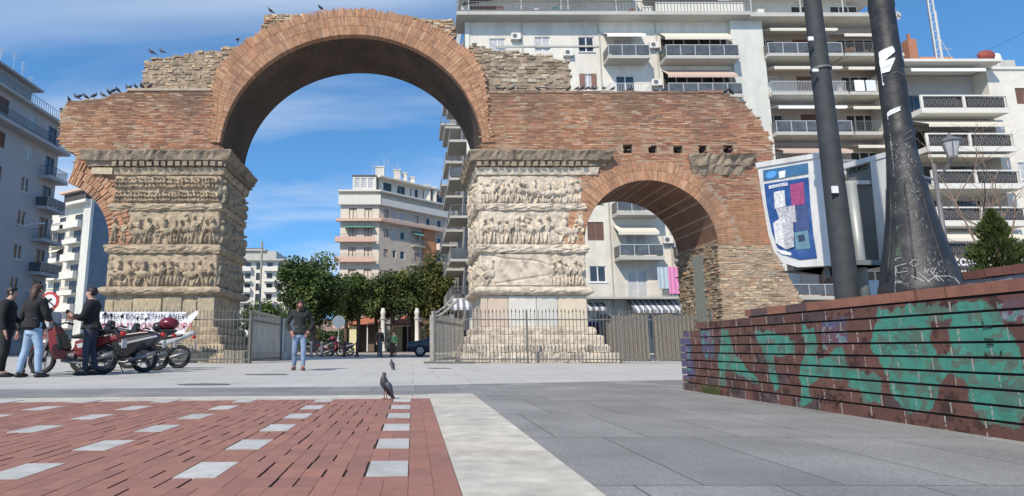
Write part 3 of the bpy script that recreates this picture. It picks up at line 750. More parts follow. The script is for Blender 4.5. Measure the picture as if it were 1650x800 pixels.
M_AWNY = mat('yellow_awning', (0.55, 0.5, 0.22), 0.9, ns=3, na=0.06)
M_STRIPE = mat('striped_awning', (1, 1, 1), 0.9, usecol=True, ns=3, na=0.06)
M_ROOF = mat('dark_roof', (0.10, 0.10, 0.10), 0.9, ns=2, na=0.2)
M_TERRA = mat('terracotta_tiles', (0.36, 0.13, 0.075), 0.85, ns=5, na=0.25, bump=0.8, bs=14)
M_ACW = mat('ac_white', (0.62, 0.61, 0.58), 0.6, ns=4, na=0.08)
M_CLOTH = mat('coloured_cloth', (1, 1, 1), 0.9, usecol=True, ns=6, na=0.12)
M_ORANGE = mat('orange_plaster', (0.50, 0.22, 0.10), 0.9, ns=2, na=0.1)
M_LGREEN = mat('pale_green_plaster', (0.54, 0.54, 0.49), 0.9, ns=1.5, na=0.08, dirt=0.5, dirtcol=(0.36, 0.35, 0.32), ds=0.6, streak=True)

def FR(ox, oy, ux, uy):   # frame, outward normal to the right of the direction u (u,n): n = (uy,-ux)
    l_ = math.hypot(ux, uy); ux /= l_; uy /= l_
    return (ox, oy, ux, uy, uy, -ux)
def fpt(F, u, n, z): return (F[0] + u * F[2] + n * F[4], F[1] + u * F[3] + n * F[5], z)
def wall_open(b, F, u0, u1, z0, z1, ops, depth=0.18, n=0.0):
    us = sorted({u0, u1} | {o[0] for o in ops} | {o[1] for o in ops}); zs = sorted({z0, z1} | {o[2] for o in ops} | {o[3] for o in ops})
    us = [u for u in us if u0 <= u <= u1]; zs = [z for z in zs if z0 <= z <= z1]
    for a, c in zip(us, us[1:]):
        run = None
        for d, e in zip(zs, zs[1:]):
            mu_, mz = (a + c) / 2, (d + e) / 2
            hit = any(o[0] < mu_ < o[1] and o[2] < mz < o[3] for o in ops)
            if hit:
                if run is not None: b.face([fpt(F, a, n, run), fpt(F, c, n, run), fpt(F, c, n, d), fpt(F, a, n, d)]); run = None
            elif run is None: run = d
        if run is not None: b.face([fpt(F, a, n, run), fpt(F, c, n, run), fpt(F, c, n, zs[-1]), fpt(F, a, n, zs[-1])])
    for o in ops:
        a, c, d, e = o[:4]; m_ = n - depth
        b.face([fpt(F, a, n, d), fpt(F, c, n, d), fpt(F, c, m_, d), fpt(F, a, m_, d)]); b.face([fpt(F, a, n, e), fpt(F, c, n, e), fpt(F, c, m_, e), fpt(F, a, m_, e)])
        b.face([fpt(F, a, n, d), fpt(F, a, m_, d), fpt(F, a, m_, e), fpt(F, a, n, e)]); b.face([fpt(F, c, n, d), fpt(F, c, m_, d), fpt(F, c, m_, e), fpt(F, c, n, e)])
        b.face([fpt(F, a, m_, d), fpt(F, c, m_, d), fpt(F, c, m_, e), fpt(F, a, m_, e)])
def window(par, F, u0, u1, z0, z1, style='glass', n=0.0, small=False):
    m_ = n - 0.13; t = 0.07
    fm = {'brown': M_BROWNF, 'dark': M_RAIL}.get(style, M_FRAME)
    b = MB()
    b.obox(F, u0, u1, m_, m_ + .06, z0, z0 + t); b.obox(F, u0, u1, m_, m_ + .06, z1 - t, z1)
    b.obox(F, u0, u0 + t, m_, m_ + .06, z0 + t, z1 - t); b.obox(F, u1 - t, u1, m_, m_ + .06, z0 + t, z1 - t)
    k_ = max(1, round((u1 - u0) / .75))
    for i in range(1, k_): c = u0 + (u1 - u0) * i / k_; b.obox(F, c - t * .6, c + t * .6, m_, m_ + .06, z0 + t, z1 - t)
    if style in ('brown', 'shut') and not small:
        s_ = M_BROWNF
        z = z0 + t
        while z < z1 - t - .03:
            b.obox(F, u0 + t, u1 - t, m_ + .01, m_ + .045, z, z + .045); z += .075
    if style == 'glass' and not small:
        b.obox(F, u0 - .08, u1 + .08, n - .02, n + .1, z0 - .07, z0 - .003)
    w = b.build('window', fm if style != 'shut' else M_BROWNF, par)
    if style not in ('brown', 'shut'):
        g = MB(); g.obox(F, u0 + t, u1 - t, m_ - .03, m_ + .015, z0 + t, z1 - t)
        g.build('pane', M_CURT if (style == 'curtain' or (style == 'glass' and (int(abs(u0 * 7 + z0 * 3)) % 3 == 0))) else M_GLASS, w)
    return w
def balcony(par, F, u0, u1, z, depth, rail='bars', th=0.18, h=0.95, m=None, n=0.0, sides=True):
    b = MB(); b.obox(F, u0, u1, n + .002, n + depth, z - th, z)
    o = b.build('balcony', m or M_SLAB, par)
    r = MB(); e = n + depth - .04
    if rail == 'bars' or rail == 'wbars':
        r.obox(F, u0 + .02, u1 - .02, e - .03, e, z + h - .04, z + h); r.obox(F, u0 + .02, u1 - .02, e - .02, e, z + .08, z + .11)
        u = u0 + .03
        while u < u1 - .03: r.obox(F, u, u + .022, e - .022, e, z + .005, z + h - .04); u += 0.13
        for s_ in (u0 + .02, u1 - .045):
            r.obox(F, s_, s_ + .025, n + .01, e - .03, z + h - .04, z + h)
            q = n + .1
            while q < e - .1: r.obox(F, s_, s_ + .02, q, q + .02, z + .005, z + h - .04); q += .16
        r.build('railing', M_RAIL if rail == 'bars' else M_RAILW, o)
    elif rail == 'panel':
        r.obox(F, u0 + .02, u1 - .02, e - .03, e, z + .1, z + h - .06); r.obox(F, u0 + .02, u0 + .05, n + .01, e - .03, z + .1, z + h - .06); r.obox(F, u1 - .05, u1 - .02, n + .01, e - .03, z + .1, z + h - .06)
        r.build('railing', M_RGLASS, o)
        r = MB(); r.obox(F, u0, u1, e - .05, e + .02, z + h - .05, z + h)
        k_ = max(2, int((u1 - u0) / 1.1))
        for i in range(k_ + 1): c = u0 + .02 + (u1 - u0 - .09) * i / k_; r.obox(F, c, c + .05, e - .04, e + .015, z + .003, z + h - .05)
        r.build('rail_frame', M_RAILW, o)
    elif rail == 'solid':
        r.obox(F, u0, u1, e - .1, e + .04, z + .002, z + h); r.obox(F, u0, u0 + .12, n + .01, e - .1, z + .002, z + h); r.obox(F, u1 - .12, u1, n + .01, e - .1, z + .002, z + h)
        r.build('parapet', m or M_SLAB, o)
    elif rail == 'low':   # solid half + rail
        r.obox(F, u0, u1, e - .1, e + .04, z + .002, z + h * .55); r.obox(F, u0, u0 + .12, n + .01, e - .1, z + .002, z + h * .55)
        r.build('parapet', m or M_SLAB, o)
        r = MB(); r.obox(F, u0, u1, e - .05, e - .01, z + h - .04, z + h)
        u = u0 + .03
        while u < u1: r.obox(F, u, u + .025, e - .045, e - .015, z + h * .55, z + h - .04); u += .3
        r.build('railing', M_RAIL, o)
    return o
def awning(par, F, u0, u1, z, proj, drop, m=None, n=0.0, stripes=False, valance=True):
    b = MB(); N_ = int((u1 - u0) / .22) if stripes else 1
    for i in range(N_):
        a = u0 + (u1 - u0) * i / N_; c = u0 + (u1 - u0) * (i + 1) / N_
        col = ((0.55, 0.55, 0.55) if i % 2 else (0.16, 0.16, 0.19)) if stripes else (1, 1, 1)
        T = [fpt(F, a, n + .02, z), fpt(F, c, n + .02, z), fpt(F, c, n + proj, z - drop), fpt(F, a, n + proj, z - drop)]
        U = [(p[0], p[1], p[2] - .025) for p in T]
        b.faces(T + U, [(0, 3, 2, 1), (4, 5, 6, 7), (3, 7, 6, 2), (0, 4, 7, 3), (1, 2, 6, 5)], col)
        if valance:
            b.obox(F, a, c, n + proj, n + proj + .015, z - drop - .22, z - drop, col)
    if valance and not stripes:
        u = u0
        while u < u1 - .1: b.obox(F, u, u + .12, n + proj, n + proj + .015, z - drop - .28, z - drop - .22, (1, 1, 1)); u += .2
    return b.build('awning', M_STRIPE if stripes else (m or M_AWN), par)
def ac(par, F, u, z, n=0.0):
    b = MB(); b.obox(F, u, u + .8, n + .05, n + .38, z, z + .58); o = b.build('air_conditioner', M_ACW, par, bevel=.02)
    b = MB(); c = fpt(F, u + .32, n + .385, z + .29); vs = []
    for k_ in range(16):
        w = 2 * math.pi * k_ / 16; vs.append(fpt(F, u + .3 + .2 * math.cos(w), n + .386, z + .29 + .2 * math.sin(w)))
    b.face(vs); b.build('fan_grille', M_RAIL, o)
    b = MB(); b.obox(F, u, u + .05, n, n + .36, z - .05, z - .003); b.obox(F, u + .75, u + .8, n, n + .36, z - .05, z - .003); b.build('bracket', M_RAIL, o)
def antenna(par, x, y, z, h, kind=0):
    b = MB(); b.tube([(x, y, z), (x, y, z + h)], .022, 6)
    for i in range(4 if kind == 0 else 2):
        zz = z + h - .1 - i * .22; b.tube([(x - .35 + i * .05, y, zz), (x + .35 - i * .05, y, zz)], .014, 5)
    b.tube([(x, y - .5, z + h - .3), (x, y + .5, z + h - .3)], .014, 5)
    b.build('antenna', M_RAILW, par)

# ---------------- building A: long white block behind the arch
YA_ = 48.0
FA = FR(0, YA_, 1, 0)
bA = empty('apartment_building', (22, YA_, 0), 'long white apartment block with many balconies behind the right half of the arch', 'building')
lv = [PZ(y, YA_ - 1.4) for y in (478, 413, 341, 278, 215, 151, 89)]   # balcony floor levels
ztop = PZ(36, YA_)
XC = 4.62
lastb = lv[-1]
rA = random.Random(5)
opsA = []; wins = []
for i, z in enumerate(lv):
    top = (lv[i + 1] if i + 1 < len(lv) else ztop + .1)
    for (a, c, st) in ((10.5, 11.85, 'curtain'), (14.25, 15.6, 'glass')):
        zz = z + 1.0; e = zz + 1.4
        s_ = st
        if i == 5 and a > 14: s_ = 'shutopen'
        if i == 1 and a > 14: zz = PZ(388, YA_); e = PZ(358, YA_); s_ = 'shut'
        if i == 0 and a > 14: zz = PZ(455, YA_); e = PZ(429, YA_)
        if i == 6 and a > 14: s_ = 'glass'
        opsA.append((a, c, zz, e)); wins.append((a, c, zz, e, s_))
    opsA.append((6.6, 8.0, z + .05, z + 2.25)); wins.append((6.6, 8.0, z + .05, z + 2.25, rA.choice(['glass', 'curtain'])))
    # bay two recess
    opsA.append((17.3, 18.9, z + .05, z + 2.25)); wins.append((17.3, 18.9, z + .05, z + 2.25, 'glass' if i % 2 else 'curtain'))
# bay three loggias
logg = [(21.35, 27.0, z + .02, z + (2.6 if i + 1 < len(lv) else 2.25)) for i, z in enumerate(lv)]
# ground floor shopfronts
shops = [(XC + .6, XC + 4.6, 0.3, 3.0), (10.0, 13.4, .3, 3.0), (14.2, 16.0, .3, 3.0), (17.2, 21.0, .1, 3.1), (22.0, 27.5, .3, 3.0)]
b = MB(); wall_open(b, FA, XC, 28.3, 0, ztop, opsA + shops, depth=.2)
# replace loggia areas: dark sheets are set inside them later, so leave them open
b.v = []; b.f = []; b.c = []; b.uv = []
ops_all = opsA + shops + logg
wall_open(b, FA, XC, 28.3, 0, ztop, ops_all, depth=.2)
wA = b.build('wall', M_WHITE, bA)
# side wall along the street, and the rest of the shell
b = MB(); b.face([(XC, YA_, 0), (XC, YA_, ztop), (XC, YA_ + 27, ztop), (XC, YA_ + 27, 0)])
b.face([(XC, YA_, ztop), (40.5, YA_, ztop), (40.5, YA_ + 27, ztop), (XC, YA_ + 27, ztop)]); b.face([(41.2, YA_ + 1, 0), (41.2, YA_ + 1, ztop), (41.2, YA_ + 27, ztop), (41.2, YA_ + 27, 0)])
b.build('side_wall', M_GREYW, bA)
for (a, c, zz, e, st) in wins:
    if st == 'shutopen':
        w = window(bA, FA, a, c, zz, e, 'curtain')
        s_ = MB(); s_.obox(FA, a - .05, a + .38, .01, .05, zz, e); s_.obox(FA, c - .38, c + .05, .01, .05, zz, e); s_.build('shutter', M_BROWNF, w)
    else: window(bA, FA, a, c, zz, e, st)
for (a, c, zz, e) in shops:
    g = MB(); g.obox(FA, a + .1, c - .1, -.17, -.12, zz, e - .1); g.build('shop_window', M_GLASS, bA)
# string course
b = MB(); b.obox(FA, XC + 2.5, 16.0, 0.002, .06, PZ(76.5, YA_), PZ(75, YA_) + .06); b.build('string_course', M_SLAB, bA)
for i, z in enumerate(lv):
    # bay two: protruding balcony
    if i == 0:
        balcony(bA, FA, 13.6, 20.7, z, 1.4, 'wbars', h=1.0)
    else: balcony(bA, FA, 16.3, 19.8, z, 1.4, 'panel' if i in (6, 3) else ('wbars' if i == 5 else 'panel'), th=.28)
    if i in (1, 3, 6, 4): awning(bA, FA, 16.35, 19.6, z + 2.75, 1.25, .75, M_AWNW if i == 6 else M_AWN)
    # bay three loggia with glazed doors
    L_ = logg[i]
    g = MB(); g.obox(FA, L_[0] + .3, L_[0] + 2.0, -.19, -.14, z + .05, z + 2.2); g.build('glazed_door', M_GLASS, bA); g = MB(); g.obox(FA, L_[1] - 2.3, L_[1] - .5, -.19, -.14, z + .05, z + 2.2); dr = g.build('glazed_door', M_GLASS, bA)
    g = MB()
    for u in (L_[0] + 1.1, L_[0] + 2.0, L_[1] - 2.35, L_[1] - 1.4, L_[1] - .5): g.obox(FA, u, u + .09, -.19, -.09, z + .05, z + 2.25)
    g.build('door_frame', M_FRAME, dr)
    balcony(bA, FA, L_[0] - .25, L_[1] + .25, z, 1.4, 'panel', th=.3, m=M_SLAB)
    awning(bA, FA, L_[0] - .1, L_[1] + .05, z + 2.75, 1.15, .95, M_AWN if i % 2 == 0 else M_AWNP)
    if i in (1, 5, 6): ac(bA, FA, 20.25, z + 1.2)
    # left balcony near the corner
    balcony(bA, FA, XC + .9, 9.0, z, .9, 'wbars')
ac(bA, FA, 8.45, lv[6] + 2.0)
# thin dark sheets over the loggia backs: recess shade put into the colour
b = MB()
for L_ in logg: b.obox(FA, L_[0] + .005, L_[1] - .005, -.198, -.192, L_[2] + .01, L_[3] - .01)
b.build('recess_shade', M_DARK, bA)
# side balconies over the street (seen under the main arch)
FS = FR(XC, YA_ + 27, 0, -1)      # u runs toward the camera, outward = -X
for i, z in enumerate(lv):
    for k_, (u0, u1) in enumerate(((23.2, 26.9), (15.5, 21.0), (8.0, 13.0))):
        if k_ == 2 and i % 2: continue
        balcony(bA, FS, u0, u1, z, 1.55, 'panel' if (i + k_) % 2 else 'bars', th=.2)
    for (q0, q1) in ((23.8, 25.0), (25.6, 26.6), (16.5, 18.2)): b = MB(); b.obox(FS, q0, q1, .002, .03, z + .05, z + 2.2); b.build('balcony_door', M_BROWNF if i % 2 else M_GLASS, bA)
awning(bA, FR(3.0, YA_ - .05, 1, 0), 0, 1.65, PZ(482, YA_), .6, .7, stripes=True)
awning(bA, FA, 17.1, 21.4, lv[0] - .12, 1.6, .95, stripes=True)
awning(bA, FA, 12.6, 15.2, lv[0] - .35, 1.0, .5, stripes=True)
b = MB(); b.obox(FA, XC - .12, XC + .25, .005, .08, 0, ztop - .05); b.build('corner_pilaster', M_SLABW, bA)
# laundry on the first balcony
for (u0, u1, z0, z1, c) in ((19.15, 19.95, 1.0, 2.6, (0.38, 0.45, 0.50)), (19.98, 20.75, .6, 2.6, (0.60, 0.22, 0.40))):
    b = MB()
    for k_ in range(8):
        a = u0 + (u1 - u0) * k_ / 8; a2 = u0 + (u1 - u0) * (k_ + 1) / 8
        n0 = 1.45 + .04 * math.sin(k_ * 1.9); n1 = 1.45 + .04 * math.sin((k_ + 1) * 1.9)
        q = [fpt(FA, a, n0, lv[0] + z0 - .4), fpt(FA, a2, n1, lv[0] + z0 - .4), fpt(FA, a2, n1 * .99, lv[0] + z1 - .3), fpt(FA, a, n0 * .99, lv[0] + z1 - .3)]
        q2_ = [(p[0], p[1] + .03, p[2]) for p in q]
        b.faces(q + q2_, [(0, 1, 2, 3), (7, 6, 5, 4), (3, 2, 6, 7), (0, 4, 5, 1)], c)
    o = b.build('hanging_cloth', M_CLOTH, None, smooth=False, origin=(u0, YA_ - 1.45, lv[0]))
    tag(o, 'blue cloth hanging over the balcony rail seen through the small arch' if c[0] < .5 else 'bright pink cloth hanging over the balcony rail seen through the small arch', 'laundry')
# white pier between the bays and bay four
b = MB(); b.obox(FA, 26.98 + .3, 30.0, .004, .35, 0, ztop - .02); b.build('white_shaft', M_LGREEN, bA)
F4 = FR(0, YA_ + .9, 1, 0)
op4 = []; w4 = []
X4a, X4b = 30.0, 41.2
l4 = [PZ(y, YA_ - .6) for y in (478, 413, 341, 278, 215, 151, 89)]
for i, z in enumerate(l4):
    for (a, c, st) in ((30.2, 31.8, 'glass'), (33.3, 34.9, 'brown'), (37.2, 40.4, 'glass')):
        op4.append((a, c, z + .05, z + 2.25)); w4.append((a, c, z + .05, z + 2.25, st))
M_ROSE = mat('rosy_grey_plaster', (0.42, 0.36, 0.32), 0.9, ns=1.5, na=0.1)
b = MB(); wall_open(b, F4, X4a, X4b, 0, ztop, op4, depth=.2); b.build('wall', M_ROSE, bA)
for w in w4: window(bA, F4, *w)
for i, z in enumerate(l4):
    balcony(bA, F4, X4a - .1, 36.2, z, 1.9, 'wbars' if i % 2 else 'panel', th=.28)
    balcony(bA, F4, 36.35, X4b + .1, z, 1.9, 'bars', th=.28)
    if i in (6, 5, 4, 3, 2):
        awning(bA, F4, 30.3, 36.0, z + 2.72, 1.85, .45 if i > 3 else .95, M_AWNW if i == 4 else (M_AWNP if i == 3 else M_AWN))
        awning(bA, F4, 36.5, X4b - .1, z + 2.72, 1.85, .95 if i == 6 else .5, M_AWN)
# flower pots and sheets on balconies (part of building clutter)
for i, z in enumerate(l4):
    for k_ in range(5):
        b = MB(); u = rA.uniform(36.7, 41); s_ = rA.uniform(.12, .3)
        b.ell(fpt(F4, u, 1.5, z + s_ + .2), (s_, s_ * .7, s_ * 1.2), (0.07, 0.10, 0.04) if rA.random() < .6 else (0.25, 0.12, 0.07), 7, 5); b.build('potted_plant', M_CLOTH, bA)
for k_, c in enumerate(((0.7, 0.7, 0.72), (0.6, 0.62, 0.68), (0.66, 0.58, 0.42), (0.7, 0.7, 0.7))):
    b = MB(); b.obox(F4, 36.8 + k_ * .95, 37.6 + k_ * .95, 1.87, 1.91, l4[5] + .05, l4[5] + 1.0, c); b.build('hung_sheet', M_CLOTH, bA)
b = MB(); b.face([(X4b, YA_, 0), (X4b, YA_ + 12, 0), (X4b, YA_ + 12, ztop), (X4b, YA_, ztop)]); b.build('end_wall', M_WHITE, bA)
# top slab and penthouse
b = MB(); b.obox(FA, XC - .9, 28.6, -2, 1.2, ztop, ztop + .32); b.obox(FA, 28.6, X4b + .2, -2, 1.1, ztop - .1, ztop + .25); tsl = b.build('roof_slab', M_SLAB, bA)
b = MB(); b.obox(FA, XC - .9, XC + 9.5, 1.05, 1.2, ztop + .32, ztop + .45); u = XC - .9
b.obox(FA, XC - .9, 28.6, 1.12, 1.16, ztop + 1.2, ztop + 1.25)
while u < 28.5: b.obox(FA, u, u + .03, 1.12, 1.15, ztop + .32, ztop + 1.2); u += .28
b.build('terrace_railing', M_RAIL, bA)
FP = FR(0, YA_ + 1.6, 1, 0); zp = ztop + .32
opp = [(XC + .5, XC + 3.4, zp + .2, zp + 2.2), (9.3, 13.2, zp + .3, zp + 1.9), (15.5, 16.6, zp + .9, zp + 1.8), (17.2, 18.2, zp + .9, zp + 1.7), (21.4, 22.8, zp + .3, zp + 1.0), (24.0, 25.4, zp + .3, zp + 1.0), (30.5, 32.0, zp + .6, zp + 1.5), (34.0, 36.5, zp + .4, zp + 2.2), (37.5, 40.0, zp + .3, zp + 2.2)]
b = MB(); wall_open(b, FP, XC - .2, X4b - 2.2, zp, zp + 2.75, opp); b.face([(XC - .2, YA_ + 1.6, zp), (XC - .2, YA_ + 1.6, zp + 2.75), (XC - .2, YA_ + 20, zp + 2.75), (XC - .2, YA_ + 20, zp)]); b.build('penthouse_wall', M_WHITE, bA)
for i, o_ in enumerate(opp): window(bA, FP, *o_, style='brown' if i in (0, 5) else 'glass')
b = MB(); b.obox(FA, XC - .5, 19.8, -4, .5, zp + 2.75, zp + 2.95); b.obox(FA, 20.6, 27.4, -4, .4, zp + 2.6, zp + 2.8); b.obox(FA, 28.4, X4b + .2, -4, .7, zp + 2.6, zp + 2.85)
b.build('penthouse_roof', M_SLABW, bA)
for u in (XC + .1, 9.2, 12.6, 13.2, 17.3, 19.0, 28.8, 33.0, 36.6, 41.0): b = MB(); b.obox(FA, u, u + .07, .95, 1.02, ztop + .32, zp + 2.6); b.build('terrace_post', M_RAILW, bA)
b = MB(); b.obox(FA, 20.9, 27.2, .6, .68, zp + 1.25, zp + 1.28)
b.build('rail', M_RAIL, bA)
for u_ in (9.4, 16.05, 20.95, 28.5): b = MB(); b.tube([fpt(FA, u_, .08, .2), fpt(FA, u_, .08, ztop - .1)], .05, 6); b.build('drainpipe', M_SLAB, bA)
for (u0_, u1_, c_) in ((5.2, 8.6, M_GREYW), (13.4, 14.9, M_SLAB), (24.2, 26.6, M_CREAM), (31.2, 33.4, M_GREYW), (38.0, 39.2, M_SLAB)):
    b = MB(); b.obox(FP, u0_, u1_, -3, -1.2, zp + 2.78, zp + 4.4); b.build('stair_house', c_, bA)
for k_, u_ in enumerate((7.2, 10.4, 12.0, 18.6, 19.7, 23.0, 27.3, 29.5)):
    b = MB(); b.obox(FA, u_, u_ + rA.uniform(.3, .8), .3, .8, ztop + .33, ztop + .33 + rA.uniform(.3, .75)); b.build('planter_box', (M_BROWNF, M_SLABW, M_AWNG)[k_ % 3], bA)
for (u_, zz_) in ((12.6, lv[4] + 1.9), (16.0, lv[3] + .6), (20.2, lv[3] + 1.0), (12.9, lv[6] + .5), (20.2, lv[2] + 1.1)): ac(bA, FA, u_, zz_)
awning(bA, FP, 20.6, 27.2, zp + 2.6, 1.7, .55, mat('grey_awning', (0.26, 0.28, 0.31), .9, na=.05))
b = MB(); b.obox(FA, 20.7, 28.2, .9, 1.05, ztop + .32, ztop + 1.25); b.build('terrace_parapet', M_SLABW, bA)
b = MB(); b.face([(XC - .2, YA_ + 1.2, zp + 2.2), (XC + 3.4, YA_ - .6, zp + 2.9), (XC + 3.4, YA_ + 4, zp + 2.9), (XC - .2, YA_ + 4, zp + 2.2)]); b.build('sloping_roof', M_ROOF, bA)
b = MB(); b.obox(FA, 13.4, 15.0, 0.9, 1.0, zp + 2.2, zp + 2.6); b.build('folded_awning', M_AWNG, bA)

# ---------------- building B on the right
YB_ = 46.0
FB = FR(0, YB_, 1, 0)
bB = empty('apartment_building', (46, YB_, 0), 'white apartment block with framed grille balconies at the right edge', 'building')
XB0, XB1, XB2 = 39.6, 46.9, 60.0
zrB = PZ(99, YB_ - 1.2)
lB = [PZ(y, YB_ - 1.6) for y in (478, 412, 355, 295, 235, 173)]
opb = []
for (y1, y0, xa) in ((142, 168, 1637), (198, 226, 1645)):
    opb.append((PX(xa, 155, YB_), PX(xa, 155, YB_) + 1.3, PZ(y0, YB_), PZ(y1, YB_)))
opb.append((PX(1646, 300, YB_), PX(1646, 300, YB_) + 1.3, PZ(290, YB_), PZ(262, YB_)))
b = MB(); wall_open(b, FB, XB1, XB2, 0, zrB - .15, opb)
b.face([(XB1, YB_, 0), (XB1, YB_, zrB - .15), (XB1, YB_ + 2.4, zrB - .15), (XB1, YB_ + 2.4, 0)])
b.build('wall', M_WHITE, bB)
for o_ in opb: window(bB, FB, *o_, style='shut' if o_ is opb[0] else 'glass')
FBb = FR(0, YB_ + 1.2, 1, 0)
opr = []
for z in lB: opr += [(XB0 + 1.2, XB0 + 3.0, z + .05, z + 2.2), (XB0 + 4.3, XB0 + 6.3, z + .05, z + 2.2)]
b = MB(); wall_open(b, FBb, XB0, XB1, 3.2, zrB - .15, opr); b.build('recessed_wall', M_GREYW, bB)
for o_ in opr: window(bB, FBb, *o_, style='dark')
b = MB(); b.obox(FB, XB0 - .3, XB1 + .25, -3, 1.2, zrB, zrB + .22); b.obox(FB, XB1 + .25, XB2, -3, .12, zrB - .15, zrB + .1); b.obox(FB, XB0, XB2, -14, -3, zrB - .2, zrB); b.build('roof_slab', M_SLABW, bB)
for i, z in enumerate(lB):
    if i == 0: continue
    a0 = XB0 + .25; a1 = XB1 - .2
    b = MB(); b.obox(FB, a0, a1, -1.18, 1.5, z - .42, z); o = b.build('balcony', M_SLABW, bB)
    b = MB()
    b.obox(FB, a0, a1, 1.4, 1.52, z + .95, z + 1.06); b.obox(FB, a0, a0 + .18, 1.4, 1.52, z + .002, z + .95); b.obox(FB, a1 - .1, a1, 1.4, 1.52, z + .002, z + .95); mid = (a0 + a1) / 2 - .1
    b.obox(FB, mid, mid + .18, 1.4, 1.52, z + .002, z + .95); b.build('rail_frame', M_SLABW, o)
    b = MB(); u = a0 + .3; half = False
    while u < a1 - .3:
        if u > mid and not half: b.build('ornamental_grille', M_RAIL, o); b = MB(); half = True
        if abs(u - mid) > .25:
            pts = [fpt(FB, u + .17 * math.cos(w), 1.46, z + .5 + .3 * math.sin(w)) for w in [2 * math.pi * k_ / 10 for k_ in range(11)]]
            b.tube(pts, .025, 4, cap=False)
            b.tube([fpt(FB, u - .14, 1.46, z + .03), fpt(FB, u + .14, 1.46, z + .93)], .018, 4); b.tube([fpt(FB, u + .14, 1.46, z + .03), fpt(FB, u - .14, 1.46, z + .93)], .018, 4)
        u += .4
    b.build('ornamental_grille', M_RAIL, o)
    b = MB(); b.obox(FB, a0 + .2, a1 - .12, 1.3, 1.33, z + .06, z + .94); b.build('backing_panel', M_DARK, o)
    if i in (5, 4, 2, 1): awning(bB, FB, XB0 + .4, XB1 - .5, z - .45, 1.75 if i in (5, 2) else 1.3, .95 if i in (5, 2) else .12, M_AWN)
awning(bB, FB, XB0 + .4, XB1 - .9, zrB - .1, .9, .35, M_AWNW)
b = MB(); wall_open(b, FBb, XB0 - 2, XB1, 0, 3.2, [(XB0 + 1, XB1 - .4, .1, 3.0)], depth=.5); b.build('shop_front', M_DARK, bB)
b = MB(); b.obox(FB, XB0 - .2, XB0 + .25, -14, .3, 0, zrB); b.build('side_wall', M_WHITE, bB)
# roof things
b = MB(); x0 = PX(1468, 100, YB_ + 4); b.box(x0, x0 + .75, YB_ + 4, YB_ + 4.7, zrB, PZ(63, YB_ + 4)); b.box(x0 + .25, x0 + .45, YB_ + 4.2, YB_ + 4.4, PZ(63, YB_ + 4), PZ(53, YB_ + 4)); b.build('chimney', mat('brick_red', (0.34, 0.15, 0.09), .9, ns=4, na=.2), bB)
b = MB(); b.box(PX(1484, 100, YB_ + 5), PX(1537, 100, YB_ + 5), YB_ + 5, YB_ + 8, zrB, PZ(92, YB_ + 5)); b.build('roof_cabin', M_ORANGE, bB)
b = MB(); b.box(PX(1553, 98, YB_ + 4), PX(1635, 98, YB_ + 4), YB_ + 4, YB_ + 8, zrB, PZ(97, YB_ + 4)); b.build('roof_house', M_SLAB, bB)
b = MB(); b.ell(P(1589, 90, YB_ + 3), (.75, .35, .5), None, 14, 8); b.tube([P(1589, 92, YB_ + 3), (P(1589, 92, YB_ + 3).x, YB_ + 3, zrB)], .05); b.build('satellite_dish', mat('dish_red', (0.25, 0.05, 0.04), .7, na=.1), bB, smooth=True)
b = MB(); b.ell(P(1607, 93, YB_ + 3), (.38, .12, .42), None, 14, 8); b.tube([P(1607, 93, YB_ + 3), (P(1607, 93, YB_ + 3).x, YB_ + 3, zrB)], .03); b.build('satellite_dish', M_FRAME, bB, smooth=True)
xm = PX(1508, 60, YB_ + 5); zt = PZ(-30, YB_ + 5)
b = MB()
for dx_, dy_ in ((-.22, 0), (.22, 0), (0, .35)): b.tube([(xm + dx_, YB_ + 5 + dy_, zrB), (xm + dx_, YB_ + 5 + dy_, zt)], .07, 6)
z = zrB; k_ = 0
while z < zt:
    s_ = .22 if k_ % 2 else -.22; b.tube([(xm - s_, YB_ + 5, z), (xm + s_, YB_ + 5, z + .45)], .03, 5); z += .45; k_ += 1
b.tube([(xm + .3, YB_ + 5, PZ(60, YB_ + 5)), (xm + 2.0, YB_ + 4.6, zrB)], .025, 5); b.tube([(xm + .3, YB_ + 5, PZ(78, YB_ + 5)), (xm + 1.3, YB_ + 5, PZ(80, YB_ + 5))], .04, 5); b.tube([(xm + .35, YB_ + 5, PZ(18, YB_ + 5)), (xm + .35, YB_ + 5, zrB)], .04, 5)
b.build('lattice_mast', M_RAILW, bB)
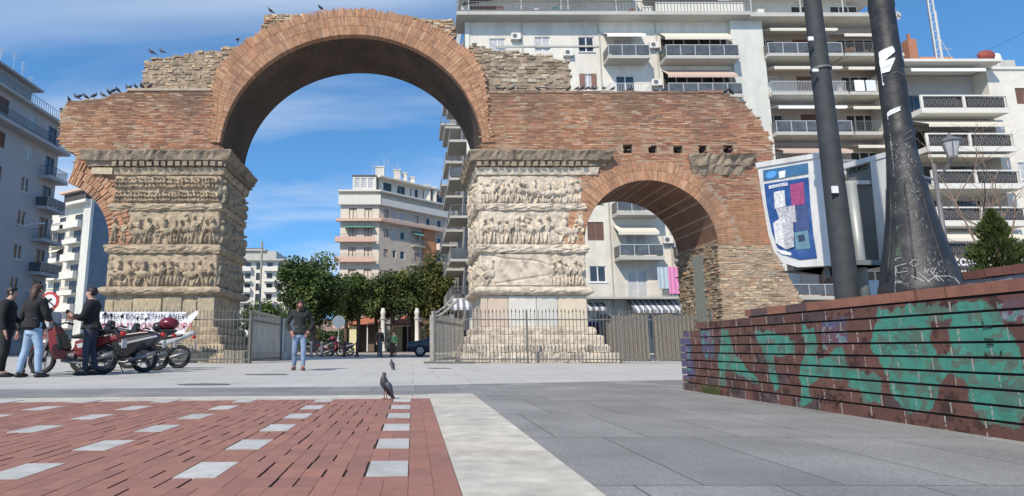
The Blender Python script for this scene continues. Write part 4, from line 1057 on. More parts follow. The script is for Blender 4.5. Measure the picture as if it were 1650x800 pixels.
# cafe sign
sg = empty('shop_sign', P(1560, 431, 44.0), 'dark shop sign with white Greek lettering above a pale strip beside the conifer', 'sign')
a = P(1547, 433, 44.0); c = P(1573, 411, 44.0)
b = MB(); b.box(a.x, c.x, 44.0, 44.12, a.z, c.z); b.build('board', M_DARK, sg)
b = MB(); b.box(a.x + .15, c.x + .2, 43.99, 44.11, P(0, 440, 44).z, P(0, 436, 44).z); b.build('pale_strip', M_FRAME, sg)
b = MB(); b.box((a.x + c.x) / 2 - .05, (a.x + c.x) / 2 + .05, 44.03, 44.1, 0, P(0, 440, 44).z + .0); b.build('post', M_RAIL, sg)
def text(s_, parent, loc, size, m, ext=0.004, rot=(math.pi / 2, 0, 0), align='CENTER', name='lettering', shear=0.0, bold=0.0):
    cu = bpy.data.curves.new(name, 'FONT'); cu.body = s_; cu.size = size; cu.extrude = ext; cu.align_x = align; cu.align_y = 'CENTER'; cu.shear = shear; cu.offset = bold; cu.resolution_u = 3
    to = bpy.data.objects.new('tmp', cu); COL.objects.link(to)
    dg = bpy.context.evaluated_depsgraph_get(); me = bpy.data.meshes.new_from_object(to.evaluated_get(dg))
    bpy.data.objects.remove(to); me.materials.clear(); me.materials.append(m); me.name = name
    o = bpy.data.objects.new(name, me); COL.objects.link(o); o.parent = parent
    Mi = parent_world(parent).inverted() if parent else Matrix()
    o.matrix_local = Mi @ (Matrix.Translation(loc) @ Matrix.Rotation(rot[2], 4, 'Z') @ Matrix.Rotation(rot[0], 4, 'X') @ Matrix.Rotation(rot[1], 4, 'Z'))
    return o
text('καφέ', sg, ((a.x + c.x) / 2, 43.985, (a.z + c.z) / 2), .95, M_FRAME, bold=.02)

# ---------------- building C: cream corner block seen under the main arch
YC = 95.0; xc0 = PX(549, 330, YC); xcc = PX(611, 330, YC)
bC = empty('apartment_building', (xcc, YC, 0), 'cream corner apartment block framed by the main arch above the trees', 'building')
FC = FR(xc0, YC, 1, 0); LC = xcc - xc0
ex_, ey_ = PX(728, 355, 106), 106.0
FD = FR(xcc, YC, ex_ - xcc, ey_ - YC); LD = math.hypot(ex_ - xcc, ey_ - YC)
zc_ = [PZ(y, YC) for y in (560, 527, 492, 456, 421, 389, 357, 330)]
zc_[0] = 0
ztC = PZ(310, YC)
ops1 = []; w1 = []; ops2 = []; w2 = []
for i, z in enumerate(zc_[1:7]):
    z = z + .1
    for (a, c) in ((LC * .22, LC * .42), (LC * .62, LC * .82)): ops1.append((a, c, z, z + 2.1)); w1.append((a, c, z, z + 2.1))
    for k_, (a, c) in enumerate(((1.0, 1.9), (2.9, 3.6), (4.5, 5.5), (7.6, 8.6), (10.4, 11.3), (13.0, 14.0), (15.2, 16.0))):
        if c < LD - .2: ops2.append((a, c, z + .7, z + 2.0)); w2.append((a, c, z + .7, z + 2.0, k_))
b = MB(); wall_open(b, FC, 0, LC, 0, ztC, ops1); b.face([fpt(FC, 0, 0, 0), fpt(FC, 0, 0, ztC), fpt(FC, 0, -14, ztC), fpt(FC, 0, -14, 0)]); b.build('wall', M_CREAM, bC)
b = MB(); wall_open(b, FD, 0, LD, 0, ztC, ops2); b.build('beige_wall', M_BEIGE, bC)
b = MB(); b.obox(FD, .02, LD, .01, .06, zc_[6] + .3, zc_[7] - .2)
b.v = []; b.f = []; b.c = []; b.uv = []
b.obox(FD, .1, LD, -.3, .9, zc_[6] - .1, zc_[6] + .35); b.obox(FC, -.6, LC + .5, 0.004, .9, zc_[6] - .1, zc_[6] + .35); b.build('balcony', M_PINK, bC)
b = MB(); b.obox(FC, -.3, LC + .3, .004, .6, zc_[7] - .1, ztC - .6); b.obox(FD, .1, LD, .004, .6, zc_[7] - .1, ztC - 1.1); b.build('parapet', M_SLABW, bC)
b = MB(); b.obox(FC, -.4, LC + .4, -14, .7, ztC, ztC + .25); b.obox(FD, 0, LD, -9, .7, ztC - .02, ztC + .23); b.build('roof', M_SLABW, bC)
for (a, c, z0, z1) in w1: window(bC, FC, a, c, z0, z1, 'brown', small=True)
for (a, c, z0, z1, k_) in w2: window(bC, FD, a, c, z0, z1, 'glass' if k_ % 3 else 'brown', small=True)
for i in range(1, 6):
    balcony(bC, FC, -.7, LC - .6, zc_[i] + .05, 1.1, 'low', m=M_PINK, th=.3)
    balcony(bC, FD, 6.9, 9.3, zc_[i] + .05, 1.0, 'bars', m=M_SLAB)
    balcony(bC, FD, 12.6, LD, zc_[i] + .05, 1.0, 'solid', m=M_CREAM)
awning(bC, FC, .6, LC - .8, zc_[5] + 2.6, 1.0, .5, M_AWNG, valance=False)
awning(bC, FD, 7.0, 9.2, zc_[5] + 2.6, 1.0, .8, M_AWNG, valance=False)
b = MB(); b.obox(FD, 9.5, 12.3, .005, .25, 0, zc_[6] - .12); b.build('orange_bay', M_ORANGE, bC)
a0 = (PX(568, 290, YC) - xc0); a1 = PX(606, 290, YC) - xc0
opt = [(a0 + .3 + k_ * 1.12, a0 + 1.2 + k_ * 1.12, ztC + .8, PZ(286, YC)) for k_ in range(3)]
FC2 = FR(xc0, YC + .5, 1, 0)
b = MB(); wall_open(b, FC2, a0, a1, ztC + .25, PZ(283, YC), opt); b.build('rooftop_sunroom', M_WHITE, bC)
for o_ in opt: window(bC, FC2, *o_, style='curtain')
b = MB(); b.obox(FC2, a0 - .1, a1 + .1, -4, .15, PZ(283, YC), PZ(283, YC) + .2); b.build('sunroom_roof', M_ROOF, bC)
FD2 = FR(FD[0] + FD[2] * 1.0 - FD[4] * 1.5, FD[1] + FD[3] * 1.0 - FD[5] * 1.5, FD[2], FD[3])
o3 = [(1 + k_ * 3, 2.8 + k_ * 3, ztC + .6, ztC + 2.4) for k_ in range(5) if 2.8 + k_ * 3 < LD - 1]
b = MB(); wall_open(b, FD2, 0, LD - 1, ztC + .2, ztC + 2.9, o3); b.obox(FD2, -.3, LD - 1, -4, 1.0, ztC + 2.9, ztC + 3.1); b.build('penthouse', M_CREAM, bC)
for o_ in o3: window(bC, FD2, *o_, style='dark', small=True)
for (px, yt, w) in ((612, 270, 1.5), (640, 275, 1.1), (652, 280, .8), (664, 287, .9), (688, 300, 1.2), (700, 303, .7)):
    b = MB(); x = PX(px, yt, 98 + (px - 611) * .07); yy = 98 + (px - 611) * .07; b.box(x - w / 2, x + w / 2, yy, yy + 1.2, ztC, PZ(yt, yy)); b.box(x - w / 2 - .1, x + w / 2 + .1, yy - .1, yy + 1.3, PZ(yt, yy) + .003, PZ(yt, yy) + .2); b.build('chimney', M_WHITE, bC)
for (px, yt) in ((600, 266), (609, 262), (619, 256), (625, 258), (634, 268), (641, 262), (688, 292)):
    p = P(px, yt, 98.5); antenna(bC, p.x, 98.5, PZ(305, 98.5), p.z - PZ(305, 98.5), 0)

# ---------------- building D: shaded grey-blue block at the left edge
XL_ = -36.4
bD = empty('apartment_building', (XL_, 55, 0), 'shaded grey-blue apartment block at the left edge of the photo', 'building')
FE = FR(XL_, 30, 0, 1); LE = 29.2      # u grows away from camera, outward +X
def ZE(py, Y): return P(85, py, Y).z
zE = [PZ(y, 59) for y in (541, 492, 443, 391.5, 341.5, 294, 247)]
zrE = PZ(205, 59)
oE = []; wE = []
for i, z in enumerate(zE + []):
    for (yc_, w, st) in ((46.5, 1.3, 'glass'), (50.6, 1.3, 'brown'), (54.6, 1.2, 'glass'), (57.9, 1.4, 'dark')):
        u = yc_ - 30
        lo = .12 if st == 'dark' else .9
        o_ = (u - w / 2, u + w / 2, z + lo, z + 2.3); oE.append(o_); wE.append(o_ + (st,))
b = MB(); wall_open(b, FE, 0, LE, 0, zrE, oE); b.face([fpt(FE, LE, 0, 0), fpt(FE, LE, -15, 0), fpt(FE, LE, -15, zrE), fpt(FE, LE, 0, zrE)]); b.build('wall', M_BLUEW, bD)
for o_ in wE: window(bD, FE, *o_)
for i, z in enumerate(zE):
    if i == 6: balcony(bD, FE, 0, LE + .1, z, 1.2, 'bars', m=M_BLUEW, th=.3)
    else: balcony(bD, FE, 26.3, LE + .1, z, 1.2, 'bars' if i % 2 else 'panel', m=M_BLUEW, th=.3); balcony(bD, FE, 14.6, 18, z, 1.2, 'bars', m=M_BLUEW, th=.3)
b = MB(); b.obox(FE, 0, LE + .5, -15, .7, zrE, zrE + .25); b.build('roof', M_SLAB, bD)
b = MB(); b.obox(FE, 0, LE, .55, .58, zrE + 1.1, zrE + 1.14); u = 0
while u < LE: b.obox(FE, u, u + .03, .55, .58, zrE + .25, zrE + 1.1); u += .35
b.build('roof_railing', M_RAIL, bD)
b = MB(); b.obox(FE, 12, 25.6, -6, -1.0, zrE + .25, zrE + 2.6); b.obox(FE, 11.5, 26.5, -6, -.4, zrE + 2.6, zrE + 2.8); b.build('roof_storey', M_GREYW, bD)
for yy in (51.5, 53.3, 54.6, 55.9): antenna(bD, XL_ - 1.5, yy, zrE + 2.8, random.uniform(1.2, 2.6))
b = MB(); b.tube([(XL_, 54.4, PZ(364, 54)), (XL_ + 1.6, 54.4, PZ(359, 54))], .06); b.ell((XL_ + 1.9, 54.4, PZ(359, 54)), (.55, .16, .1)); b.build('wall_lamp', M_FRAME, bD)

# ---------------- building E: white block behind the left pier
bE = empty('apartment_building', (-60, 102, 0), 'bright white apartment block between the shaded block and the left pier', 'building')
px_r = P(152, 330, 102); dE = 10.2
FF = FR(px_r.x - 9.5 * 1.8, px_r.y + 5.8 * 1.8, 9.5, -5.8); LF = math.hypot(9.5, 5.8) * 1.8
zF = [PZ(y, 102) for y in (553, 526, 499, 472, 445, 416, 388, 362)]
zrF = PZ(327, 102)
oF = []
for z in zF:
    for (a, c) in ((LF - 5.6, LF - 3.2), (LF - 10.6, LF - 8.6), (LF - 15, LF - 13), (LF - 18.6, LF - 17)): oF.append((a, c, z + .1, z + 2.3))
b = MB(); wall_open(b, FF, 0, LF, 0, zrF, oF); b.build('wall', M_WHITE, bE)
for o_ in oF: window(bE, FF, *o_, style='dark', small=True)
for i, z in enumerate(zF):
    balcony(bE, FF, LF - 7.0, LF - 2.4, z, 1.3, 'solid' if i % 3 else 'low', m=M_SLABW, th=.3); balcony(bE, FF, LF - 12.5, LF - 8.2, z, 1.3, 'low', m=M_SLABW, th=.3)
    if i in (2, 4, 5): awning(bE, FF, LF - 12.3, LF - 8.4, z + 2.6, 1.2, .9, M_AWN, valance=False)
b = MB(); b.obox(FF, LF - 2.2, LF, .004, .5, 0, zrF + .6); b.build('pale_shaft', M_LGREEN, bE)
b = MB(); b.obox(FF, LF - 11, LF - .2, -8, 1.5, zrF, zrF + .5); b.obox(FF, 0, LF - 7, -8, 1.2, zF[7] + .6, zF[7] + 1.0); b.build('roof', M_SLABW, bE)
b = MB(); b.obox(FF, LF - 9.5, LF - 2.5, -5, .2, zrF + .5, zrF + 2.6); rE = b.build('roof_storey', M_DARK, bE)
b = MB(); b.obox(FF, LF - 10, LF - 2.2, -5, .9, zrF + 2.6, zrF + 3.0); b.build('roof_storey_slab', M_PINK, bE)
e0 = fpt(FF, LF, 0, 0); FG = FR(e0[0], e0[1], 5.8, 9.5)
b = MB(); b.face([fpt(FG, 0, 0, 0), fpt(FG, 14, 0, 0), fpt(FG, 14, 0, zrF), fpt(FG, 0, 0, zrF)])
b.build('side_wall', mat('shade_blue_wall', (0.13, 0.17, 0.22), .9, ns=1, na=.2), bE)  # shade on this side is put into the wall colour
b = MB(); b.obox(FG, 4.6, 5.4, .01, .3, 0, zrF - 1); b.build('white_strip', M_SLABW, bE)

# ---------------- building F: distant block left of the round tree
bF = empty('apartment_building', (-44, 170, 0), 'distant pale apartment block with dark roof just right of the left pier', 'building')
YF_ = 170.0; xf0 = PX(372, 440, YF_); xf1 = PX(466, 440, YF_)
FH = FR(xf0, YF_, 1, 0); LH = xf1 - xf0
zH = [PZ(y, YF_) for y in (556, 538, 521, 504, 487, 470, 453, 436)]
zrH = PZ(421, YF_)
oH = []
for z in zH:
    for k_ in range(5): u = 1.0 + k_ * 3.1; oH.append((u, u + 1.6, z + .2, z + 2.3))
b = MB(); wall_open(b, FH, 0, LH, 0, zrH, oH, depth=.4); b.face([(xf1, YF_, 0), (xf1, YF_ + 20, 0), (xf1, YF_ + 20, zrH), (xf1, YF_, zrH)]); b.build('wall', M_WHITE, bF)
for o_ in oH: window(bF, FH, *o_, style='dark', small=True)
for i, z in enumerate(zH):
    for (a, c) in ((.4, 6.0), (9.6, 13.6)): balcony(bF, FH, a, min(c, LH), z, 1.3, 'solid' if i % 2 else 'low', m=M_SLABW, th=.3)
b = MB(); b.obox(FH, -.5, LH + .4, -18, 1.3, zrH, zrH + .5); b.obox(FH, 0, LH - 4, -16, -.5, zrH + .5, zrH + 3.0); b.obox(FH, -.3, LH - 7, -16, .2, zrH + 3.0, zrH + 3.5); b.build('roof', M_SLAB, bF)
b = MB(); b.obox(FH, 2, LH - 8, -16, -1, zrH + 3.5, PZ(399, YF_)); b.build('roof_storey', M_ROOF, bF)
for (px, yt) in ((421, 390), (432, 402), (443, 404), (400, 392)): p = P(px, yt, YF_); antenna(bF, p.x, YF_ + .5, zrH + .5, p.z - zrH - .5)
# small houses beyond the trees so that the gap is closed
bG = empty('low_building', (-2, 112, 0), 'low pink and white building far behind the trees and kiosks', 'building')
b = MB(); b.box(PX(440, 540, 112), PX(740, 540, 112), 112, 120, 0, PZ(515, 112)); b.build('wall', mat('far_pink_wall', (0.24, 0.18, 0.16), .9, ns=.6, na=.3), bG)
for k_ in range(14): b = MB(); x = PX(450, 540, 112) + k_ * 2.5; b.box(x, x + 1.2, 111.95, 112, 1.4, 3.0); b.build('window', M_GLASS, bG)
# ------------------------------------------------------------------ graffiti wall
M_GB = mat('painted_brick', (.92, .92, .92), 0.6, usecol=True, ns=9, na=0.22, bump=0.5, bs=70, bd=0.006)
M_JB = mat('black_joint', (0.02, 0.017, 0.016), 0.95, ns=9, na=0.2)
WX = 3.40; WY0, WY1 = 0.8, 7.72; WH = 0.905
wallT = empty('brick_planter_wall', (WX, 4.5, 0), 'low brick planter wall covered with green and maroon graffiti at the right', 'wall')
def wpt(px, py):     # pixel on the wall plane X=WX -> (Y, z)
    u = (px - CX) / FPX; v = (CY - py) / FPX; k_ = WX / u
    return ((CS - v * SN) * k_, CAMZ + (SN + v * CS) * k_)
def wz(pts): return [wpt(*p) for p in pts]
def z1(x, y): return (1090 + x / 2.964, 450 + y / 2.964)       # coordinates read in the first enlarged crop
def z2(x, y): return (1370 + x / 2.757, 430 + y / 2.757)
GR = [wz([z1(*p) for p in q]) for q in (
    [(212, 245), (245, 250), (270, 330), (330, 420), (385, 470), (390, 500), (330, 480), (250, 430), (225, 450), (235, 500), (200, 520), (205, 400)],
    [(372, 238), (540, 280), (565, 300), (555, 350), (500, 372), (460, 370), (470, 430), (500, 520), (470, 540), (440, 470), (415, 380), (385, 310)],
    [(590, 220), (650, 235), (668, 300), (675, 380), (780, 330), (800, 350), (800, 430), (900, 440), (905, 490), (700, 470), (640, 520), (650, 600), (600, 610), (590, 480), (620, 380), (610, 300)])]
GR += [wz([z2(*p) for p in q]) for q in (
    [(0, 470), (100, 475), (135, 510), (130, 610), (60, 600), (55, 560), (0, 540)],
    [(120, 195), (300, 165), (600, 155), (680, 260), (770, 400), (772, 720), (600, 690), (540, 600), (510, 520), (440, 485), (390, 520), (360, 640), (240, 650), (200, 560), (150, 470), (110, 380), (100, 260)])]
HOLE = [wz([z2(*p) for p in q]) for q in ([(365, 235), (455, 235), (460, 360), (430, 390), (380, 385), (350, 330)], [(700, 230), (772, 225), (772, 350), (730, 320)])]
PUR = [wz([z1(*p) for p in q]) for q in ([(110, 240), (170, 240), (180, 370), (130, 380)], [(680, 200), (830, 180), (830, 320), (700, 330)], [(0, 260), (60, 250), (90, 470), (20, 480)])] + [wz([z2(*p) for p in q]) for q in ([(630, 160), (772, 150), (772, 240), (640, 230)],)]
def wallnoise():
    ny, nz = 720, 90
    return vnoise(91, ny, nz, 30, 5, 4), vnoise(17, ny, nz, 90, 14, 4), vnoise(33, ny, nz, 14, 3, 3)
NA, NB_, NC = wallnoise()
rw = random.Random(21)
def paint(y, z, base, edge):
    i = min(719, max(0, int((y - WY0) / (WY1 - WY0) * 719))); j_ = min(89, max(0, int(z / WH * 89)))
    n_, n2_, n3 = NA[j_, i], NB_[j_, i], NC[j_, i]
    yy, zz = y + (n_ - .5) * .16, z + (n2_ - .5) * .08
    c = base
    if any(inpoly(yy, zz, p) for p in GR) and not any(inpoly(yy, zz, p) for p in HOLE):
        k_ = .85 + n2_ * .35; c = (0.062 * k_, 0.255 * k_, 0.185 * k_)
        if n2_ > .56: c = tuple(.45 * a + .55 * b_ for a, b_ in zip(c, base))
        if n_ > .60: c = tuple(.45 * a + .55 * b_ for a, b_ in zip(c, (0.09, 0.14, 0.11)))
    elif any(inpoly(yy, zz, p) for p in PUR):
        m_ = n3
        c = (0.10, 0.08, 0.15) if m_ > .5 else ((0.24, 0.25, 0.30) if n2_ > .55 else (0.14, 0.075, 0.09))
        if n2_ > .62: c = (0.10, 0.22, 0.19)
    elif n2_ > .62: c = tuple(.5 * a for a in base)
    if edge and n2_ > .35: c = (0.36, 0.33, 0.29)
    return c
zs_ = [0.0]; nC = 10; ch = (WH - 0.085) / (nC - 1)
wb_ = MB()
joint = 0.015
def course(z0, z1_, ya, yb, L0, cop=False):
    y = ya
    off = rw.uniform(0, L0)
    y -= off
    while y < yb:
        l_ = L0 * rw.uniform(.9, 1.1); a, c = max(ya, y), min(yb, y + l_)
        if c - a > .03:
            g = rw.uniform(.8, 1.15)
            base = (0.14 * g, 0.062 * g, 0.046 * g) if not cop else (0.27 * g, 0.115 * g, 0.075 * g)
            if rw.random() < .12: base = (0.10 * g, 0.06 * g, 0.055 * g)
            d = rw.uniform(-.003, .003) - (.008 if cop else 0)
            nY = max(1, int((c - a) / .011)); nZ = 7 if not cop else 3
            vg = None if cop else [[paint(a + (c - a) * ii / nY, z0 + (z1_ - z0) * jj / nZ, base, False) for jj in range(nZ + 1)] for ii in range(nY + 1)]
            for i in range(nY):
                p0, p1 = a + (c - a) * i / nY, a + (c - a) * (i + 1) / nY
                for j_ in range(nZ):
                    q0, q1 = z0 + (z1_ - z0) * j_ / nZ, z0 + (z1_ - z0) * (j_ + 1) / nZ
                    cc = ([vg[i + 1][j_], vg[i][j_], vg[i][j_ + 1], vg[i + 1][j_ + 1]] if not (i == 0 and a == y and rw.random() < .8) else (0.36, 0.33, 0.29)) if not cop else (base if NB_[min(89, int(z0 / WH * 89)), min(719, int((p0 - WY0) / (WY1 - WY0) * 719))] < .70 else tuple(.6 * q for q in base))
                    wb_.face([(WX + d, p1, q0), (WX + d, p0, q0), (WX + d, p0, q1), (WX + d, p1, q1)], cc)
            wb_.face([(WX + d, a, z1_), (WX + .28, a, z1_), (WX + .28, c, z1_), (WX + d, c, z1_)], base)
            wb_.face([(WX + d, a, z0), (WX + .1, a, z0), (WX + .1, c, z0), (WX + d, c, z0)], base)
            wb_.face([(WX + d, c, z0), (WX + .28, c, z0), (WX + .28, c, z1_), (WX + d, c, z1_)], base)
            wb_.face([(WX + d, a, z0), (WX + .05, a, z0), (WX + .05, a, z1_), (WX + d, a, z1_)], base)
        y += l_
ends = {}
for i in range(nC):
    if i < nC - 1: z0, z1_ = i * ch + (joint if i else 0), (i + 1) * ch
    else: z0, z1_ = (nC - 1) * ch + joint, WH
    e = WY1
    if i == nC - 1: e = 6.15
    elif i == nC - 2: e = 7.25
    elif i == nC - 3: e = 7.6
    course(z0, z1_, WY0, e, .29, cop=(i == nC - 1)); ends[i] = e
    if i < nC - 1:
        # brick return at the far end
        x = WX
        while x < WX + 2.2:
            g = rw.uniform(.8, 1.15); wb_.box(x + .004, x + .27, e - .1, e, z0, z1_, (0.17 * g, 0.065 * g, 0.055 * g)); x += .28
wb_.build('brick_face', M_GB, wallT)
kb = MB()
kb.box(WX + .016, WX + .3, WY0, 6.13, 0, WH - .012); kb.box(WX + .016, WX + .3, 6.13, 7.2, 0, (nC - 1) * ch - .012); kb.box(WX + .022, WX + 2.2, 7.2, 7.62, 0, (nC - 3) * ch)
kb.build('wall_core', M_JB, wallT)
# scribbles in black
b = MB()
for pts in ([z1(680, 545), z1(690, 590), z1(700, 560), z1(715, 595)], [z1(730, 595), z1(735, 550), z1(760, 560), z1(745, 590)], [z1(765, 550), z1(770, 600), z1(790, 575)], [z2(600, 320), z2(640, 325)], [z2(610, 345), z2(640, 345)], [z2(600, 385), z2(620, 400), z2(670, 400), z2(675, 375)], [z2(590, 240), z2(600, 270), z2(640, 260)]):
    q = [wpt(*p) for p in pts]; b.tube([(WX - .006, y, z) for y, z in q], .004, 5)
b.build('scribble', M_JB, wallT)
b = MB(); b.box(WX + .3, WX + 6, WY0, 6.1, WH - .3, WH - .03); b.box(WX + .3, WX + 6, 6.1, 7.2, WH - .4, WH - .14); tag(b.build('planter_soil', mat('planter_soil', (0.10, 0.075, 0.055), 1, ns=6, na=.3)), kind='structure')
# second tier
w2 = empty('upper_planter_wall', (4.5, 4.2, WH), 'low pale blue painted kerb wall with a brown brick top, behind the graffiti wall', 'wall')
b = MB(); y = 2.0
while y < 5.1:
    l_ = rw.uniform(.4, .5); g = rw.uniform(.85, 1.1); b.box(4.5, 4.7, y + .004, min(5.12, y + l_ - .004), WH - .05, WH + .155, (0.40 * g, 0.43 * g, 0.47 * g), j=.003); y += l_
b.build('painted_blocks', mat('flaking_pale_paint', (1, 1, 1), .8, usecol=True, ns=10, na=.2, dirt=.8, dirtcol=(0.20, 0.12, 0.10), ds=9), w2)
b = MB(); y = 2.0
while y < 5.1:
    l_ = rw.uniform(.22, .26); g = rw.uniform(.7, 1.1); b.box(4.48, 4.72, y + .004, min(5.12, y + l_ - .004), WH + .16, WH + .225, (0.20 * g, 0.085 * g, 0.07 * g), j=.004); y += l_
b.build('brick_top', M_GB, w2)

# ------------------------------------------------------------------ poles
M_BLK = mat('black_cast_iron', (0.017, 0.017, 0.018), 0.55, metal=0.0, ns=9, na=0.5, bump=0.6, bs=30, dirt=0.7, dirtcol=(0.085, 0.083, 0.08), ds=5, bd=0.006)
M_PAPER = mat('paper', (0.72, 0.73, 0.75), 0.9, ns=12, na=0.1)
YP = 4.42
pb = P(1484, 470, YP); colm = empty('lamp_column', (pb.x, YP, WH), 'massive flared black iron lamp column with paper scraps and scribbles, on the wall', 'lamp post')
prof = [(.256, WH - .02)]
for (py, hw) in ((470, 62), (464, 61), (455, 57), (430, 52), (400, 46), (350, 37.5), (300, 31.5), (250, 26), (222, 24.2), (219, 25.5), (212, 25.5), (209, 24), (180, 23.4), (115, 22.4), (112, 23.6), (104, 23.6), (101, 22.2), (60, 21.4), (18, 21), (15, 22), (8, 22), (0, 20.6), (-60, 19.5), (-300, 17)):
    v = (CY - py) / FPX; k_ = YP / (CS - v * SN); prof.append((hw / (1.27 - .17 * max(0, min(1, (py - 280) / 150))) / FPX * k_, P(1488, py, YP).z))
b = MB(); b.lathe(prof, pb.x, YP, 40); b.build('column', M_BLK, colm, smooth=True).data
b = MB()
for k_ in range(8):
    w = 2 * math.pi * k_ / 8; pts = []
    for (r, z) in prof[3:8]: pts.append((pb.x + (r) * math.cos(w), YP + (r) * math.sin(w), z))
    b.tube(pts, .006, 5)
b.build('flutes', M_BLK, colm, smooth=True)
def colpt(px, py, lift=.004):      # point on the column surface seen at the pixel
    z = P(px, py, YP - .15).z
    r = None
    for (r0, a), (r1_, c) in zip(prof, prof[1:]):
        if min(a, c) <= z <= max(a, c) and a != c: r = r0 + (r1_ - r0) * (z - a) / (c - a)
    if r is None: r = prof[-1][0]
    x = P(px, py, YP - .15).x - pb.x; x = max(-r * .96, min(r * .96, x)); yv = -math.sqrt(max(0, r * r - x * x))
    s_ = (r + lift) / r
    return (pb.x + x * s_, YP + yv * s_, z)
def patch(name, quads, m, lift=.006):
    b = MB()
    for q in quads:
        (ax_, ay_), (bx_, by_), (cx_, cy_), (dx__, dy__) = q; n_ = 6
        for i in range(n_):
            for j_ in range(n_):
                f = lambda s_, t_: colpt(ax_ * (1 - s_) * (1 - t_) + bx_ * s_ * (1 - t_) + cx_ * s_ * t_ + dx__ * (1 - s_) * t_, ay_ * (1 - s_) * (1 - t_) + by_ * s_ * (1 - t_) + cy_ * s_ * t_ + dy__ * (1 - s_) * t_, lift + .004 * math.sin(7 * s_ + 5 * t_ + ax_))
                s0, s1_, t0, t1 = i / n_, (i + 1) / n_, j_ / n_, (j_ + 1) / n_
                b.face([f(s0, t0), f(s1_, t0), f(s1_, t1), f(s0, t1)])
    return b.build(name, m, colm, weld=True)
patch('torn_paper', [[(1430, 74), (1449, 68), (1452, 78), (1436, 96)], [(1434, 90), (1452, 88), (1448, 108), (1436, 106)], [(1432, 98), (1440, 108), (1446, 126), (1440, 128)]], M_PAPER, .012)
patch('paper_strip', [[(1434, 176), (1462, 166), (1462, 173), (1436, 184)]], M_PAPER)
patch('paper_strip', [[(1436, 221), (1456, 218), (1458, 229), (1438, 233)]], M_PAPER)
patch('paper_scrap', [[(1462, 8), (1465, 3), (1468, 20), (1462, 21)]], M_PAPER, .02)
b = MB(); b.tube([colpt(x, y, .006) for x, y in ((1436, 236), (1450, 228), (1468, 214), (1478, 206))], .003, 5); b.tube([colpt(x, y, .006) for x, y in ((1432, 118), (1442, 112), (1456, 110), (1468, 116))], .004, 5); b.tube([colpt(x, y, .006) for x, y in ((1436, 250), (1450, 236), (1470, 222), (1480, 215))], .003, 5); b.build('wire_tie', M_RAIL, colm)
M_SCR = mat('white_scratches', (0.36, 0.36, 0.37), .9, ns=30, na=.3)
rs_ = random.Random(4)
b = MB()
def scr(cx_, cy_, sx, sy, n, r=.0014):
    for _ in range(n):
        x = cx_ + rs_.gauss(0, sx); y = cy_ + rs_.gauss(0, sy); pts = []
        for k_ in range(rs_.randint(2, 4)): pts.append(colpt(x, y, .001)); x += rs_.uniform(-2.2, 2.2); y += rs_.uniform(-3.5, 3.5)
        b.tube(pts, rs_.uniform(r * .5, r), 4)
scr(1462, 235, 6, 9, 40); scr(1470, 265, 5, 14, 40); scr(1478, 320, 7, 30, 70); scr(1490, 430, 10, 12, 60); scr(1450, 250, 5, 25, 30); scr(1465, 452, 22, 7, 60)
b.build('scratches', M_SCR, colm)
b = MB()
def stroke(pts, r=.0035): b.tube([colpt(x, y, .003) for x, y in pts], r, 5)
def z3(x, y): return (1400 + x / 3.64, 280 + y / 3.64)
for s_ in ([(165, 590), (165, 545), (190, 540), (192, 560), (170, 570), (200, 590)], [(205, 535), (205, 585)], [(240, 525), (215, 535), (218, 575), (240, 572), (242, 552), (230, 552)], [(262, 505), (250, 525), (258, 545), (275, 538), (278, 512), (262, 505)],
           [(300, 560), (302, 600), (312, 565)], [(325, 565), (345, 560), (330, 590), (350, 592)], [(300, 640), (340, 610), (400, 610), (440, 620), (460, 655)], [(160, 500), (195, 488), (230, 485)], [(120, 640), (135, 628), (150, 642), (165, 628), (180, 640), (200, 628), (225, 635)],
           [(250, 600), (290, 640)], [(270, 580), (310, 650)], [(320, 580), (350, 640)], [(340, 600), (370, 640)]): stroke([z3(*p) for p in s_])
b.build('scribble', M_SCR, colm)
# green bloom on the column
patch('green_paint_stain', [[(1448, 362), (1465, 360), (1464, 410), (1440, 412)]], mat('green_stain', (0.05, 0.075, 0.05), .6, ns=20, na=.4), .001)
# slim pole
YQ = 5.0
pq = P(1366, 482, YQ); slim = empty('metal_pole', (pq.x, YQ, WH - .1), 'tall slim dark metal pole between the phone booth panels', 'pole')
b = MB(); pr = []
for (py, hw) in ((500, 22), (482, 21), (300, 18.5), (120, 16), (0, 14.5), (-200, 13)):
    v = (CY - py) / FPX; k_ = YQ / (CS - v * SN); pr.append((hw / 1.2 / FPX * k_, P(1366, py, YQ).z))
b.lathe(pr, pq.x, YQ, 16)
M_POLE = mat('dark_blue_grey_paint', (0.03, 0.034, 0.04), .75, metal=.0, ns=10, na=.4, bump=.4, bs=40, dirt=.5, dirtcol=(0.05, 0.055, 0.06), ds=7, bd=.004)
b.build('shaft', M_POLE, slim, smooth=True)
b = MB(); zz = P(1330, 113, YQ).z; b.lathe([(.083, zz - .012), (.087, zz - .008), (.087, zz + .008), (.083, zz + .012)], pq.x, YQ, 16); b.build('clamp', M_RAIL, slim)
b = MB(); z4 = P(1340, 160, YQ)
for (px, py, w, h) in ((1313, 114, 5, 5), (1306, 63, 4, 7), (1344, 306, 6, 12)):
    p = P(px, py, YQ - .09); b.box(p.x - .02, p.x + w * .005, YQ - .1, YQ - .085, p.z - h * .0025, p.z + h * .0025)
b.build('paper_scrap', M_PAPER, slim)

